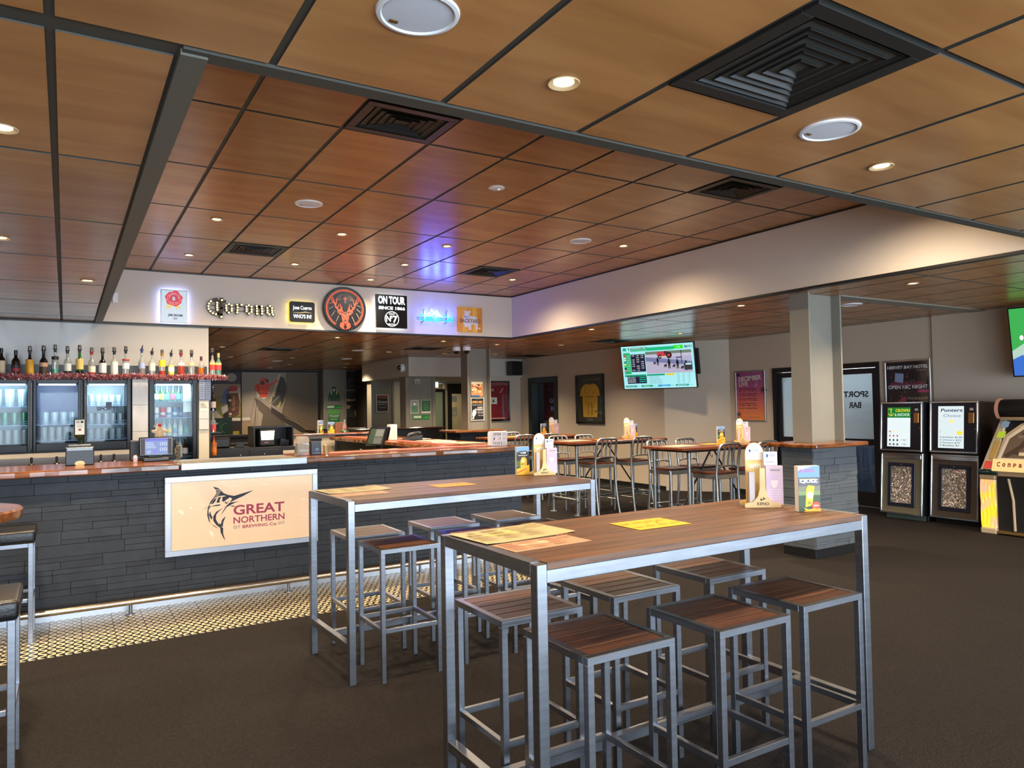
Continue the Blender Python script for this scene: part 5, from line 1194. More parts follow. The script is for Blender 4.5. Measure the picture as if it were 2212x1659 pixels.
# second till, turned
t = thing('till_terminal', 'black till with tilted pale screen behind the right bar top', 'till', (2.98, 7.85, 1.07))
MB().box(2.72, 3.2, 7.55, 8.0, 1.03, 1.065).build('drawer', BLACKP, t, bevel=0.006)
MB().lathe([(0.09, 0), (0.085, 0.02), (0.03, 0.03)], 20, (3.02, 7.85, 1.066)).build('foot', BLACKP, t, smooth=True)
MB().bar((3.03, 7.86, 1.08), (3.0, 7.83, 1.24), 0.05, 0.04).build('stem', BLACKP, t)
rn = Vector((-0.86, -0.36, 0.4)).normalized(); rr_ = Vector((0, 0, 1)).cross(rn).normalized(); ru = rn.cross(rr_)
mt = Matrix(((rr_.x, ru.x, rn.x, 2.965), (rr_.y, ru.y, rn.y, 7.8), (rr_.z, ru.z, rn.z, 1.245), (0, 0, 0, 1)))
MB().obox(mt @ Vector((0, 0, -0.012)), (rr_, ru, rn), (0.14, 0.105, 0.012)).build('monitor', BLACKG, t, bevel=0.004)
A = Art(mt); A.rect(-0.11, -0.09, 0.11, 0.09, glow((116, 124, 118), 0.2)); A.rect(-0.11, -0.09, -0.03, 0.09, glow((64, 96, 70), 0.35)); A.rect(-0.02, 0.0, 0.1, 0.08, glow((176, 180, 176), 0.25)); A.rect(-0.02, -0.085, 0.1, -0.02, glow((150, 156, 150), 0.2))
A.build('lit_screen', t)
MB().obox((3.11, 7.98, 1.26), ((1, 0.4, 0), (-0.4, 1, 0.6), (0, -0.6, 1)), (0.1, 0.012, 0.09)).build('rear_display', BLACKG, t, bevel=0.004)
tag(MB().box(3.05, 3.2, 7.3, 7.4, 1.031, 1.061).build('sponge', ink((196, 170, 110)), bevel=0.006), 'tan sponge block in front of the tilted till', 'sponge')
# counter top beside the till inside the bar
o = MB().box(2.1, 3.5, 7.2, 8.4, 0.98, 1.03).build('inner_bench', STEEL); tag(o, 'low stainless bench inside the bar', 'bench')
for x, y, lab in ((2.3, 7.3, 'upturned glass at left on the inner steel bench'), (2.66, 7.45, 'upturned glass beside the tilted till'), (3.35, 7.4, 'upturned glass near the letter box sign end')):
    tag(MB().lathe([(0.028, 0), (0.026, 0.07), (0.012, 0.085), (0.012, 0.1), (0.0001, 0.1)], 14, (x, y, 1.031)).build('drinking_glass', FROSTG, smooth=True), lab, 'glass')

# letter box sign
t = thing('letter_light_box', 'white letter light box reading open mic thursday on the bar end', 'sign', (3.9, 6.72, ZB))
x0, x1, zz = 3.80, 4.0, ZB
MB().box(x0, x1, 6.68, 6.74, zz, zz + 0.155).build('case', M('letterbox_white', (232, 226, 222), rough=0.4), t, bevel=0.006)
MB().box(x0 - 0.008, x0, 6.685, 6.735, zz + 0.01, zz + 0.145).build('side_panel', WHITE, t)
A = Art(plane(FRONT, (x0, 6.68, zz)))
LW = (222, 208, 204)
for k in range(3): A.rect(0.006, 0.01 + k * .047, 0.194, 0.052 + k * .047, LW)
for k in range(4): A.rect(0.004, 0.0075 + k * .047, 0.196, 0.0095 + k * .047, (150, 140, 138))
for k, s_ in enumerate(('THURS', 'M IC', 'OPEN')):
    z = 0.016 + k * .047; n = len(s_)
    for i, ch in enumerate(s_):
        xa = (0.02 if n != 4 else 0.03) + i * 0.024; th = 0.0055 if ch == 'I' else 0
        if ch != ' ': A.text(ch, xa + th, z, xa + 0.015 - th, z + 0.03, (24, 22, 24), bold=0.03)
A.build('letter_rows', t)
A = Art(plane(FRONT, (x0, 6.68, zz)), 0.002)
for k in range(3):
    for i in range(3): A.rect(0.142 + i * 0.017, 0.014 + k * .047, 0.153 + i * 0.017, 0.047 + k * .047, (176, 170, 172))
A.build('spare_letter_tiles', t)
# papers on the returning bar top
def sheet(name, cx, cy, w, d, rot, z, rgb, lab, cat='paper', lines=None, curl=0.0):
    m = Matrix.Translation((cx, cy, z)) @ Matrix.Rotation(rot, 4, 'Z')
    q = MB(); n = 6
    for i in range(n):
        a, b = -w / 2 + w * i / n, -w / 2 + w * (i + 1) / n
        za, zb = curl * max(0, abs(a) / (w / 2) - 0.6) ** 2 * 6, curl * max(0, abs(b) / (w / 2) - 0.6) ** 2 * 6
        q.add([m @ Vector(p) for p in ((a, -d / 2, za), (b, -d / 2, zb), (b, d / 2, zb), (a, d / 2, za), (a, -d / 2, za + .0012), (b, -d / 2, zb + .0012), (b, d / 2, zb + .0012), (a, d / 2, za + .0012))],
              [(3, 2, 1, 0), (4, 5, 6, 7), (0, 1, 5, 4), (2, 3, 7, 6)] + ([(3, 0, 4, 7)] if i == 0 else []) + ([(1, 2, 6, 5)] if i == n - 1 else []))
    t = thing(name, lab, cat, (cx, cy, z))
    q.build('sheet', ink(rgb), t)
    if lines:
        A = Art(m @ Matrix.Translation((0, 0, 0.0012)), 0.0001); lines(A, w, d); A.build('print', t)
    return t
def scribble(rgb, n=8, fx=.8):
    def f(A, w, d):
        for k in range(n):
            y = d * (0.38 - 0.76 * k / n); A.rect(-w * fx / 2, y, w * fx / 2 - w * 0.1 * (k % 3), y - d * 0.25 / n, rgb)
    return f
for i, (x, y, r, c, lab) in enumerate(((3.95, 7.6, 0.2, (206, 196, 150), 'nearest of the printed sheets on the returning bar top'), (3.9, 8.0, -0.3, (214, 190, 160), 'second printed sheet on the returning bar top'), (3.95, 8.4, 0.1, (190, 196, 160), 'third printed sheet on the returning bar top'), (4.02, 9.15, 0.1, (226, 220, 206), 'furthest sheet on the returning bar top'))):
    sheet('printed_sheet', x, y, 0.42, 0.3, r + 1.5, 1.14, c, lab, lines=scribble((150, 90, 70)))
t = thing('desk_telephone', 'black desk telephone on the returning bar top', 'telephone', (3.82, 8.82, ZB))
MB().prism([(-0.11, 0), (0.11, 0), (0.11, 0.07), (-0.11, 0.02)], Matrix.Translation((3.82, 8.86, ZB)) @ Matrix.Rotation(0, 4, 'Z') @ FRONT, 0.18).build('base', BLACKP, t, bevel=0.004)
MB().tube([(3.74, 8.72, ZB + 0.05), (3.76, 8.72, ZB + 0.075), (3.88, 8.72, ZB + 0.1), (3.91, 8.72, ZB + 0.085)], [0.02, 0.022, 0.02, 0.024], 10).build('handset', BLACKP, t, smooth=True)
t = thing('napkin_stack', 'tall white stack of paper on the returning bar top', 'paper stack', (3.68, 9.1, ZB))
for k in range(12): MB().box(3.63, 3.73, 9.05, 9.15, ZB + k * 0.017, ZB + k * 0.017 + 0.0165).build('packet', M('packet_white', (234, 226, 212), rough=0.7), t)
tag(MB().box(3.62, 3.76, 11.3, 11.4, 1.191, 1.35).build('green_carton', [ink((122, 74, 50)), ink((110, 206, 160))]), 'green and brown carton behind the tilted till', 'carton')
for f_ in bpy.data.objects['green_carton'].data.polygons:
    if f_.normal.x > 0.5 or f_.normal.z > 0.5: f_.material_index = 1
# ------------------------------------------------------------------ back of the bar island and the far end
o = MB().box(2.86, 3.56, 11.14, 11.32, 0, 1.16).build('back_bar_wall', M('back_bar_cream', (198, 186, 166), rough=0.6)); tag(o, 'low cream wall closing the back of the bar island', 'low wall')
tag(live_slab(2.8, 4.25, 11.08, 11.42, 1.161, 1.19, 0.006, 12).build('bar_slab', LIVE, bevel=0.006), 'narrow timber capping on the low cream wall', 'bar top')
t = thing('back_cabinet', 'black cabinet with cash drawers behind the steel drain top', 'cabinet', (2.2, 10.95, 0))
MB().box(1.66, 2.84, 10.7, 11.3, 0, 1.04).build('body', M('cabinet_black', (28, 28, 30), rough=0.4), t, bevel=0.004)
MB().box(1.7, 2.12, 10.685, 10.7, 0.84, 1.0).build('drawer', BLACKP, t, bevel=0.003); MB().box(2.2, 2.6, 10.685, 10.7, 0.87, 1.0).build('drawer', BLACKP, t, bevel=0.003)
for x in (2.08, 2.4): MB().lathe([(0.012, 0), (0.01, 0.012), (0.0001, 0.014)], 12, (x, 10.685, 0.94), axis='-y').build('knob', CHROME, t, smooth=True)
MB().box(2.66, 2.82, 10.683, 10.7, 0.89, 0.98).build('label_plate', M('pale_plate', (176, 166, 156), rough=0.6), t)
t = thing('monitor_hutch', 'black hutch holding a small glowing monitor', 'monitor', (2.5, 10.95, 1.04))
MB().box(2.26, 2.28, 10.72, 11.1, 1.04, 1.31).box(2.8, 2.82, 10.72, 11.1, 1.04, 1.31).box(2.28, 2.8, 11.08, 11.1, 1.04, 1.31).box(2.26, 2.82, 10.8, 11.1, 1.31, 1.33).build('hutch', BLACK, t)
MB().box(2.35, 2.58, 10.78, 10.98, 1.045, 1.29).build('monitor_case', BLACKP, t, bevel=0.02)
A = Art(plane(FRONT, (2.35, 10.78, 1.045))); A.poly([(0.03, 0.09), (0.2, 0.09), (0.215, 0.22), (0.02, 0.215)], glow((255, 246, 214), 3.2)); A.rect(0.07, 0.05, 0.13, 0.06, glow((210, 90, 70), 1)); A.build('lit_screen', t)
MB().prism([(0, 0), (0.14, 0), (0.14, 0.08), (0.02, 0.11)], Matrix.Translation((2.63, 10.9, 1.045)) @ FRONT, 0.12).build('printer', BLACKG, t, bevel=0.005)
t = thing('card_printer', 'black receipt printer on the cabinet left of the glowing monitor', 'printer', (1.9, 10.95, 1.04))
MB().box(1.72, 1.98, 10.85, 11.05, 1.041, 1.18).build('body', BLACKP, t, bevel=0.02)
A = Art(plane(FRONT, (1.72, 10.85, 1.041))); A.poly([(0.03, 0.06), (0.05, 0.09), (0.07, 0.09), (0.09, 0.06), (0.06, 0.05)], (196, 44, 44)); A.build('sticker', t)
t = thing('card_reader', 'small dark card reader between the printer and the glowing monitor', 'card reader', (2.1, 10.9, 1.04))
MB().prism([(-0.06, 0), (0.06, 0), (0.07, 0.06), (-0.03, 0.08)], Matrix.Translation((2.1, 10.95, 1.041)) @ FRONT, 0.1).build('body', BLACKP, t, bevel=0.004)
MB().obox((2.1, 10.88, 1.1), ((1, 0, 0), (0, 1, 0.4), (0, -0.4, 1)), (0.04, 0.03, 0.002)).build('screen', M('reader_glass', (90, 96, 96), rough=0.1), t)
# green gaming board beside the jockey mural (a little behind the cabinet)
t = thing('dark_shelf_unit', 'dark rail and shelf behind the receipt printer', 'shelf', (2.3, 12.5, 0))
MB().box(1.9, 3.2, 12.4, 12.6, 1.13, 1.17).build('rail', BLACK, t); MB().box(1.9, 3.2, 12.45, 12.58, 0, 1.13).build('panel', M('cabinet_black', (0, 0, 0)), t); MB().box(1.9, 3.2, 12.35, 12.4, 1.02, 1.05).build('ledge', M('olive_ledge', (96, 92, 70), rough=0.5), t)
# menu stands and bottle on the capping
def card(name, x, y, z, w, h, rot, lab, draw, cat='card', thick=0.03):
    t = thing(name, lab, cat, (x, y, z))
    m = Matrix.Translation((x, y, z)) @ Matrix.Rotation(rot, 4, 'Z')
    q = MB(); q.add([m @ Vector(p) for p in ((-w / 2, 0, 0), (w / 2, 0, 0), (w / 2, thick, 0), (-w / 2, thick, 0), (-w / 2, 0, h), (w / 2, 0, h), (w / 2, thick, h), (-w / 2, thick, h))], [(3, 2, 1, 0), (4, 5, 6, 7), (0, 1, 5, 4), (1, 2, 6, 5), (2, 3, 7, 6), (3, 0, 4, 7)])
    q.build('card_body', PAPER, t)
    A = Art(m @ FRONT, 0.0004); draw(A, w, h); A.build('print', t)
    return t
def quiz_art(A, w, h):
    A.rect(-w / 2, 0, w / 2, h, (58, 76, 44)); A.rect(-w / 2, h * .73, w / 2, h, (112, 150, 200)); A.poly([(-w / 2, h * .9), (w * .2, h), (-w / 2, h)], (226, 214, 226))
    A.rect(-w / 2, h * .55, w / 2, h * .75, (92, 88, 92)); A.rect(-w / 2, h * .45, w / 2, h * .56, (120, 118, 96)); A.rect(-w / 2, h * .36, w / 2, h * .45, (122, 140, 84)); A.rect(-w * .45, h * .7, w * .3, h * .72, (206, 190, 120))
    A.text('the famous', -w * .46, h * .86, w * .24, h * .97, (214, 110, 140), shear=.25); A.text('QUIZ', -w * .44, h * .62, w * .42, h * .71, (248, 248, 246), bold=.05)
    A.poly([(-w * .2, h * .1), (w * .12, h * .14), (w * .24, h * .56), (-w * .06, h * .58), (-w * .14, h * .5)], (246, 206, 30)); A.disc(w * .02, h * .36, w * .15, h * .08, (244, 240, 220)); A.rect(-w * .1, h * .2, w * .06, h * .215, (60, 52, 20)); A.rect(-w * .1, h * .17, w * .08, h * .185, (60, 52, 20))
    A.disc(w * .28, h * .13, w * .2, h * .085, (226, 70, 44)); A.rect(w * .16, h * .135, w * .4, h * .145, (250, 210, 190)); A.rect(w * .16, h * .115, w * .4, h * .125, (250, 210, 190))
    A.poly([(-w * .3, h * .02), (w * .5, h * .07), (w * .5, 0), (-w * .2, 0)], (246, 170, 30)); A.poly([(-w * .3, h * .09), (-w * .05, h * .05), (w * .3, h * .08), (w * .1, h * .02), (-w * .2, h * .03)], (246, 190, 50))
def keno_art(A, w, h):
    A.rect(-w / 2, 0, w / 2, h, (40, 42, 46)); A.rect(-w / 2, h * .78, w / 2, h, (120, 164, 214)); A.poly([(-w / 2, h * .8), (-w * .1, h * .86), (w * .3, h * .8), (w / 2, h * .84), (w / 2, h * .7), (-w / 2, h * .7)], (60, 80, 84))
    A.poly(rrect(-w * .33, h * .72, w * .33, h * .85, 0.006), (14, 14, 16)); A.text("'100", -w * .26, h * .745, w * .26, h * .825, (236, 236, 230), bold=.03); A.rect(-w * .35, h * .68, w * .35, h * .7, (220, 222, 220))
    A.rect(-w / 2, h * .28, w * -.2, h * .5, (70, 110, 40)); A.poly([(-w * .2, h * .2), (w * .3, h * .2), (w * .3, h * .55), (w * .15, h * .64), (-w * .1, h * .62), (-w * .2, h * .5)], (236, 180, 50)); A.disc(0, h * .5, w * .14, h * .07, (250, 222, 130)); A.text('4+1', -w * .17, h * .34, w * .22, h * .42, (120, 70, 20), bold=.02)
    A.poly([(-w / 2, 0), (w / 2, 0), (w / 2, h * .36), (w * .2, h * .3), (-w / 2, h * .22)], (246, 186, 36)); A.poly([(-w * .5, h * .1), (w * .3, h * .24), (w * .3, h * .2), (-w * .5, h * .05)], (230, 96, 40))
card('menu_card', 3.35, 11.15, 1.19, 0.1, 0.2, 0.5, 'leaning quiz card on the timber capping left of the red ornament', quiz_art)
card('menu_card', 3.5, 11.12, 1.19, 0.1, 0.17, 0.0, 'upright orange card on the timber capping beside the quiz card', keno_art)
t = thing('red_bottle_ornament', 'clear bottle with red berries and green foliage on the timber capping', 'ornament', (3.72, 11.15, 1.19))
MB().lathe([(0.03, 0), (0.032, 0.1), (0.012, 0.15), (0.012, 0.2), (0.0001, 0.2)], 14, (3.72, 11.15, 1.19)).build('bottle', CLEARB, t, smooth=True)
q = MB(); R = random.Random(4)
for i in range(10): q.lathe([(0.0001, -.008), (.008, 0), (.0001, .008)], 6, (3.72 + R.uniform(-.02, .02), 11.12 + R.uniform(-.02, 0), 1.24 + R.uniform(0, .06)))
q.build('berries', ink((190, 30, 36)), t)
q = MB()
for i in range(16):
    a = R.uniform(0, 2 * PI); q.add([(3.72, 11.15, 1.2), (3.72 + .07 * math.cos(a), 11.15 + .07 * math.sin(a), 1.195 + R.uniform(0, .05)), (3.72 + .06 * math.cos(a + .3), 11.15 + .06 * math.sin(a + .3), 1.2 + R.uniform(0, .03))], [(0, 1, 2)])
q.build('foliage', ink((60, 110, 40)), t)
# far dark counter
t = thing('far_counter', 'long black counter with dark varnished top beyond the bar island', 'counter', (5.3, 13.8, 0))
MB().box(4.0, 6.56, 13.55, 14.1, 0, 1.13).build('body', M('far_counter_black', (34, 33, 34), rough=0.5, var=0.2, scale=5), t)
MB().box(3.94, 6.62, 13.48, 14.16, 1.13, 1.17).build('top', M('dark_varnish', (44, 24, 18), rough=0.12, coat=0.5), t, bevel=0.008)
for x, w, lab in ((4.2, 0.3, 'folded dark mat at left on the far counter'), (4.6, 0.36, 'second dark mat on the far counter')):
    tag(MB().box(x, x + w, 13.6, 13.9, 1.171, 1.195).build('folded_mat', BLACK, bevel=0.008), lab, 'mat')

# murals
MG = []
def mpx(px, py): return (4.04 + (440 + px / 6.144 - 525) * 0.01247, 2.6 - (780 + py / 6.144 - 803) * 0.0126)
def mural(label, x0, x1, z0, z1, y=20.43):
    t = thing('wall_mural', label, 'mural', ((x0 + x1) / 2, y, z0))
    MB().box(x0, x1, y - 0.012, y + 0.018, z0, z1).build('panel', M('mural_edge', (30, 28, 27), rough=0.6), t)
    return t, Art(plane(FRONT, (0, y - 0.012, 0)))
P = lambda pts: [mpx(*p) for p in pts]
t, A = mural('photo mural of a fisherman in orange beside a big net', 4.04, 6.07, 0.75, 2.6)
def R_(a, b, c, d, col): (x0, z1), (x1, z0) = mpx(a, b), mpx(c, d); A.rect(x0, max(z0, .75), x1, z1, col)
R_(508, 145, 1512, 1100, (150, 138, 126))
A.poly(P([(508, 790), (620, 750), (660, 880), (650, 1080), (508, 1080)]), (150, 130, 104))
A.poly(P([(1075, 150), (1512, 150), (1512, 1080), (1360, 960), (1110, 770), (1020, 700), (1060, 520), (1090, 330)]), (104, 90, 72))
NL = (146, 130, 108)
for k in range(16):
    A.line(P([(1080 + k * 26, 155), (1120 + k * 26, 350 + k * 6), (1110 + k * 24, 560 + k * 8), (1060 + k * 28, 720 + k * 12)]), 0.006, NL)
for k in range(22):
    y = 170 + k * 34; A.line(P([(1070 - max(0, k - 10) * 2, y + 40), (1200, y - 10), (1350, y + 20), (1510, y + 70)]), 0.005, NL)
A.poly(P([(1000, 190), (1060, 225), (1088, 330), (1075, 430), (1040, 540), (1000, 600), (935, 560), (930, 470), (960, 330)]), (62, 55, 48))
A.poly(P([(670, 480), (740, 520), (860, 620), (1130, 890), (1130, 960), (690, 960), (716, 620)]), (88, 79, 68))
A.poly(P([(716, 640), (775, 700), (730, 960), (690, 960)]), (152, 142, 126))
A.poly(P([(880, 600), (1120, 760), (1400, 950), (1290, 955), (1040, 800), (880, 680)]), (52, 44, 38)); A.line(P([(1060, 740), (1240, 830), (1390, 945)]), 0.014, (150, 134, 110))
for p in (((672, 490), (600, 800)), ((690, 500), (676, 900)), ((702, 500), (650, 890)), ((735, 520), (1100, 880))): A.line(P(p), 0.008, (64, 56, 48))
A.poly(P([(860, 535), (985, 165), (1012, 175), (892, 540)]), (190, 168, 128))
OG = (214, 74, 44)
A.poly(P([(700, 300), (760, 285), (840, 300), (862, 350), (842, 430), (832, 475), (785, 492), (745, 470), (730, 420), (690, 400), (664, 370), (678, 320)]), OG)
A.poly(P([(735, 240), (790, 212), (845, 250), (835, 300), (790, 322), (742, 300)]), OG); A.disc(*mpx(770, 285), 0.06, 0.05, (70, 52, 40)); A.poly(P([(800, 235), (845, 240), (850, 290), (830, 270)]), (30, 26, 26))
A.poly(P([(838, 305), (915, 280), (960, 238), (978, 255), (930, 295), (860, 335)]), OG); A.line(P([(700, 310), (725, 380), (720, 420), (830, 425)]), 0.02, (40, 26, 24)); A.poly(P([(690, 395), (720, 430), (740, 480), (700, 470)]), (200, 190, 160)); A.poly(P([(740, 480), (830, 470), (790, 500)]), (210, 200, 180))
A.poly(P([(900, 470), (990, 450), (1000, 520), (940, 600), (880, 560)]), (80, 78, 72)); A.line(P([(850, 590), (990, 460)]), 0.01, (190, 180, 160)); A.poly(P([(960, 600), (1005, 520), (1010, 560), (985, 620)]), (176, 166, 90))
R_(508, 735, 610, 775, (196, 190, 182)); A.build('printed_photo', t)
t, A = mural('photo mural of a jockey in red cap on a brown horse', 2.9, 4.0, 0.75, 2.6)
R_(-60, 145, 492, 300, (62, 56, 62)); R_(-60, 300, 492, 460, (150, 132, 106)); R_(-60, 460, 492, 730, (138, 128, 44)); R_(-60, 730, 492, 1080, (38, 32, 30))
A.disc(*mpx(380, 215), 0.13, 0.11, (160, 148, 128)); A.poly(P([(245, 555), (268, 440), (310, 360), (352, 350), (345, 470), (312, 552)]), (88, 106, 150)); A.poly(P([(430, 370), (490, 345), (492, 540), (450, 480)]), (196, 176, 148))
A.poly(P([(330, 395), (345, 340), (362, 390), (420, 392), (440, 345), (452, 400), (482, 520), (474, 640), (440, 715), (385, 725), (345, 690), (328, 560)]), (84, 50, 34)); A.poly(P([(340, 400), (440, 400), (482, 520), (470, 700), (400, 725), (342, 705), (328, 560)]), (96, 60, 40)); A.poly(P([(316, 430), (375, 465), (362, 560), (318, 650)]), (38, 27, 24)); A.poly(P([(395, 440), (425, 450), (420, 640), (385, 650)]), (150, 98, 66))
A.disc(*mpx(365, 685), 0.035, 0.03, (214, 196, 176)); A.disc(*mpx(360, 510), 0.04, 0.03, (214, 190, 160)); A.poly(P([(250, 620), (330, 640), (345, 725), (490, 725), (490, 960), (340, 960), (290, 750)]), (40, 31, 28)); A.disc(*mpx(400, 362), 0.11, 0.09, (178, 44, 54))
A.line(P([(340, 560), (390, 600), (450, 560)]), 0.02, (30, 22, 20)); A.line(P([(345, 640), (395, 668), (455, 640)]), 0.016, (30, 22, 20)); A.poly(P([(345, 395), (455, 390), (450, 415), (350, 420)]), (214, 176, 140)); A.poly(P([(250, 600), (330, 560), (335, 640), (270, 690)]), (210, 206, 200)); A.poly(P([(395, 910), (470, 905), (475, 960), (395, 960)]), (150, 140, 50)); R_(385, 735, 490, 775, (206, 200, 196)); A.poly(P([(130, 640), (180, 620), (280, 750), (180, 770)]), (200, 190, 176)); A.build('printed_photo', t)
t = thing('green_board', 'dark green board with pale outline shapes left of the jockey mural', 'sign', (2.62, 15.6, 1.05))
MB().box(2.45, 2.86, 15.58, 15.62, 0.9, 1.42).build('board', ink((32, 66, 44)), t)
A = Art(plane(FRONT, (0, 15.58, 0))); A.line([(2.5, 1.22), (2.66, 1.36), (2.62, 1.14), (2.5, 1.22)], .008, (110, 190, 120)); A.ring(2.76, 1.22, .1, .008, (110, 190, 120), PI * .5, PI * 1.4); A.rect(2.52, 1.3, 2.6, 1.33, (226, 230, 226)); A.rect(2.45, 0.98, 2.86, 1.03, (220, 226, 222)); A.build('printed_lines', t)
MB().box(2.6, 2.64, 15.6, 15.62, 0, 0.9).build('post', BLACK, t)
t, A = mural('photo mural of a football player in green and gold tackling', 6.84, 8.3, 0.75, 2.6)
def m2(px, py): return (4.04 + (690 + px / 5.53 - 525) * 0.01247 + 0.06, 2.6 - (760 + py / 5.53 - 806) * 0.0126)
P2 = lambda pts: [m2(*p) for p in pts]
A.rect(6.85, .75, 8.3, 2.6, (40, 33, 26))
R = random.Random(2)
for k in range(170):
    x, z = R.uniform(6.86, 8.25), R.uniform(1.62, 2.42); s_ = R.uniform(.012, .03)
    if abs(z - 2.1) > .05: A.rect(x, z, x + s_, z + s_, R.choice(((66, 54, 42), (84, 70, 54), (54, 44, 36), (100, 84, 64))))
A.rect(6.85, 2.08, 8.3, 2.11, (126, 116, 96)); A.rect(6.85, 2.4, 8.3, 2.42, (80, 72, 60)); A.rect(6.85, 1.7, 7.9, 1.8, (22, 18, 16)); A.disc(*m2(545, 385), .03, .015, (250, 230, 180))
a, b = m2(320, 612), m2(505, 585); A.rect(a[0], a[1], a[0] + .1, b[1], (214, 180, 90)); A.text('AUSTRALIA', a[0] + .11, a[1], b[0], b[1], (226, 204, 150), bold=.02)
A.poly(P2([(316, 700), (420, 740), (490, 775), (560, 830), (600, 890), (520, 880), (420, 825), (326, 805)]), (54, 62, 50)); A.poly(P2([(418, 735), (480, 738), (502, 790), (455, 820), (428, 792)]), (206, 150, 44)); A.poly(P2([(316, 655), (372, 668), (350, 712), (316, 702)]), (206, 158, 112))
A.poly(P2([(548, 655), (572, 590), (604, 548), (609, 585), (582, 645)]), (206, 158, 112)); A.poly(P2([(530, 765), (609, 755), (609, 800), (560, 812)]), (206, 158, 112)); A.disc(*m2(545, 712), .085, .1, (176, 124, 88)); A.disc(*m2(545, 678), .09, .05, (44, 30, 22)); A.disc(*m2(545, 745), .05, .03, (60, 38, 28)); A.build('printed_photo', t)

# column stickers and posters
def sticker(name, label, draw, mtx, cat='poster', back=None):
    t = thing(name, label, cat, mtx.to_translation())
    A = Art(mtx, 0.0008); draw(A); A.build('print', t); return t
def thin_poster(name, label, x0, x1, z0, z1, y, draw, frame=None, cat='poster'):
    t = thing(name, label, cat, ((x0 + x1) / 2, y, z0))
    MB().box(x0, x1, y - 0.006, y, z0, z1).build('sheet', frame or PAPER, t)
    A = Art(plane(FRONT, (x0, y - 0.006, z0))); draw(A, x1 - x0, z1 - z0); A.build('print', t); return t
YJ = 20.12
t = thing('jacket_sticker', 'green and gold jacket sticker on the column between the murals', 'sticker', (6.4, YJ, 1.75))
A = Art(plane(FRONT, (0, YJ - .003, 0)))
A.poly([(6.24, 1.79), (6.26, 1.95), (6.31, 2.06), (6.38, 2.1), (6.46, 2.1), (6.53, 2.06), (6.58, 1.95), (6.6, 1.79), (6.56, 1.79), (6.54, 1.9), (6.53, 1.79), (6.31, 1.79), (6.3, 1.9), (6.28, 1.79)], (30, 84, 52)); A.disc(6.42, 2.15, .055, .055, (26, 76, 46)); A.poly([(6.38, 2.12), (6.46, 2.12), (6.42, 2.05)], (220, 214, 190)); A.rect(6.33, 1.98, 6.36, 2.08, (226, 190, 110)); A.rect(6.48, 1.98, 6.51, 2.08, (226, 190, 110)); A.build('print', t)
def green_strip(A, w, h): A.rect(0, 0, w, h, (36, 116, 60)); A.rect(w * .05, h * .3, w * .5, h * .8, (200, 214, 190)); A.poly([(w * .55, h * .2), (w * .8, h * .7), (w, h * .5), (w, h * .2)], (60, 150, 70))
def green_poster(A, w, h):
    A.rect(0, 0, w, h, (34, 110, 58)); A.rect(0, h * .75, w, h, (80, 160, 70)); A.text('WHAT IS WON', w * .08, h * .62, w * .92, h * .7, (230, 236, 226)); A.text('IS GAMBLED', w * .12, h * .54, w * .88, h * .6, (230, 236, 226)); A.rect(w * .3, h * .16, w * .7, h * .22, (200, 220, 200)); A.rect(w * .2, h * .4, w * .8, h * .43, (170, 204, 176)); A.disc(w * .1, h * .08, .02, .02, (230, 236, 226))
thin_poster('green_notice', 'wide green strip notice beneath the jacket sticker', 6.2, 6.64, 1.57, 1.68, YJ, green_strip, cat='notice'); thin_poster('green_poster', 'tall green poster low on the column between the murals', 6.25, 6.58, 1.1, 1.54, YJ, green_poster)
def xmas(A, w, h):
    A.rect(.012, .012, w - .012, h - .012, (24, 20, 24)); A.rect(.012, h * .78, w - .012, h - .012, (120, 60, 50)); A.text('Christmas', w * .1, h * .52, w * .9, h * .66, (226, 216, 200), shear=.2); A.text('FAMILY', w * .12, h * .4, w * .85, h * .46, (210, 190, 160)); A.rect(w * .2, h * .25, w * .8, h * .28, (150, 140, 130)); A.rect(.012, .03, w - .012, h * .1, (90, 64, 50))
thin_poster('christmas_poster', 'dark christmas poster on the column under the far bulkhead', 6.55, 6.86, 1.47, 1.9, 17.2, xmas)
def pale(A, w, h): A.rect(.01, .01, w - .01, h - .01, (90, 140, 110)); A.rect(.01, h * .55, w - .01, h - .01, (150, 160, 156)); A.disc(w * .5, h * .7, w * .15, w * .15, (236, 238, 236))
def greenlist(A, w, h):
    A.rect(.005, h * .12, w - .005, h - .005, (34, 96, 56)); A.text('REQUIREMENTS', w * .1, h * .88, w * .9, h * .94, (226, 232, 220))
    for k in range(5): A.rect(w * .2, h * (.28 + .12 * k), w * .8, h * (.3 + .12 * k), (150, 190, 160))
thin_poster('notice', 'pale picture notice at left on the bulkhead corner column', 6.48, 6.67, 1.44, 1.73, 14.94, pale, cat='notice'); thin_poster('notice', 'green list notice at right on the bulkhead corner column', 6.74, 6.96, 1.44, 1.74, 14.94, greenlist, cat='notice'); thin_poster('notice', 'green strip notice beneath the pair on the bulkhead corner column', 6.53, 6.93, 1.3, 1.405, 14.94, green_strip, cat='notice')
t = thing('wall_siren', 'small beige box fixed high on the bulkhead corner column', 'alarm', (6.6, 14.9, 2.08)); MB().box(6.54, 6.68, 14.84, 14.94, 2.08, 2.2).build('case', M('beige_box', (176, 168, 152), rough=0.5), t, bevel=0.01); MB().box(6.57, 6.65, 14.835, 14.84, 2.1, 2.14).build('grille', M('beige_grille', (130, 122, 108), rough=0.6), t)
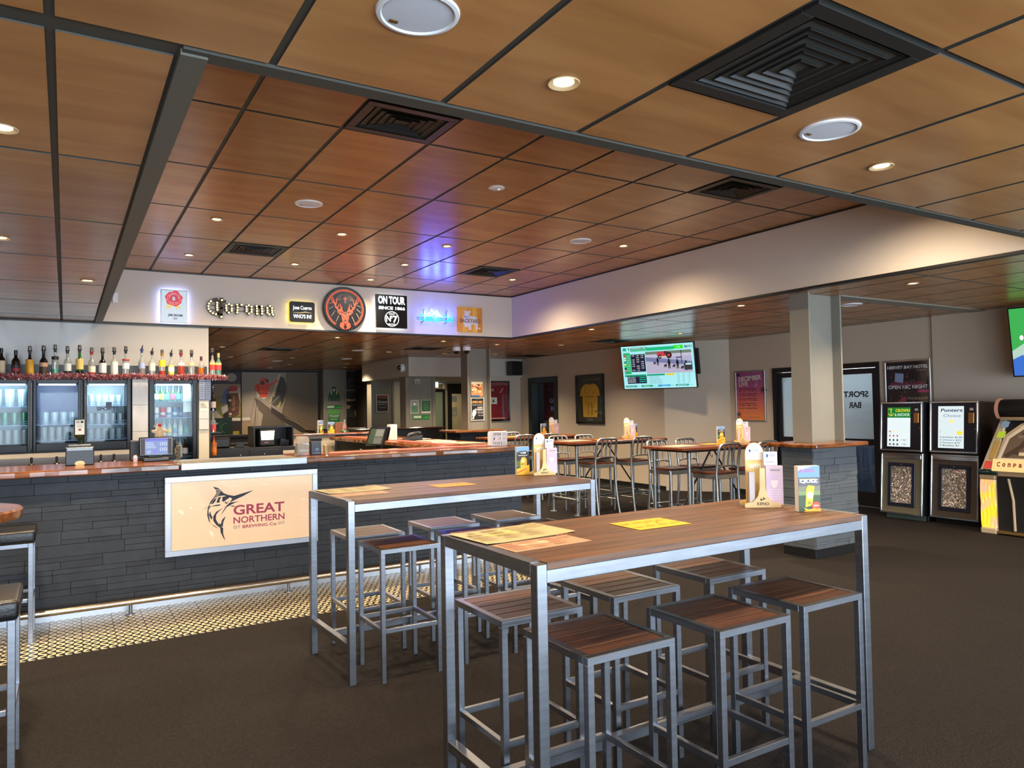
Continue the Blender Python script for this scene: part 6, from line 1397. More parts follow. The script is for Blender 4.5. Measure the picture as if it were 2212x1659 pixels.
# posters on the far steel pillar
def food(A, w, h):
    R = random.Random(6); A.rect(0, 0, w, h, (214, 150, 96)); A.rect(0, h * .85, w, h, (240, 226, 190))
    for k in range(26): A.disc(R.uniform(.02, w - .02), R.uniform(.05, h * .8), R.uniform(.012, .03), R.uniform(.012, .028), R.choice(((150, 60, 34), (236, 196, 120), (190, 90, 50), (250, 230, 190), (120, 44, 30))))
    A.rect(0, 0, w * .7, h * .1, (70, 100, 160))
YP = 12.1 + 0.105
thin_poster('food_poster', 'orange food poster above the open mic poster on the far pillar', 6.53, 6.78, 1.75, 2.03, YP, food)
def mic(A, w, h):
    A.rect(.012, .012, w - .012, h - .012, (22, 22, 24)); A.disc(w * .55, h * .93, w * .2, h * .03, (60, 58, 54)); A.text('OPEN MIC', w * .07, h * .75, w * .9, h * .86, (236, 170, 90), bold=.03); A.rect(w * .1, h * .67, w * .9, h * .69, (200, 196, 190))
    A.text('EVERY', w * .5, h * .54, w * .92, h * .6, (240, 238, 232), bold=.02); A.text('THURSDAY', w * .3, h * .45, w * .93, h * .52, (240, 238, 232), bold=.02); A.rect(w * .48, h * .41, w * .92, h * .42, (240, 238, 232)); A.text('7PM-10PM', w * .5, h * .3, w * .93, h * .36, (220, 216, 210)); A.text('live music', w * .55, h * .2, w * .93, h * .26, (220, 216, 210))
    A.poly([(w * .08, h * .2), (w * .3, h * .2), (w * .42, h * .36), (w * .34, h * .48), (w * .16, h * .46), (w * .1, h * .34)], (236, 234, 228)); A.line([(w * .2, h * .2), (w * .14, h * .06)], w * .12, (220, 216, 210))
thin_poster('open_mic_poster', 'black open mic every thursday poster on the far pillar', 6.515, 6.8, 1.3, 1.73, YP - .002, mic)
# cameras, speaker, exit sign
t = thing('twin_dome_camera', 'pair of white dome security cameras hanging left of the far pillar', 'camera', (6.22, 12.0, ZL - .12))
for dx in (-.06, .08):
    MB().lathe([(0.075, 0.0), (0.078, -0.05), (0.07, -0.07)], 24, (6.22 + dx, 12.0 - dx, ZL)).build('housing', WHITE, t, smooth=True)
    MB().lathe([(0.055, -0.068), (0.05, -0.1), (0.03, -0.122), (0.0001, -0.13)], 20, (6.22 + dx, 12.0 - dx, ZL)).build('dome', BLACKG, t, smooth=True)
t = thing('dome_camera', 'white dome camera on the face of the blue bulkhead', 'camera', (6.32, 14.95, 2.36))
MB().lathe([(0.09, 0), (0.09, 0.05), (0.07, 0.075)], 24, (6.32, 14.95, 2.44), axis='-x').build('housing', WHITE, t, smooth=True); MB().lathe([(0.055, 0.07), (0.045, 0.11), (0.0001, 0.125)], 20, (6.32, 14.95, 2.44), axis='-x').build('dome', BLACKG, t, smooth=True)
t = thing('wall_speaker', 'black box loudspeaker mounted high in the corner above the red framed shirt', 'speaker', (8.88, 14.45, 2.27))
MB().box(8.73, 9.02, 14.32, 14.55, 2.27, 2.59).build('cabinet', BLACKP, t, bevel=0.01); MB().box(8.75, 9.0, 14.312, 14.32, 2.29, 2.57).build('grille', M('speaker_cloth', (14, 14, 15), rough=0.9), t); MB().box(8.84, 8.9, 14.55, 14.65, 2.4, 2.46).build('bracket', BLACKP, t)
t = thing('exit_sign', 'small glowing white exit light high in the alcove', 'sign', (8.36, 17.5, 2.1)); MB().box(8.3, 8.42, 17.56, 17.6, 2.08, 2.235).build('case', WHITE, t); MB().box(8.31, 8.41, 17.552, 17.56, 2.09, 2.225).build('lit_face', EM('exit_face', (220, 250, 246), 2.0), t)
# framed red shirt
def framed(name, label, x0, x1, z0, z1, y, draw, fw=.04, mat=BLACKG, cat='picture'):
    t = thing(name, label, cat, ((x0 + x1) / 2, y, z0)); f = MB()
    f.box(x0, x1, y - .04, y, z1 - fw, z1).box(x0, x1, y - .04, y, z0, z0 + fw).box(x0, x0 + fw, y - .04, y, z0 + fw, z1 - fw).box(x1 - fw, x1, y - .04, y, z0 + fw, z1 - fw)
    f.build('frame', mat, t, bevel=.004); MB().box(x0 + fw, x1 - fw, y - .015, y, z0 + fw, z1 - fw).build('backing', ink((70, 24, 26)), t)
    A = Art(plane(FRONT, (x0 + fw, y - .015, z0 + fw))); draw(A, x1 - x0 - 2 * fw, z1 - z0 - 2 * fw); A.build('contents', t); MB().box(x0 + fw, x1 - fw, y - .034, y - .031, z0 + fw, z1 - fw).build('pane', PANE, t); return t
def redshirt(A, w, h):
    A.rect(0, 0, w, h, (146, 34, 36)); A.rect(w * .08, h * .08, w * .92, h * .95, (98, 20, 26)); A.poly([(w * .15, h * .1), (w * .85, h * .1), (w * .82, h * .6), (w * .95, h * .65), (w * .85, h * .88), (w * .62, h * .92), (w * .38, h * .92), (w * .15, h * .88), (w * .05, h * .65), (w * .18, h * .6)], (132, 22, 30)); A.rect(w * .4, h * .42, w * .64, h * .6, (220, 216, 206)); A.poly([(w * .47, h * .47), (w * .57, h * .47), (w * .52, h * .56)], (60, 80, 56)); A.line([(w * .16, h * .86), (w * .3, h * .7)], .014, (214, 190, 180)); A.line([(w * .84, h * .86), (w * .74, h * .72)], .014, (214, 190, 180)); A.disc(w * .5, h * .8, .03, .035, (190, 160, 150)); A.rect(w * .15, h * .2, w * .45, h * .3, (110, 30, 30)); A.rect(w * .3, h * .02, w * .9, h * .04, (220, 190, 180))
framed('framed_red_shirt', 'black framed red sports shirt on the wall right of the far pillar', 7.98, 8.88, 1.22, 2.15, 14.72, redshirt)
# ------------------------------------------------------------------ right-hand wall: screen, shirt, posters
t = thing('betting_screen', 'large wall screen showing a race meeting and odds', 'television', (8.81, 9.575, 1.81))
yw, tl = math.radians(202.9), math.radians(9.6)
n_ = Vector((math.cos(yw) * math.cos(tl), math.sin(yw) * math.cos(tl), -math.sin(tl))); r_ = Vector((-math.sin(yw), math.cos(yw), 0)); u_ = n_.cross(r_)
TVW, TVH = 1.38, 0.79
mt = Matrix(((r_.x, u_.x, n_.x, 8.807), (r_.y, u_.y, n_.y, 9.575), (r_.z, u_.z, n_.z, 2.205), (0, 0, 0, 1)))
MB().obox(mt @ Vector((0, 0, -0.03)), (r_, u_, n_), (TVW / 2, TVH / 2, 0.03)).build('housing', BLACKG, t, bevel=0.004)
MB().obox(mt @ Vector((0.5, 0.05, -0.1)), (r_, u_, n_), (0.22, 0.22, 0.03)).build('receiver_box', BLACKP, t)
MB().bar(mt @ Vector((0, 0, -0.06)), (9.28, 9.78, 2.25), 0.08, 0.1).build('wall_arm', BLACKP, t)
# drawing runs in pixels of the screen: 0..1850 wide, 0..1060 high, y down
A = Art(mt); SXk, SYk = (TVW - 0.03) / 1850, (TVH - 0.03) / 1060
def q_(x, y): return ((x - 925) * SXk, (530 - y) * SYk)
def TR(x0, y0, x1, y1, c): a = q_(x0, y1); b = q_(x1, y0); A.rect(a[0], a[1], b[0], b[1], c)
def TT(s, x0, y0, x1, y1, c, b=0.0): a = q_(x0, y1); d = q_(x1, y0); A.text(s, a[0], a[1], d[0], d[1], c, bold=b)
G = lambda r, g, b, s=1.0: glow((r, g, b), s)
TR(0, 0, 1850, 1060, G(170, 238, 244)); TR(250, 55, 1370, 135, G(20, 190, 130)); TR(1370, 40, 1600, 125, G(30, 230, 30)); TT('1:00', 1430, 60, 1540, 105, G(200, 250, 210)); TT('SKY1', 1630, 55, 1815, 115, G(30, 60, 80), .03)
TR(50, 40, 140, 110, G(20, 170, 140)); TT('9', 185, 40, 225, 110, G(40, 50, 60), .03); TR(260, 40, 680, 90, G(20, 140, 120)); TT('LAUNCESTON  278m', 275, 45, 660, 82, G(225, 250, 245), .02); TT('Race 9 greyhounds', 275, 98, 680, 122, G(210, 245, 240))
TR(50, 160, 230, 690, G(30, 180, 110)); TR(240, 205, 620, 640, G(26, 32, 58))
for k, c in enumerate(((220, 60, 90), (226, 230, 236), (226, 226, 230), (30, 130, 200), (240, 220, 120), (60, 200, 120), (20, 20, 24), (240, 110, 160))):
    y = 218 + k * 52; TR(56, y, 110, y + 40, G(*c)); TT('%d.%d0' % (2 + k, k % 5), 130, y + 5, 205, y + 32, G(190, 245, 225))
    for j, x in enumerate((270, 390, 510)):
        if (k * 3 + j) % 5 != 3: TT('%d.%d0' % (1 + (k * j) % 7, (k + 3 * j) % 9), x, y + 4, x + 70, y + 32, G(230, 234, 240), .02)
TR(640, 160, 1800, 700, G(180, 178, 206)); TR(640, 160, 1800, 230, G(110, 130, 116)); TR(640, 230, 1800, 300, G(196, 194, 214))
A.poly([q_(*p) for p in ((640, 290), (1500, 400), (1800, 440), (1800, 520), (1500, 500), (640, 390))], G(120, 128, 170)); A.poly([q_(*p) for p in ((640, 400), (1500, 505), (1800, 530), (1800, 700), (640, 700))], G(186, 180, 204))
A.poly([q_(*p) for p in ((930, 230), (960, 180), (1100, 170), (1200, 175), (1290, 200), (1300, 270), (1080, 290), (960, 285))], G(206, 60, 74)); A.disc(*q_(1240, 265), 95 * SXk * .8, 95 * SXk * .8, G(34, 30, 34)); A.disc(*q_(1240, 265), 34 * SXk, 34 * SXk, G(200, 60, 70)); A.disc(*q_(1010, 295), 48 * SXk, 48 * SXk, G(34, 30, 34)); A.disc(*q_(1010, 295), 18 * SXk, 18 * SXk, G(220, 200, 200)); A.poly([q_(*p) for p in ((1120, 170), (1200, 165), (1210, 240), (1130, 240))], G(60, 50, 56)); TR(1040, 285, 1190, 305, G(226, 214, 180))
for x, y, s in ((945, 330, 1.0), (1230, 380, 1.2), (1440, 400, 1.15), (1650, 440, 1.2)):
    A.poly([q_(x + a * s, y + b * s) for a, b in ((-14, 0), (14, 0), (30, 40), (22, 95), (24, 175), (8, 175), (0, 105), (-10, 175), (-26, 175), (-20, 95), (-30, 40))], G(22, 22, 32)); A.disc(*q_(x, y - 12 * s), 15 * SXk * s, 15 * SXk * s, G(30, 26, 32))
    A.poly([q_(x + a * s, y + b * s) for a, b in ((-110, 100), (-60, 80), (-40, 100), (-60, 130), (-70, 160), (-80, 130), (-110, 150))], G(60, 50, 60))
TR(1540, 160, 1556, 470, G(30, 34, 44)); TR(1600, 470, 1800, 640, G(50, 58, 66)); TR(1640, 480, 1780, 520, G(206, 236, 236)); TR(1410, 320, 1560, 345, G(60, 60, 76))
TR(50, 710, 620, 755, G(20, 150, 110)); TR(110, 755, 620, 930, G(26, 32, 58))
for k, s in enumerate(('SPEED QUINELLA', 'THE GET SPEED', 'FAVOURITE PACE')): TT(s, 120, 770 + k * 50, 330, 800 + k * 50, G(226, 234, 240), .02); TR(430, 770 + k * 50, 600, 795 + k * 50, G(30, 170, 140))
TR(640, 710, 1100, 750, G(20, 160, 120)); TR(1120, 710, 1350, 752, G(250, 226, 70)); TT('APPROX DIV', 1135, 718, 1335, 743, G(90, 80, 30))
for j, s in enumerate(('NOW', '5 TAB', 'STAB')): TT(s, 1400 + j * 130, 718, 1470 + j * 130, 742, G(70, 96, 110))
for k, s in enumerate(('BETTERLIGHTEN UP', 'WILL RAVIN', 'CRUSADER WISE', 'NIGHT AND TOMORROW')):
    TT(s, 700, 770 + k * 50, 960 + 20 * k, 796 + k * 50, G(60, 100, 116))
    for j in range(3): TT('%d.%d0' % (1 + k % 4, (k * 3 + j * 2) % 9), 1400 + j * 130, 770 + k * 50, 1465 + j * 130, 796 + k * 50, G(60, 90, 110))
for x, w, c in ((50, 300, (20, 150, 130)), (470, 300, (20, 160, 120)), (900, 320, (30, 160, 216)), (1350, 330, (20, 160, 150))): TR(x, 975, x + w, 1018, G(*c)); TT('6 min', x + w + 25, 982, x + w + 85, 1008, G(60, 90, 100))
TT('1 Launceston', 80, 984, 300, 1008, G(220, 248, 244)); TT('4. Next Fly Run 50.40', 700, 1026, 990, 1046, G(70, 90, 104)); TT('Ballarat', 540, 984, 690, 1008, G(220, 248, 244)); TT('Goulburn', 1010, 984, 1160, 1008, G(220, 248, 250)); TT('Mandurah', 1400, 984, 1620, 1008, G(220, 248, 244))
A.build('lit_picture', t)
ld = bpy.data.lights.new('screen_glow', 'AREA'); ld.shape = 'RECTANGLE'; ld.size = 1.3; ld.size_y = 0.7; ld.energy = 2.0; ld.color = (0.6, 0.9, 1.0)
lo = bpy.data.objects.new('screen_glow', ld); COL.objects.link(lo); lo.parent = t
lo.matrix_parent_inverse = world_of(t).inverted(); lo.matrix_basis = mt @ Matrix.Translation((0, 0, 0.02)) @ Matrix.Rotation(PI, 4, 'X')

def wall_frame(name, label, x, yl, yr, z0, z1, draw, fw=.02, mat=ALU, depth=.025, cat='poster', back=(40, 40, 42), glass=True):
    """framed picture on the right-hand wall: yl is its left edge as seen, yr its right edge"""
    t = thing(name, label, cat, (x, (yl + yr) / 2, z0)); f = MB()
    f.box(x - depth, x, yr, yl, z1 - fw, z1).box(x - depth, x, yr, yl, z0, z0 + fw).box(x - depth, x, yr, yr + fw, z0 + fw, z1 - fw).box(x - depth, x, yl - fw, yl, z0 + fw, z1 - fw)
    f.build('frame', mat, t, bevel=.003)
    MB().box(x - depth * .4, x, yr + fw, yl - fw, z0 + fw, z1 - fw).build('backing', ink(back), t)
    A = Art(plane(RIGHTW, (x - depth * .4, yl - fw, z0 + fw))); draw(A, yl - yr - 2 * fw, z1 - z0 - 2 * fw); A.build('print', t)
    if glass: MB().box(x - depth * .85, x - depth * .78, yr + fw, yl - fw, z0 + fw, z1 - fw).build('pane', PANE, t)
    return t
def jersey(A, w, h):
    A.rect(0, 0, w, h, (44, 46, 36)); A.rect(.03, .1 * h, w - .03, h * .98, (52, 54, 42)); arch = [(w * .14, h * .09), (w * .86, h * .09), (w * .86, h * .6)] + [(w * .5 + w * .36 * math.cos(a), h * .62 + h * .24 * math.sin(a)) for a in [PI * i / 10 for i in range(11)]] + [(w * .14, h * .6)]
    A.poly(arch, (16, 16, 16)); A.text('AUSTRALIAN WALLABIES', w * .1, h * .915, w * .9, h * .95, (150, 140, 100)); A.text('2012', w * .42, h * .03, w * .6, h * .06, (190, 186, 160))
    Y1, Y2 = (232, 176, 36), (150, 96, 20)
    A.poly([(w * .22, h * .1), (w * .78, h * .1), (w * .8, h * .5), (w * .8, h * .58), (w * .9, h * .56), (w * .86, h * .72), (w * .76, h * .81), (w * .6, h * .85), (w * .5, h * .83), (w * .4, h * .85), (w * .24, h * .81), (w * .14, h * .72), (w * .1, h * .56), (w * .2, h * .58), (w * .2, h * .5)], Y1)
    A.line([(w * .4, h * .85), (w * .5, h * .8), (w * .6, h * .85)], .012, (120, 70, 20))
    for s in (1, -1):
        f = lambda x: w * (.5 + s * (x - .5)); A.line([(f(.4), h * .84), (f(.3), h * .7), (f(.28), h * .6)], .007, Y2); A.line([(f(.27), h * .58), (f(.33), h * .4), (f(.36), h * .2), (f(.32), h * .1)], .007, Y2)
    A.text('Qantas', w * .36, h * .535, w * .66, h * .575, (110, 40, 20), bold=.02); A.disc(w * .64, h * .65, .014, .016, (60, 90, 40)); A.line([(w * .36, h * .62), (w * .4, h * .66)], .01, (90, 70, 30)); A.text('KOOGA', w * .45, h * .7, w * .55, h * .715, (110, 80, 20)); A.rect(w * .7, h * .2, w * .77, h * .24, (140, 80, 20))
    for k in range(14): A.rect(w * .4, h * (.14 + .022 * k), w * .47, h * (.15 + .022 * k), (130, 90, 20)); A.rect(w * .54, h * (.14 + .022 * k), w * (.6 + .01 * (k % 3)), h * (.15 + .022 * k), (130, 90, 20))
wall_frame('framed_gold_shirt', 'black framed gold rugby shirt on the wall left of the betting screen', 9.2, 12.48, 11.55, 1.17, 2.18, jersey, fw=.045, mat=BLACKG, depth=.04, cat='picture')
def december(A, w, h):
    cols = [(178, 92, 150), (190, 96, 146), (202, 100, 138), (212, 104, 126), (220, 108, 112), (226, 114, 98), (230, 124, 84), (232, 134, 72)]
    for k, c in enumerate(cols): A.rect(0, h * (1 - (k + 1) / 8), w, h * (1 - k / 8), c)
    WH = (246, 234, 228); A.text('DECEMBER', w * .08, h * .8, w * .9, h * .9, WH, bold=.035, rot=.05); A.text('LIVE', w * .1, h * .7, w * .42, h * .79, WH, bold=.035, rot=.04); A.rect(w * .35, h * .685, w * .7, h * .705, (206, 90, 214))
    BK = (40, 24, 34)
    for k, s in enumerate(('FRI 6TH - SHANNON YOUNG', 'SAT 7TH - THE BOYS', 'FRI 13TH - SOPHIE GUNN', 'SAT 14TH - FOR KICKS', 'FRI 20TH - WILLIAM DUNN', 'SAT 21ST - TANZIM J', 'FRI 27TH - DARREN HARLOW', 'SAT 28TH - MARC ALLEN', 'TUE 31ST - SHANNON YOUNG')):
        z = h * (.63 - .038 * k - .025 * (k // 2)); A.text(s, w * .09, z, w * (.7 + .02 * (k % 3)), z + h * .026, BK, bold=.015)
    def palm(cx, cz, s, fl=1):
        for a in (-.2, .4, 1.0, 1.6, 2.3, 2.9): A.line([(cx, cz), (cx + fl * s * .6 * math.cos(a), cz + s * .6 * math.sin(a)), (cx + fl * s * math.cos(a - .35), cz + s * math.sin(a) - s * .3)], [s * .12, s * .16, .002], (28, 30, 34))
        A.line([(cx, cz), (cx + fl * s * .1, cz - s * .7)], s * .14, (28, 30, 34))
    palm(w * .98, h * .6, .09, -1); palm(w * .05, h * .1, .08); palm(w * .06, h * .93, .07); A.disc(w * .5, h * .06, .022, .022, (214, 110, 140)); A.text('hotel', w * .62, h * .05, w * .8, h * .065, BK)
wall_frame('december_poster', 'pink and orange december live music poster in silver frame', 9.9, 8.81, 8.18, 1.235, 2.09, december, fw=.02, cat='poster')
def micnight(A, w, h):
    A.rect(0, 0, w, h, (30, 26, 34)); WH = (238, 232, 236); A.text('HERVEY BAY HOTEL', w * .02, h * .87, w * .98, h * .93, WH, bold=.03, shear=.2); A.text('presents', w * .72, h * .82, w * .95, h * .845, (190, 180, 180)); A.poly([(w * .2, h * .64), (w * .4, h * .6), (w * .42, h * .78), (w * .22, h * .8)], (150, 170, 200))
    for k in range(24): A.rect(w * (.1 + .035 * k), h * .55, w * (.115 + .035 * k), h * (.6 + .04 * abs(math.sin(k * 1.7))), (176, 60, 100))
    A.text('OPEN MIC NIGHT', w * .05, h * .5, w * .97, h * .57, WH, bold=.025); A.rect(w * .74, h * .43, w * .98, h * .48, (190, 50, 110)); A.text('THURSDAYS', w * .5, h * .3, w * .96, h * .345, (220, 206, 180)); A.text('@ 7:30PM', w * .6, h * .235, w * .96, h * .275, (220, 206, 180))
    A.poly([(w * .25, h * .14), (w * .42, h * .22), (w * .5, h * .32), (w * .42, h * .36), (w * .28, h * .28), (w * .2, h * .2)], (166, 60, 90)); A.poly([(w * .06, 0), (w * .18, h * .18), (w * .26, h * .14), (w * .36, 0)], (150, 160, 176))
    for x, z in ((.1, .3), (.35, .36), (.12, .72), (.5, .72)): A.disc(w * x, h * z, .012, .009, (176, 60, 90)); A.line([(w * x + .011, h * z), (w * x + .011, h * z + .05), (w * x + .03, h * z + .06)], .005, (176, 60, 90))
    A.ring(w * .62, h * .5, w * .2, .01, (92, 90, 96), PI * .4, PI * 1.2)
wall_frame('open_mic_night_poster', 'dark hotel open mic night poster in silver frame above the first arcade cabinet', 9.9, 6.11, 5.46, 1.30, 2.1, micnight, fw=.025, cat='poster')
# screen cut by the right edge
t = thing('sports_screen', 'wall screen with green sports field cut by the right photo edge', 'television', (9.7, 3.7, 1.8))
a_ = math.radians(188); n2 = Vector((math.cos(a_) * .985, math.sin(a_) * .985, -.17)).normalized(); r2 = Vector((-math.sin(a_), math.cos(a_), 0)); u2 = n2.cross(r2)
mt2 = Matrix(((r2.x, u2.x, n2.x, 9.6), (r2.y, u2.y, n2.y, 3.70), (r2.z, u2.z, n2.z, 2.2), (0, 0, 0, 1)))
MB().obox(mt2 @ Vector((0, 0, -.03)), (r2, u2, n2), (.62, .41, .03)).build('housing', BLACKG, t, bevel=.004); MB().bar((9.62, 3.7, 2.2), (9.87, 3.7, 2.2), .1, .1).build('wall_arm', BLACKP, t)
A = Art(mt2); A.rect(-.605, -.395, .605, .395, glow((60, 170, 80), 1.1)); A.poly([(-.605, -.1), (-.3, .1), (.2, 0), (.605, -.1), (.605, -.395), (-.605, -.395)], glow((176, 206, 190), 1.1)); A.poly([(-.605, -.2), (-.5, -.15), (-.4, -.395), (-.605, -.395)], glow((60, 110, 200), 1.1)); A.disc(-.5, .05, .02, .03, glow((240, 240, 240), 1.1)); A.build('lit_picture', t)

# ------------------------------------------------------------------ arcade cabinets and jukebox
GLIT = bpy.data.materials.new('glitter_sheet'); GLIT.use_nodes = True
nt = GLIT.node_tree; N, L = nt.nodes, nt.links; b = N['Principled BSDF']
tc = N.new('ShaderNodeTexCoord'); vo = N.new('ShaderNodeTexVoronoi'); vo.inputs['Scale'].default_value = 90; L.new(tc.outputs['Object'], vo.inputs['Vector'])
hs = N.new('ShaderNodeHueSaturation'); hs.inputs['Saturation'].default_value = .45; hs.inputs['Value'].default_value = .85; L.new(vo.outputs['Color'], hs.inputs['Color'])
mx = N.new('ShaderNodeMix'); mx.data_type = 'RGBA'; mx.inputs['Factor'].default_value = .5; mx.inputs[7].default_value = (*lin((186, 168, 130)), 1); L.new(hs.outputs[0], mx.inputs[6]); L.new(mx.outputs[2], b.inputs['Base Color'])
b.inputs['Metallic'].default_value = .7; b.inputs['Roughness'].default_value = .3
sx = N.new('ShaderNodeVectorMath'); sx.operation = 'SUBTRACT'; sx.inputs[1].default_value = (.5, .5, .5); L.new(vo.outputs['Color'], sx.inputs[0])
sc_ = N.new('ShaderNodeVectorMath'); sc_.operation = 'SCALE'; sc_.inputs['Scale'].default_value = .9; L.new(sx.outputs[0], sc_.inputs[0])
ge = N.new('ShaderNodeNewGeometry'); ad = N.new('ShaderNodeVectorMath'); ad.operation = 'ADD'; L.new(ge.outputs['Normal'], ad.inputs[0]); L.new(sc_.outputs[0], ad.inputs[1])
no = N.new('ShaderNodeVectorMath'); no.operation = 'NORMALIZE'; L.new(ad.outputs[0], no.inputs[0]); L.new(no.outputs[0], b.inputs['Normal'])
def slant(xb, zb, xt, zt, yl):
    """plane leaning between (xb,zb) and (xt,zt), seen from -X; u runs to the right from yl, v up the slope"""
    up = Vector((xt - xb, 0, zt - zb)).normalized(); r = Vector((0, -1, 0)); n = r.cross(up)
    return Matrix(((r.x, up.x, n.x, xb), (r.y, up.y, n.y, yl), (r.z, up.z, n.z, zb), (0, 0, 0, 1)))
def ringbox(mtx, x0, y0, x1, y1, w, d0, d1):
    q = MB()
    for a, b_, c, d in ((x0, y0, x1, y0 + w), (x0, y1 - w, x1, y1), (x0, y0 + w, x0 + w, y1 - w), (x1 - w, y0 + w, x1, y1 - w)):
        q.prism([(a, b_), (c, b_), (c, d), (a, d)], mtx @ Matrix.Translation((0, 0, d0)), d1 - d0)
    return q
def cabinet(label, xf, yl, yr, inset, side, draw, plinth):
    W_ = yl - yr; t = thing('arcade_cabinet', label, 'arcade machine', (xf + .3, (yl + yr) / 2, 0))
    prof = [(xf + .1, .0), (xf + .1, .07), (xf - .03, .07), (xf + .04, .86), (xf + .02, .88), (xf + .07, 1.52), (xf + .5, 1.5), (xf + .5, 0)]
    sidem = Matrix(((1, 0, 0, 0), (0, 0, -1, yl), (0, 1, 0, 0), (0, 0, 0, 1)))
    MB().prism(prof, sidem, W_).build('carcass', side, t, bevel=.004)
    MB().box(xf + .06, xf + .1, yr + .03, yl - .03, 0, .07).build('plinth', plinth, t)
    lo_ = slant(xf - .03, .07, xf + .04, .86, yl); hl = math.hypot(.07, .79)
    ringbox(lo_, 0, 0, W_, hl, .022, 0, .022).build('chrome_edging', CHROME, t, bevel=.004)
    q = MB(); q.prism([(.022, hl - .075), (W_ - .022, hl - .075), (W_ - .022, hl - .022), (.022, hl - .022)], lo_, .02); q.build('chrome_rail', CHROME, t, bevel=.004)
    q = MB(); q.prism([(.022, .022), (W_ - .022, .022), (W_ - .022, hl - .075), (.022, hl - .075)], lo_, .004); q.build('inset_panel', inset, t)
    ringbox(lo_, .1, .1, W_ - .1, hl - .13, .045, 0, .02).build('door_surround', M('navy_door', (20, 24, 40), rough=.35), t, bevel=.004)
    q = MB(); q.prism([(.145, .145), (W_ - .145, .145), (W_ - .145, hl - .175), (.145, hl - .175)], lo_, .006); q.build('glitter_panel', GLIT, t)
    q = MB(); q.lathe([(.01, 0), (.008, .008), (.0001, .009)], 12, tuple(lo_ @ Vector((W_ / 2, hl - .152, .02))), axis='-x'); q.build('lock', CHROME, t, smooth=True)
    up_ = slant(xf + .02, .88, xf + .07, 1.52, yl); hu = math.hypot(.05, .64)
    ringbox(up_, 0, 0, W_, hu, .022, 0, .03).build('chrome_edging', CHROME, t, bevel=.004)
    q = MB(); q.prism([(.022, .022), (W_ - .022, .022), (W_ - .022, hu - .022), (.022, hu - .022)], up_, .008); q.build('fascia', M('fascia_navy', (18, 20, 32), rough=.2), t)
    A = Art(up_ @ Matrix.Translation((0, 0, .008))); draw(A, W_, hu); A.build('lit_screen', t)
    q = MB(); q.prism([(W_ - .115, hu - .27), (W_ - .05, hu - .27), (W_ - .05, hu - .14), (W_ - .115, hu - .14)], up_ @ Matrix.Translation((0, 0, .008)), .012); q.build('coin_slot', M('brass_slot', (176, 128, 70), rough=.3, metal=.8), t, bevel=.003)
    q = MB(); q.prism([(W_ - .1, hu - .115), (W_ - .06, hu - .115), (W_ - .06, hu - .085), (W_ - .1, hu - .085)], up_ @ Matrix.Translation((0, 0, .008)), .008); q.build('price_button', ink((206, 190, 180)), t)
    q = MB(); q.lathe([(.008, 0), (.0001, .006)], 10, tuple(up_ @ Vector((W_ - .045, hu - .34, .008))), axis='-x'); q.build('lock', CHROME, t)
    return t
def suit(A, kind, x, y, s, c):
    if kind == 'd': A.poly([(x, y + s), (x + s * .75, y), (x, y - s), (x - s * .75, y)], c)
    elif kind == 'h': A.poly([(x, y - s), (x + s * .9, y + .2 * s), (x + s * .6, y + .8 * s), (x, y + .4 * s), (x - s * .6, y + .8 * s), (x - s * .9, y + .2 * s)], c)
    elif kind == 's': A.poly([(x, y + s), (x + s * .9, y - .2 * s), (x + s * .4, y - .6 * s), (x + s * .3, y - s), (x - s * .3, y - s), (x - s * .4, y - .6 * s), (x - s * .9, y - .2 * s)], c)
    else:
        for a, b_ in ((0, .5), (-.5, -.2), (.5, -.2)): A.disc(x + a * s, y + b_ * s, .45 * s, .45 * s, c, 10)
        A.poly([(x - .25 * s, y - s), (x + .25 * s, y - s), (x, y)], c)
def crown(A, W_, h):
    x0, x1, y0, y1 = .09, .40, .06, h - .07
    A.rect(x0, y0, x1, y1, glow((236, 248, 250), 1.0)); A.rect(x0, y1 - .135, x1, y1, glow((20, 130, 50), .9))
    YE = glow((240, 220, 60), .9); A.text('CROWN', x0 + .11, y1 - .06, x1 - .01, y1 - .02, YE, bold=.03); A.text('& ANCHOR', x0 + .1, y1 - .115, x1 - .01, y1 - .075, glow((210, 240, 214), 1.0), bold=.02)
    A.ring(x0 + .05, y1 - .075, .038, .01, YE, PI * 1.0, PI * 2.0); A.line([(x0 + .05, y1 - .115), (x0 + .05, y1 - .03)], .01, YE); A.ring(x0 + .05, y1 - .025, .014, .006, YE); A.text('the', x0 + .01, y1 - .03, x0 + .035, y1 - .01, YE)
    for k, (kd, c) in enumerate((('c', (26, 28, 40)), ('s', (26, 28, 44)), ('d', (206, 50, 60)), ('h', (224, 120, 110)))):
        for j in range(3): suit(A, kd, x0 + .04 + j * .05, y0 + .03 + k * .055, .016, glow(c, .8) if not (kd == 'h' and j) else glow((244, 220, 150), 1.2))
    for k, s in enumerate(('=$1', '=$2', '$10')): A.text(s, x0 + .195, y0 + .018 + k * .055, x0 + .265, y0 + .045 + k * .055, glow((140, 160, 150), .7) if k < 2 else glow((216, 222, 222), 1.2))
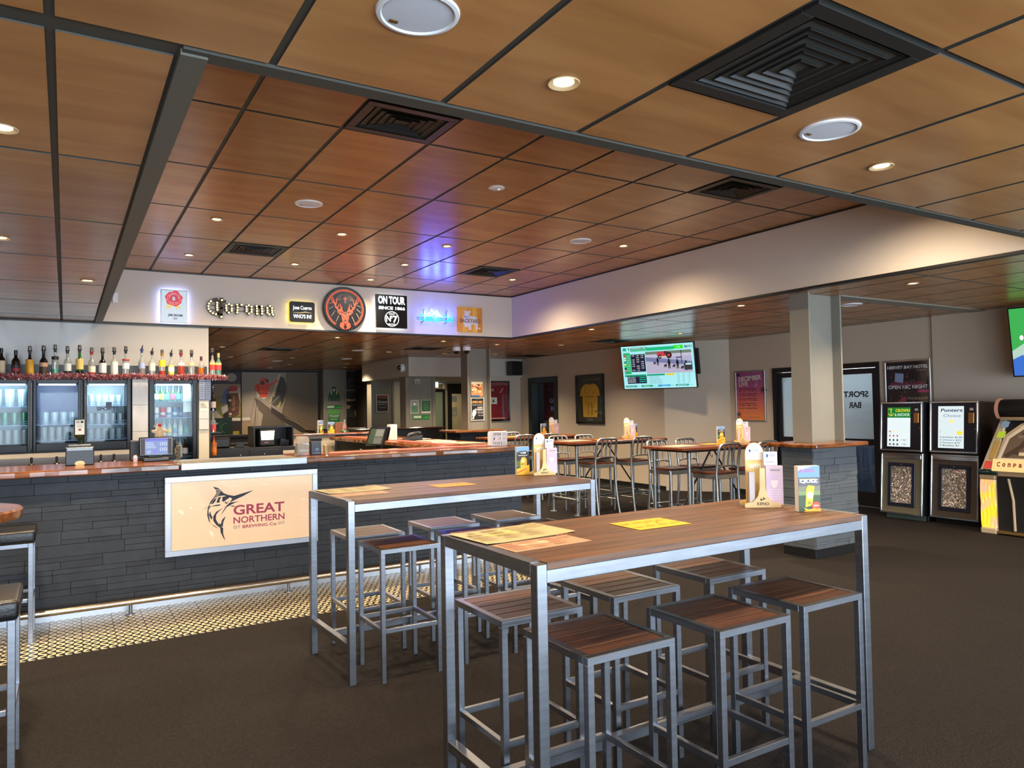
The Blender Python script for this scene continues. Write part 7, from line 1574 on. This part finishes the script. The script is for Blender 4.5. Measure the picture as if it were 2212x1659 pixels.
def punters(A, W_, h):
    x0, x1, y0, y1 = .1, .41, .06, h - .06
    A.rect(x0, y0, x1, y1, glow((232, 246, 248), 0.95)); A.text('Punters', x0 + .03, y1 - .07, x1 - .02, y1 - .03, glow((40, 60, 110), .6), shear=.2, bold=.02); A.text('Choice', x0 + .06, y1 - .135, x1 - .04, y1 - .1, glow((120, 136, 170), .8), shear=.2)
    A.disc(x0 + .16, y1 - .19, .03, .02, glow((246, 226, 140), 1.2)); A.disc(x1 - .05, y0 + .19, .034, .026, glow((244, 226, 60), 1.1)); A.text('5', x0 + .02, y0 + .19, x0 + .04, y0 + .22, glow((170, 180, 190), .9))
    for k, (s, c) in enumerate((('3 Bookies $1', (60, 40, 46)), ('3 Punters $10', (50, 110, 80)), ('3 Owners $25', (50, 140, 190)), ('3 Jockeys $100', (60, 60, 96)))): A.text(s, x0 + .02, y0 + .02 + k * .034, x1 - .06 + .014 * k, y0 + .044 + k * .034, glow(c, .7), shear=.15, bold=.012)
cabinet('arcade cabinet with green and yellow crown screen and chrome edging', 9.28, 5.83, 5.27, M('olive_inset', (120, 112, 92), rough=.3, metal=.4), M('cab_black', (22, 22, 24), rough=.4), crown, M('grey_plinth', (86, 96, 84), rough=.6))
cabinet('arcade cabinet with white punters screen left of the jukebox', 9.36, 5.22, 4.64, M('brown_inset', (84, 72, 64), rough=.3, metal=.4), M('cab_dark_red', (58, 44, 42), rough=.35), punters, BLACK)
A = Art(slant(9.25, .07, 9.32, .86, 5.83)); A.poly([(.02, .735), (.1, .755), (.2, .75), (.3, .76), (.22, .74), (.14, .725), (.1, .74)], (236, 206, 40)); tag(A.build('flame_sticker'), 'yellow flame sticker on the chrome rail of the crown cabinet', 'sticker')
# jukebox
t = thing('jukebox', 'beige jukebox with glowing yellow wave column cut by the right photo edge', 'jukebox', (9.4, 4.0, 0))
BEI = M('jukebox_beige', (150, 126, 98), rough=.32, coat=.3); BEI2 = M('jukebox_tan', (176, 158, 130), rough=.3, coat=.3)
jl, jr, jx = 4.48, 3.45, 9.05
sidem = lambda y: Matrix(((1, 0, 0, 0), (0, 0, -1, y), (0, 1, 0, 0), (0, 0, 0, 1)))
MB().prism([(jx + .03, .04), (jx + .03, .64), (jx + .1, .72), (jx + .26, 1.3), (jx + .5, 1.36), (jx + .75, 1.3), (jx + .75, .04)], sidem(jl - .06), jl - jr - .12).build('body', BLACK, t)
def pil(y0, y1):
    MB().box(jx - .02, jx + .22, y0, y1, 0, .07).build('pilaster_base', BEI2, t, bevel=.012)
    MB().box(jx - .01, jx + .22, y0, y1, .62, .67).build('pilaster_collar', BEI, t, bevel=.008)
    gcol = bpy.data.materials.get('wave_glow')
    if not gcol:
        gcol = bpy.data.materials.new('wave_glow'); gcol.use_nodes = True; nt = gcol.node_tree; N, L = nt.nodes, nt.links; b = N['Principled BSDF']
        tc = N.new('ShaderNodeTexCoord'); wv = N.new('ShaderNodeTexNoise'); wv.inputs['Scale'].default_value = 7.0; wv.inputs['Detail'].default_value = 1
        L.new(tc.outputs['Object'], wv.inputs['Vector']); cr = N.new('ShaderNodeValToRGB')
        cr.color_ramp.elements[0].position = .38; cr.color_ramp.elements[1].position = .6; cr.color_ramp.elements[0].color = (*lin((240, 180, 140)), 1); cr.color_ramp.elements[1].color = (*lin((250, 204, 50)), 1)
        L.new(wv.outputs['Fac'], cr.inputs[0]); L.new(cr.outputs[0], b.inputs['Base Color']); L.new(cr.outputs[0], b.inputs['Emission Color']); b.inputs['Emission Strength'].default_value = 0.6; b.inputs['Roughness'].default_value = .3
    w = MB(); n = 36; m = 9
    vs, fs = [], []
    for i in range(n + 1):
        z = .07 + .55 * i / n
        for j in range(m + 1):
            y = y1 - (y1 - y0) * j / m; ph = j / m * 5 * PI + 1.1 * math.sin(2 * PI * i / n)
            vs.append((jx + .012 - .01 * abs(math.sin(ph / 1.0)), y, z))
    for i in range(n):
        for j in range(m): a = i * (m + 1) + j; fs.append((a, a + 1, a + m + 2, a + m + 1))
    w.add(vs, fs); w.build('wave_column', gcol, t, smooth=True); MB().box(jx + .015, jx + .2, y0, y1, .07, .62).build('column_core', BEI2, t)
    MB().lathe([(.0001, -.11), (.03, -.1), (.042, -.04), (.044, .04), (.03, .1), (.0001, .11)], 16, (jx + .03, (y0 + y1) / 2, .70), axis='y').build('green_cap', M('dark_green_cap', (30, 46, 40), rough=.12, coat=.5), t, smooth=True)
pil(jl - .17, jl); pil(jr, jr + .17)
for y0, y1, a in ((jl - .15, jl, 1), (jr, jr + .15, -1)):
    q = MB(); dy = .13 * a
    o = [(jx - .0, y0, .71), (jx - .0, y1, .71), (jx + .24, y1 - dy, 1.31), (jx + .24, y0 - dy * .4, 1.31)]; i_ = [(p[0] + .12, p[1], p[2]) for p in o]
    q.add(o + i_, [(0, 1, 2, 3), (4, 7, 6, 5), (0, 4, 5, 1), (1, 5, 6, 2), (2, 6, 7, 3), (3, 7, 4, 0)]); q.build('side_wing', BEI2, t, bevel=.01)
wing = lambda f, g: (jx + .24 * f - .006, jl - .02 - .13 * f - g, .71 + .6 * f)
def wingquad(A_, f0, f1, g0, g1, mat, name):
    q = MB(); p = [wing(f0, g0), wing(f0, g1), wing(f1, g1), wing(f1, g0)]; q.add(p + [(a + .008, b, c) for a, b, c in p], [(3, 2, 1, 0), (4, 5, 6, 7), (0, 1, 5, 4), (1, 2, 6, 5), (2, 3, 7, 6), (3, 0, 4, 7)]); q.build(name, mat, t)
wingquad(0, .06, .2, .01, .1, EM('red_button', (214, 50, 44), .8), 'red_button'); wingquad(0, .24, .58, .03, .08, ink((176, 142, 66)), 'instruction_card'); wingquad(0, .64, .76, .02, .1, EM('lime_badge', (196, 214, 60), .7), 'lime_badge'); wingquad(0, .84, .95, .02, .1, EM('small_display', (140, 160, 180), .6), 'small_display')
MB().lathe([(.0001, -.5), (.06, -.5), (.11, -.47), (.115, -.44), (.115, .42), (.11, .45), (.06, .48), (.0001, .48)], 24, (jx + .36, (jl + jr) / 2 - .02, 1.42), axis='y').build('header_roll', M('roll_black', (18, 17, 18), rough=.5), t, smooth=True)
for y in (jl - .09, jr + .05): MB().lathe([(.09, -.02), (.125, -.015), (.13, .015), (.1, .03)], 24, (jx + .36, y, 1.42), axis='y').build('header_end_cap', EM('peach_cap', (226, 160, 130), .35), t, smooth=True)
MB().box(jx + .2, jx + .5, jr + .1, jl - .14, 1.29, 1.33).build('header_ledge', BEI, t, bevel=.01)
aw = [(.16 + .44 * (1 - math.cos(PI * i / 12)) * .5 * 1.6, .02 + .5 * math.sin(PI * min(1, i / 12))) for i in range(13)]
am = slant(jx + .06, .84, jx + .27, 1.28, jl - .06)
A = Art(am, .03); A.poly([(.12, 0), (.82, 0), (.82, .3), (.7, .42), (.5, .46), (.32, .42), (.18, .28)], ink((206, 190, 170))); A.poly([(.16, .02), (.78, .02), (.78, .28), (.66, .38), (.5, .42), (.34, .38), (.21, .26)], (96, 78, 62))
R = random.Random(8)
for k in range(16): x, y = R.uniform(.22, .7), R.uniform(.05, .3); A.rect(x, y, x + .06, y + .04, R.choice(((170, 140, 110), (60, 50, 44), (206, 186, 150), (120, 100, 90))))
A.line([(.2, .04), (.34, .16), (.42, .3)], .05, (64, 48, 38)); A.build('arch_window', t)
q = MB(); q.prism([(.1, -.02), (.86, -.02), (.86, .32), (.72, .46), (.5, .5), (.3, .46), (.14, .3)], am, .028); q.build('arch_surround', BEI2, t, bevel=.008)
lm_ = slant(jx + .0, .72, jx + .05, .86, jl - .14)
q = MB(); q.prism([(.0, 0), (.75, 0), (.75, .14), (.0, .14)], lm_, .02); q.build('lit_band', EM('band_glow', (252, 214, 140), .9), t)
A = Art(lm_ @ Matrix.Translation((0, 0, .02)))
for i, ch in enumerate('Compact Disc'):
    if ch != ' ': A.text(ch, .05 + i * .056, .05, .082 + i * .056, .095 if ch.islower() and ch not in 'dt' else .105, (130, 30, 24), bold=.04)
A.build('band_lettering', t)
MB().box(jx + .02, jx + .06, jr + .17, jl - .17, .66, .73).build('shelf_rail', BEI, t, bevel=.01)
MB().tube([(jx + .015, jl - .3, .64), (jx + .02, jl - .34, .4), (jx + .015, jl - .35, .06)], .014, 8).build('front_moulding', BEI2, t, smooth=True)
MB().box(jx - .015, jx + .05, jr + .17, jl - .17, .015, .045).build('brass_strip', M('brass', (206, 170, 110), rough=.25, metal=.9), t, bevel=.005)
# ------------------------------------------------------------------ high tables and stools in the foreground
def make_table(name, label, x0, y0, rot, L=1.78, D=0.71, H=1.04, nsl=9):
    """steel frame, timber slats; built at the corner then turned about it"""
    t = thing(name, label, 'table', (0, 0, 0)); s = .04
    for x in (0, L - s):
        for y in (0, D - s): MB().box(x, x + s, y, y + s, 0, H - .004).build('leg', STEEL, t, bevel=.002)
    for y in (0, D - s): MB().box(s, L - s, y + .003, y + s - .003, H - .068, H - .024).build('long_rail', STEEL, t, bevel=.002)
    for x in (0, L - s):
        MB().box(x, x + s, s, D - s, H - .046, H).build('end_rail', STEEL, t, bevel=.002)
        MB().box(x + .002, x + s - .002, s, D - s, .185, .226).build('foot_rail', STEEL, t, bevel=.002)
    MB().box(s, L - s, D / 2 - .02, D / 2 + .02, .187, .224).build('centre_foot_rail', STEEL, t, bevel=.002)
    w = D / nsl
    for i in range(nsl):
        a, b = i * w + (.0035 if i else 0), (i + 1) * w - (.0035 if i < nsl - 1 else 0)
        MB().box(s + .001, L - s - .001, a, b, H - .0235, H - .0005 - .0004 * (i % 2)).build('slat', TABW, t, bevel=.0004)
    for i in range(1, nsl): MB().box(s + .001, L - s - .001, i * w - .0034, i * w + .0034, H - .022, H - .0012).build('dark_gap_strip', M('gap_strip_dark', (26, 19, 15), rough=.7), t)  # dark strips added in the open slat gaps to make them read dark
    t.location = (x0, y0, 0); t.rotation_euler = (0, 0, rot)
    return t
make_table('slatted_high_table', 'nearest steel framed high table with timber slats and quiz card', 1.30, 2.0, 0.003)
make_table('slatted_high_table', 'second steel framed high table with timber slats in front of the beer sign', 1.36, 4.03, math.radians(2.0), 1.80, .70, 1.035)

def make_stool():
    t = thing('slatted_stool', 'x', 'stool'); s, W_, D, H = .026, .375, .385, .75
    for x in (0, W_ - s):
        for y in (0, D - s): MB().box(x, x + s, y, y + s, 0, H - .026).build('leg', STEEL, t, bevel=.0015)
    for a in ((0, W_, 0, s), (0, W_, D - s, D), (0, s, s, D - s), (W_ - s, W_, s, D - s)): MB().box(a[0], a[1], a[2], a[3], H - .026, H).build('seat_rail', STEEL, t, bevel=.0015)
    for a in ((s, W_ - s, .003, s - .003), (s, W_ - s, D - s + .003, D - .003), (.003, s - .003, s, D - s), (W_ - s + .003, W_ - .003, s, D - s)): MB().box(a[0], a[1], a[2], a[3], .275, .3).build('foot_rest', STEEL, t, bevel=.0015)
    n = 5; w = (D - 2 * s) / n
    for i in range(n): MB().box(s + .001, W_ - s - .001, s + i * w + .0028, s + (i + 1) * w - .0028, H - .022, H - .0015).build('slat', SLATW, t, bevel=.0015)
    return t
ST = [(1.41, 1.885, 'slatted stool at the nearest table, front row leftmost'), (1.955, 1.84, 'slatted stool at the nearest table, front row middle'), (2.46, 1.88, 'slatted stool at the nearest table, front row rightmost'),
      (1.39, 2.385, 'slatted stool at the nearest table, back row leftmost'), (1.945, 2.41, 'slatted stool at the nearest table, back row middle'), (2.505, 2.41, 'slatted stool at the nearest table, back row rightmost'),
      (1.525, 3.96, 'slatted stool at the second table, front row leftmost'), (2.06, 3.98, 'slatted stool at the second table, front row middle'), (2.57, 4.0, 'slatted stool at the second table, front row rightmost'),
      (1.51, 4.46, 'slatted stool at the second table, back row leftmost'), (2.08, 4.49, 'slatted stool at the second table, back row middle'), (2.6, 4.51, 'slatted stool at the second table, back row rightmost')]
s0 = make_stool()
for i, (x, y, lab) in enumerate(ST):
    if i == 0: s0.location = (x, y, 0); s0['label'] = lab; o = s0
    else: o = dup(s0, (x, y, 0), label=lab)
    o['group'] = 'slatted stools at the high tables'

# padded stools and round table at the left edge
def padded(label, x, y):
    t = thing('padded_stool', label, 'stool', (x, y, 0)); s, W_, H = .03, .38, .68
    for a in (0, W_ - s):
        for b in (0, W_ - s): MB().box(x + a, x + a + s, y + b, y + b + s, 0, H).build('leg', STEEL, t, bevel=.002)
    for a in ((s, W_ - s, 0, s), (s, W_ - s, W_ - s, W_), (0, s, s, W_ - s), (W_ - s, W_, s, W_ - s)):
        MB().box(x + a[0], x + a[1], y + a[2], y + a[3], H - s, H).build('seat_rail', STEEL, t, bevel=.002)
        MB().box(x + a[0] + .002, x + a[1] - .002, y + a[2] + .002, y + a[3] - .002, .28, .305).build('foot_rest', STEEL, t, bevel=.002)
    MB().box(x - .012, x + W_ + .012, y - .012, y + W_ + .012, H, H + .085).build('cushion', LEATHER, t, smooth=True, bevel=.022, seg=3)
padded('black padded steel stool nearest the camera at the left photo edge', -.56, 3.80); padded('black padded steel stool on the tiles by the bar', -.565, 5.99)
t = thing('round_high_table', 'round varnished timber table cut by the left photo edge', 'table', (-.6, 4.95, 0))
MB().lathe([(.395, .985), (.40, 1.0), (.40, 1.03), (.39, 1.04), (.0001, 1.04)], 48, (-.6, 4.95, 0)).build('top', LIVE, t, smooth=True); MB().tube([(-.6, 4.95, .03), (-.6, 4.95, .985)], .035, 16).build('column', STEEL, t, smooth=True); MB().lathe([(.22, 0), (.21, .02), (.05, .04)], 32, (-.6, 4.95, 0)).build('base', STEEL, t, smooth=True)

# ------------------------------------------------------------------ pipe leg tables and aluminium chairs
def make_pipe_table(label, x0, x1, y0, y1, H=1.035):
    t = thing('pipe_leg_table', label, 'table', ((x0 + x1) / 2, (y0 + y1) / 2, 0)); lx, ly = .13, .08
    MB().prism([(x0, y0 + .01), (x0 + .3, y0), (x1 - .4, y0 + .008), (x1, y0), (x1 + .01, y1), (x0 + .5, y1 + .008), (x0 + .01, y1)], Matrix.Translation((0, 0, H - .035)), .035).build('top', REDW, t, bevel=.006)
    MB().box(x0 + .1, x1 - .1, y0 + .06, y1 - .06, H - .06, H - .035).build('under_frame', BLACK, t)
    P_ = [(x, y) for x in (x0 + lx, x1 - lx) for y in (y0 + ly, y1 - ly)]
    for x, y in P_:
        MB().tube([(x, y, .01), (x, y, H - .06)], .022, 14).build('leg', GALV, t, smooth=True)
        q = MB(); q.lathe([(.05, 0), (.05, .008), (.028, .012), (.026, .03)], 16, (x, y, 0)).lathe([(.028, .18), (.03, .185), (.03, .245), (.028, .25)], 14, (x, y, 0)).lathe([(.0245, .54), (.0245, .57)], 14, (x, y, 0)); q.build('pipe_fitting', GALV, t, smooth=True)
    for x in (x0 + lx, x1 - lx): MB().tube([(x, y0 + ly, .215), (x, y1 - ly, .215)], .018, 12).build('cross_pipe', GALV, t, smooth=True)
    ym = (y0 + y1) / 2; MB().tube([(x0 + lx, ym, .215), (x1 - lx, ym, .215)], .018, 12).build('long_pipe', GALV, t, smooth=True)
    xm = (x0 + x1) / 2
    for s_ in (-1, 1): MB().tube([(xm + s_ * .03, ym, H - .07), (xm + s_ * (x1 - x0) * .34, ym, .23)], .011, 8).build('brace', BLACKP, t, smooth=True)
    for x in (x0 + .45, x1 - .35): MB().tube([(x, y0 + .05, H - .06), (x, y0 + .05, H - .1), (x + .02, y0 + .04, H - .125), (x + .04, y0 + .05, H - .1)], .004, 6).build('bag_hook', BLACKP, t, smooth=True)
    return t
PT = [('red timber pipe leg table nearest the grey pillar', 6.1, 7.75, 6.2, 6.95), ('middle red timber pipe leg table under the betting screen', 6.02, 7.8, 8.3, 9.05), ('furthest red timber pipe leg table by the games room doorway', 6.0, 7.8, 10.35, 11.1)]
for p in PT: make_pipe_table(*p)
def make_chair():
    """brushed aluminium bar chair, faces +Y; origin on the floor under the seat centre"""
    t = thing('aluminium_bar_chair', 'x', 'chair'); w = .175; SH = .735
    def up(sx):   # rear leg running up into the back
        return [(sx * (w + .012), -.265, 0), (sx * (w + .004), -.225, .2), (sx * w, -.195, .45), (sx * w, -.185, SH), (sx * w, -.205, .9), (sx * (w - .005), -.235, 1.03)]
    top = [(-w + .012, -.243, 1.055), (-w + .045, -.249, 1.074), (0, -.252, 1.078), (w - .045, -.249, 1.074), (w - .012, -.243, 1.055)]
    path = up(-1) + top + list(reversed(up(1)))
    MB().tube(path, .0165, 10).build('back_frame', ALU, t, smooth=True)
    for x in (-.075, 0, .075): MB().tube([(x * 1.0, -.197, .815), (x * 1.02, -.21, .93), (x * 1.05, -.246, 1.066)], .0115, 8).build('back_slat', ALU, t, smooth=True)
    MB().tube([(-w, -.19, .80), (-.08, -.2, .82), (.08, -.2, .82), (w, -.19, .80)], .011, 8).build('lower_back_rail', ALU, t, smooth=True)
    for sx in (-1, 1): MB().tube([(sx * (w + .005), .2, 0), (sx * w, .185, SH - .03)], [.0135, .019], 10).build('front_leg', ALU, t, smooth=True)
    q = MB(); q.box(-w, w, .165, .195, SH - .065, SH - .012).box(-w - .012, -w + .012, -.185, .18, SH - .065, SH - .012).box(w - .012, w + .012, -.185, .18, SH - .065, SH - .012).box(-w, w, -.195, -.165, SH - .065, SH - .012)
    q.build('seat_apron', ALU, t, bevel=.004)
    vs, fs = [], []; n = 8
    for i in range(n + 1):
        for j in range(n + 1):
            x, y = -.19 + .38 * i / n, -.19 + .4 * j / n; dip = -.012 * math.exp(-((x / .12) ** 2 + ((y + .03) / .13) ** 2)); vs.append((x * (1 - .06 * (y < -.1)), y, SH + .012 + dip))
    for v in list(vs): vs.append((v[0], v[1], SH - .012))
    k = (n + 1) ** 2
    for i in range(n):
        for j in range(n): a = i * (n + 1) + j; fs += [(a, a + n + 1, a + n + 2, a + 1), (a + k, a + k + 1, a + k + n + 2, a + k + n + 1)]
    for i in range(n):
        a, b = i, i + 1; fs.append((a, b, b + k, a + k)); a, b = n * (n + 1) + i, n * (n + 1) + i + 1; fs.append((a, a + k, b + k, b)); a, b = i * (n + 1), (i + 1) * (n + 1); fs.append((a, a + k, b + k, b)); a, b = i * (n + 1) + n, (i + 1) * (n + 1) + n; fs.append((a, b, b + k, a + k))
    MB().add(vs, fs).build('seat', SEATW, t, smooth=True)
    for a, b in (((-w, .192, .3), (w, .192, .3)), ((-w, -.215, .27), (w, -.215, .27)), ((-w, .195, .22), (-w, -.225, .22)), ((w, .195, .22), (w, -.225, .22))): MB().tube([a, b], .0095, 8).build('stretcher', ALU, t, smooth=True)
    return t
CH = [(6.57, 6.27, 0, 'aluminium chair with its back to us, left one at the table nearest the grey pillar'), (7.22, 6.27, 0, 'aluminium chair with its back to us, right one beside the grey pillar'),
      (6.57, 6.88, PI, 'aluminium chair on the far side, left one at the table nearest the grey pillar'), (7.07, 6.88, PI, 'aluminium chair on the far side, right one at the table nearest the grey pillar'),
      (6.47, 8.4, 0, 'aluminium chair with its back to us, left one at the middle pipe table'), (7.12, 8.4, 0, 'aluminium chair with its back to us, right one at the middle pipe table'),
      (6.53, 9.07, PI, 'aluminium chair on the far side, left one at the middle pipe table'), (7.03, 9.07, PI, 'aluminium chair on the far side, right one at the middle pipe table'),
      (6.42, 10.48, 0, 'aluminium chair beside the end of the bar at the furthest pipe table'), (6.92, 10.48, 0, 'aluminium chair in front of the games room doorway at the furthest pipe table'),
      (6.92, 11.1, PI, 'aluminium chair on the far side of the furthest pipe table')]
c0 = make_chair()
for i, (x, y, rz, lab) in enumerate(CH):
    y2 = y - .07 if rz == 0 else y + .07
    if i == 0: c0.location = (x, y2, 0); c0.rotation_euler = (0, 0, rz); c0['label'] = lab; o = c0
    else: o = dup(c0, (x, y2, 0), rz, lab)
    o['group'] = 'aluminium bar chairs'

# ------------------------------------------------------------------ things on the tables
PLY = WOOD('plywood_stand', (214, 178, 116), (232, 200, 142), stretch=(1, 6, 6), scale=3, rough=.5, objvar=.04, bump=0)
def keno_holder(label, x, y, z, rot, flip=1):
    t = thing('ticket_holder', label, 'holder', (0, 0, 0))
    T_ = [(-.085, 0), (.085, 0), (.085, .018), (.045, .028), (.022, .055), (.014, .09), (.012, .19), (-.012, .19), (-.014, .09), (-.022, .055), (-.045, .028), (-.085, .018)]
    MB().prism(T_, Matrix.Translation((0, -.035, 0)) @ FRONT, .008).build('front_upright', PLY, t); MB().prism(T_, Matrix.Translation((0, .075, 0)) @ FRONT, .008).build('rear_upright', PLY, t)
    MB().box(-.08, .08, -.035, .07, 0, .008).build('base_board', PLY, t)
    MB().box(-.11, -.025, -.02, .055, .008, .010).build('slip_tray', ACRYL, t)
    for k, (xa, xb, h, c) in enumerate(((.02, .10, .2, (206, 186, 198)), (.02, .085, .265, (214, 212, 216)), (-.06, -.035, .17, (190, 182, 184)))):
        q = MB(); ya, yb = (-.032 + .034 * (k % 2), -.002 + .034 * (k % 2))
        for i in range(14): q.box(xa, xb - .0006 * (i % 3), ya + i * .0021, ya + i * .0021 + .0016, .012, h - .0015 * (i % 4))
        q.build('slip_stack', ink(c), t)
    A = Art(Matrix.Translation((.02, -.032, 0)) @ FRONT, .0004); A.rect(.006, .03, .07, .16, (206, 180, 204)); A.poly([(.02, .13), (.058, .13), (.05, .1), (.039, .09), (.028, .1)], (240, 214, 214)); A.text('winner', .02, .175, .07, .186, (70, 70, 100))
    for k in range(5): A.rect(.008, .04 + k * .011, .068, .042 + k * .011, (236, 222, 228))
    A.build('slip_print', t)
    A = Art(Matrix.Translation((.02, .002, 0)) @ FRONT, .0004); A.poly([(.012, .24), (.012, .258), (.024, .25), (.018, .238)], (40, 80, 130)); A.text('KENO', .03, .243, .056, .256, (60, 96, 140)); A.rect(.01, .215, .05, .219, (150, 150, 160)); A.build('slip_print', t)
    q = MB(); arch = [(-.045, .0), (.045, .0), (.045, .2)] + [(.045 * math.cos(a), .245 + .055 * math.sin(a)) for a in [PI * i / 12 for i in range(13)]] + [(-.045, .2)]
    am_ = Matrix.Translation((-.015, .045, .01)) @ FRONT; q.prism(arch, am_, .004); q.build('arch_card', M('arch_card', (226, 190, 120), rough=.6), t)
    A = Art(am_ @ Matrix.Translation((0, 0, .004)), .0003); A.poly([(-.043, .215), (.043, .215)] + [(.043 * math.cos(a), .245 + .052 * math.sin(a)) for a in [PI * i / 10 for i in range(11)]], (232, 234, 236)); A.text('KENO', -.012, .255, .024, .268, (50, 80, 120)); A.poly([(-.026, .25), (-.026, .27), (-.014, .26)], (40, 60, 90)); A.rect(-.04, .1, .04, .2, (236, 204, 130)); A.text('win', -.03, .17, .03, .2, (240, 236, 226), bold=.03); A.build('arch_print', t)
    A = Art(Matrix.Translation((0, -.043, 0)) @ FRONT, .0003); A.text('KENO', -.028, .012, .028, .026, (40, 30, 20), bold=.02); A.poly([(-.012, .032), (-.012, .046), (0, .038)], (40, 30, 20)); A.poly([(0, .036), (0, .05), (.013, .044)], (40, 30, 20)); A.build('stand_lettering', t)
    t.location = (x, y, z); t.rotation_euler = (0, 0, rot)
    return t
keno_holder('plywood ticket holder with white slips on the nearest table', 2.905, 2.45, 1.041, -.62)
card('table_talker', 2.94, 2.20, 1.041, .105, .21, -.45, 'quiz card standing at the right end of the nearest table', quiz_art, cat='card', thick=.035)
keno_holder('plywood ticket holder with pink slips on the second table', 3.05, 4.58, 1.037, -.3)
card('table_talker', 2.935, 4.68, 1.037, .1, .21, -.25, 'black and yellow jackpot card on the second table', keno_art, cat='card', thick=.035)
keno_holder('ticket holder on the table nearest the grey pillar', 7.5, 6.6, 1.036, -.6); card('table_talker', 7.25, 6.72, 1.036, .1, .21, -.4, 'black and yellow card on the table nearest the grey pillar', keno_art, cat='card', thick=.03)
keno_holder('ticket holder on the middle pipe table', 7.5, 8.85, 1.036, -.5); card('table_talker', 7.68, 8.92, 1.036, .1, .21, -.3, 'black and yellow card on the middle pipe table', keno_art, cat='card', thick=.03)
keno_holder('ticket holder on the furthest pipe table', 7.45, 10.85, 1.036, -.4); card('table_talker', 7.3, 10.92, 1.036, .1, .2, -.3, 'orange card on the furthest pipe table', keno_art, cat='card', thick=.03)
# menus
def menu_print(title, c1, c2):
    def f(A, w, d):
        A.poly([(w * -.3, d * .1), (-w * .05, d * .3), (w * .12, d * .22), (w * .1, 0), (-w * .1, -d * .05)], c2)
        for k in range(4):
            for j in range(3):
                x = -w * .46 + j * w * .26; y = d * .4 - k * d * .2
                for i in range(4): A.rect(x, y - i * d * .035, x + w * (.16 + .02 * ((i + j) % 3)), y - i * d * .035 - d * .014, c1)
        for k in range(30): A.rect(-w * .46 + k * w * .03, d * .0, -w * .45 + k * w * .03, d * .012, c1)
        A.text(title, w * .28, d * .16, w * .47, d * .4, c1)
    return f
sheet('menu_sheet', 1.53, 2.535, .43, .28, .08, 1.0408, (186, 170, 124), 'cream menu sheet at the left end of the nearest table', 'menu', menu_print('MENU', (120, 106, 72), (206, 192, 120)), curl=.004)
sheet('menu_sheet', 1.515, 2.29, .35, .16, .05, 1.0403, (178, 142, 110), 'pinkish menu sheet under the cream one on the nearest table', 'menu', menu_print('KIDS', (178, 112, 88), (226, 196, 160)))
def tickets(A, w, d):
    for k in range(4):
        for j in range(2):
            x = -w * .46 + k * w * .235; y = -d * .3 + j * d * .45
            for i in range(5): A.rect(x + i * w * .035, y, x + i * w * .035 + w * .014, y + d * .09, (120, 84, 20))
    A.text('A', -w * .1, -d * .05, -w * .04, d * .08, (110, 76, 16)); A.line([(w * .1, -d * .1), (w * .2, d * .14)], .005, (120, 84, 20))
sheet('ticket_strip', 2.13, 2.385, .28, .2, -.02, 1.0408, (228, 172, 24), 'yellow ticket sheet in the middle of the nearest table', 'tickets', tickets)
sheet('menu_sheet', 1.57, 4.55, .42, .26, .06, 1.036, (184, 168, 124), 'cream menu sheet at the left end of the second table', 'menu', menu_print('MENU', (120, 106, 72), (196, 182, 120)), curl=.004)
sheet('menu_sheet', 1.53, 4.31, .34, .15, .04, 1.0355, (178, 142, 110), 'pinkish menu sheet at the left end of the second table', 'menu', menu_print('KIDS', (170, 110, 88), (206, 176, 150)))
sheet('ticket_strip', 2.2, 4.4, .28, .19, .03, 1.036, (214, 156, 30), 'yellow ticket sheet in the middle of the second table', 'tickets', tickets)
sheet('menu_sheet', 6.4, 6.6, .42, .28, .1, 1.0358, (206, 188, 150), 'pale menu sheet on the table nearest the grey pillar', 'menu'); sheet('ticket_strip', 6.95, 6.62, .26, .18, 0, 1.0358, (230, 180, 40), 'yellow ticket sheet on the table nearest the grey pillar', 'tickets')
sheet('menu_sheet', 6.35, 8.7, .42, .28, .1, 1.0358, (206, 188, 150), 'pale menu sheet on the middle pipe table', 'menu'); sheet('ticket_strip', 6.9, 8.7, .26, .18, 0, 1.0358, (230, 180, 40), 'yellow ticket sheet on the middle pipe table', 'tickets')
sheet('ticket_strip', 6.5, 10.7, .26, .18, 0, 1.0358, (236, 196, 90), 'yellow ticket sheet on the furthest pipe table', 'tickets')
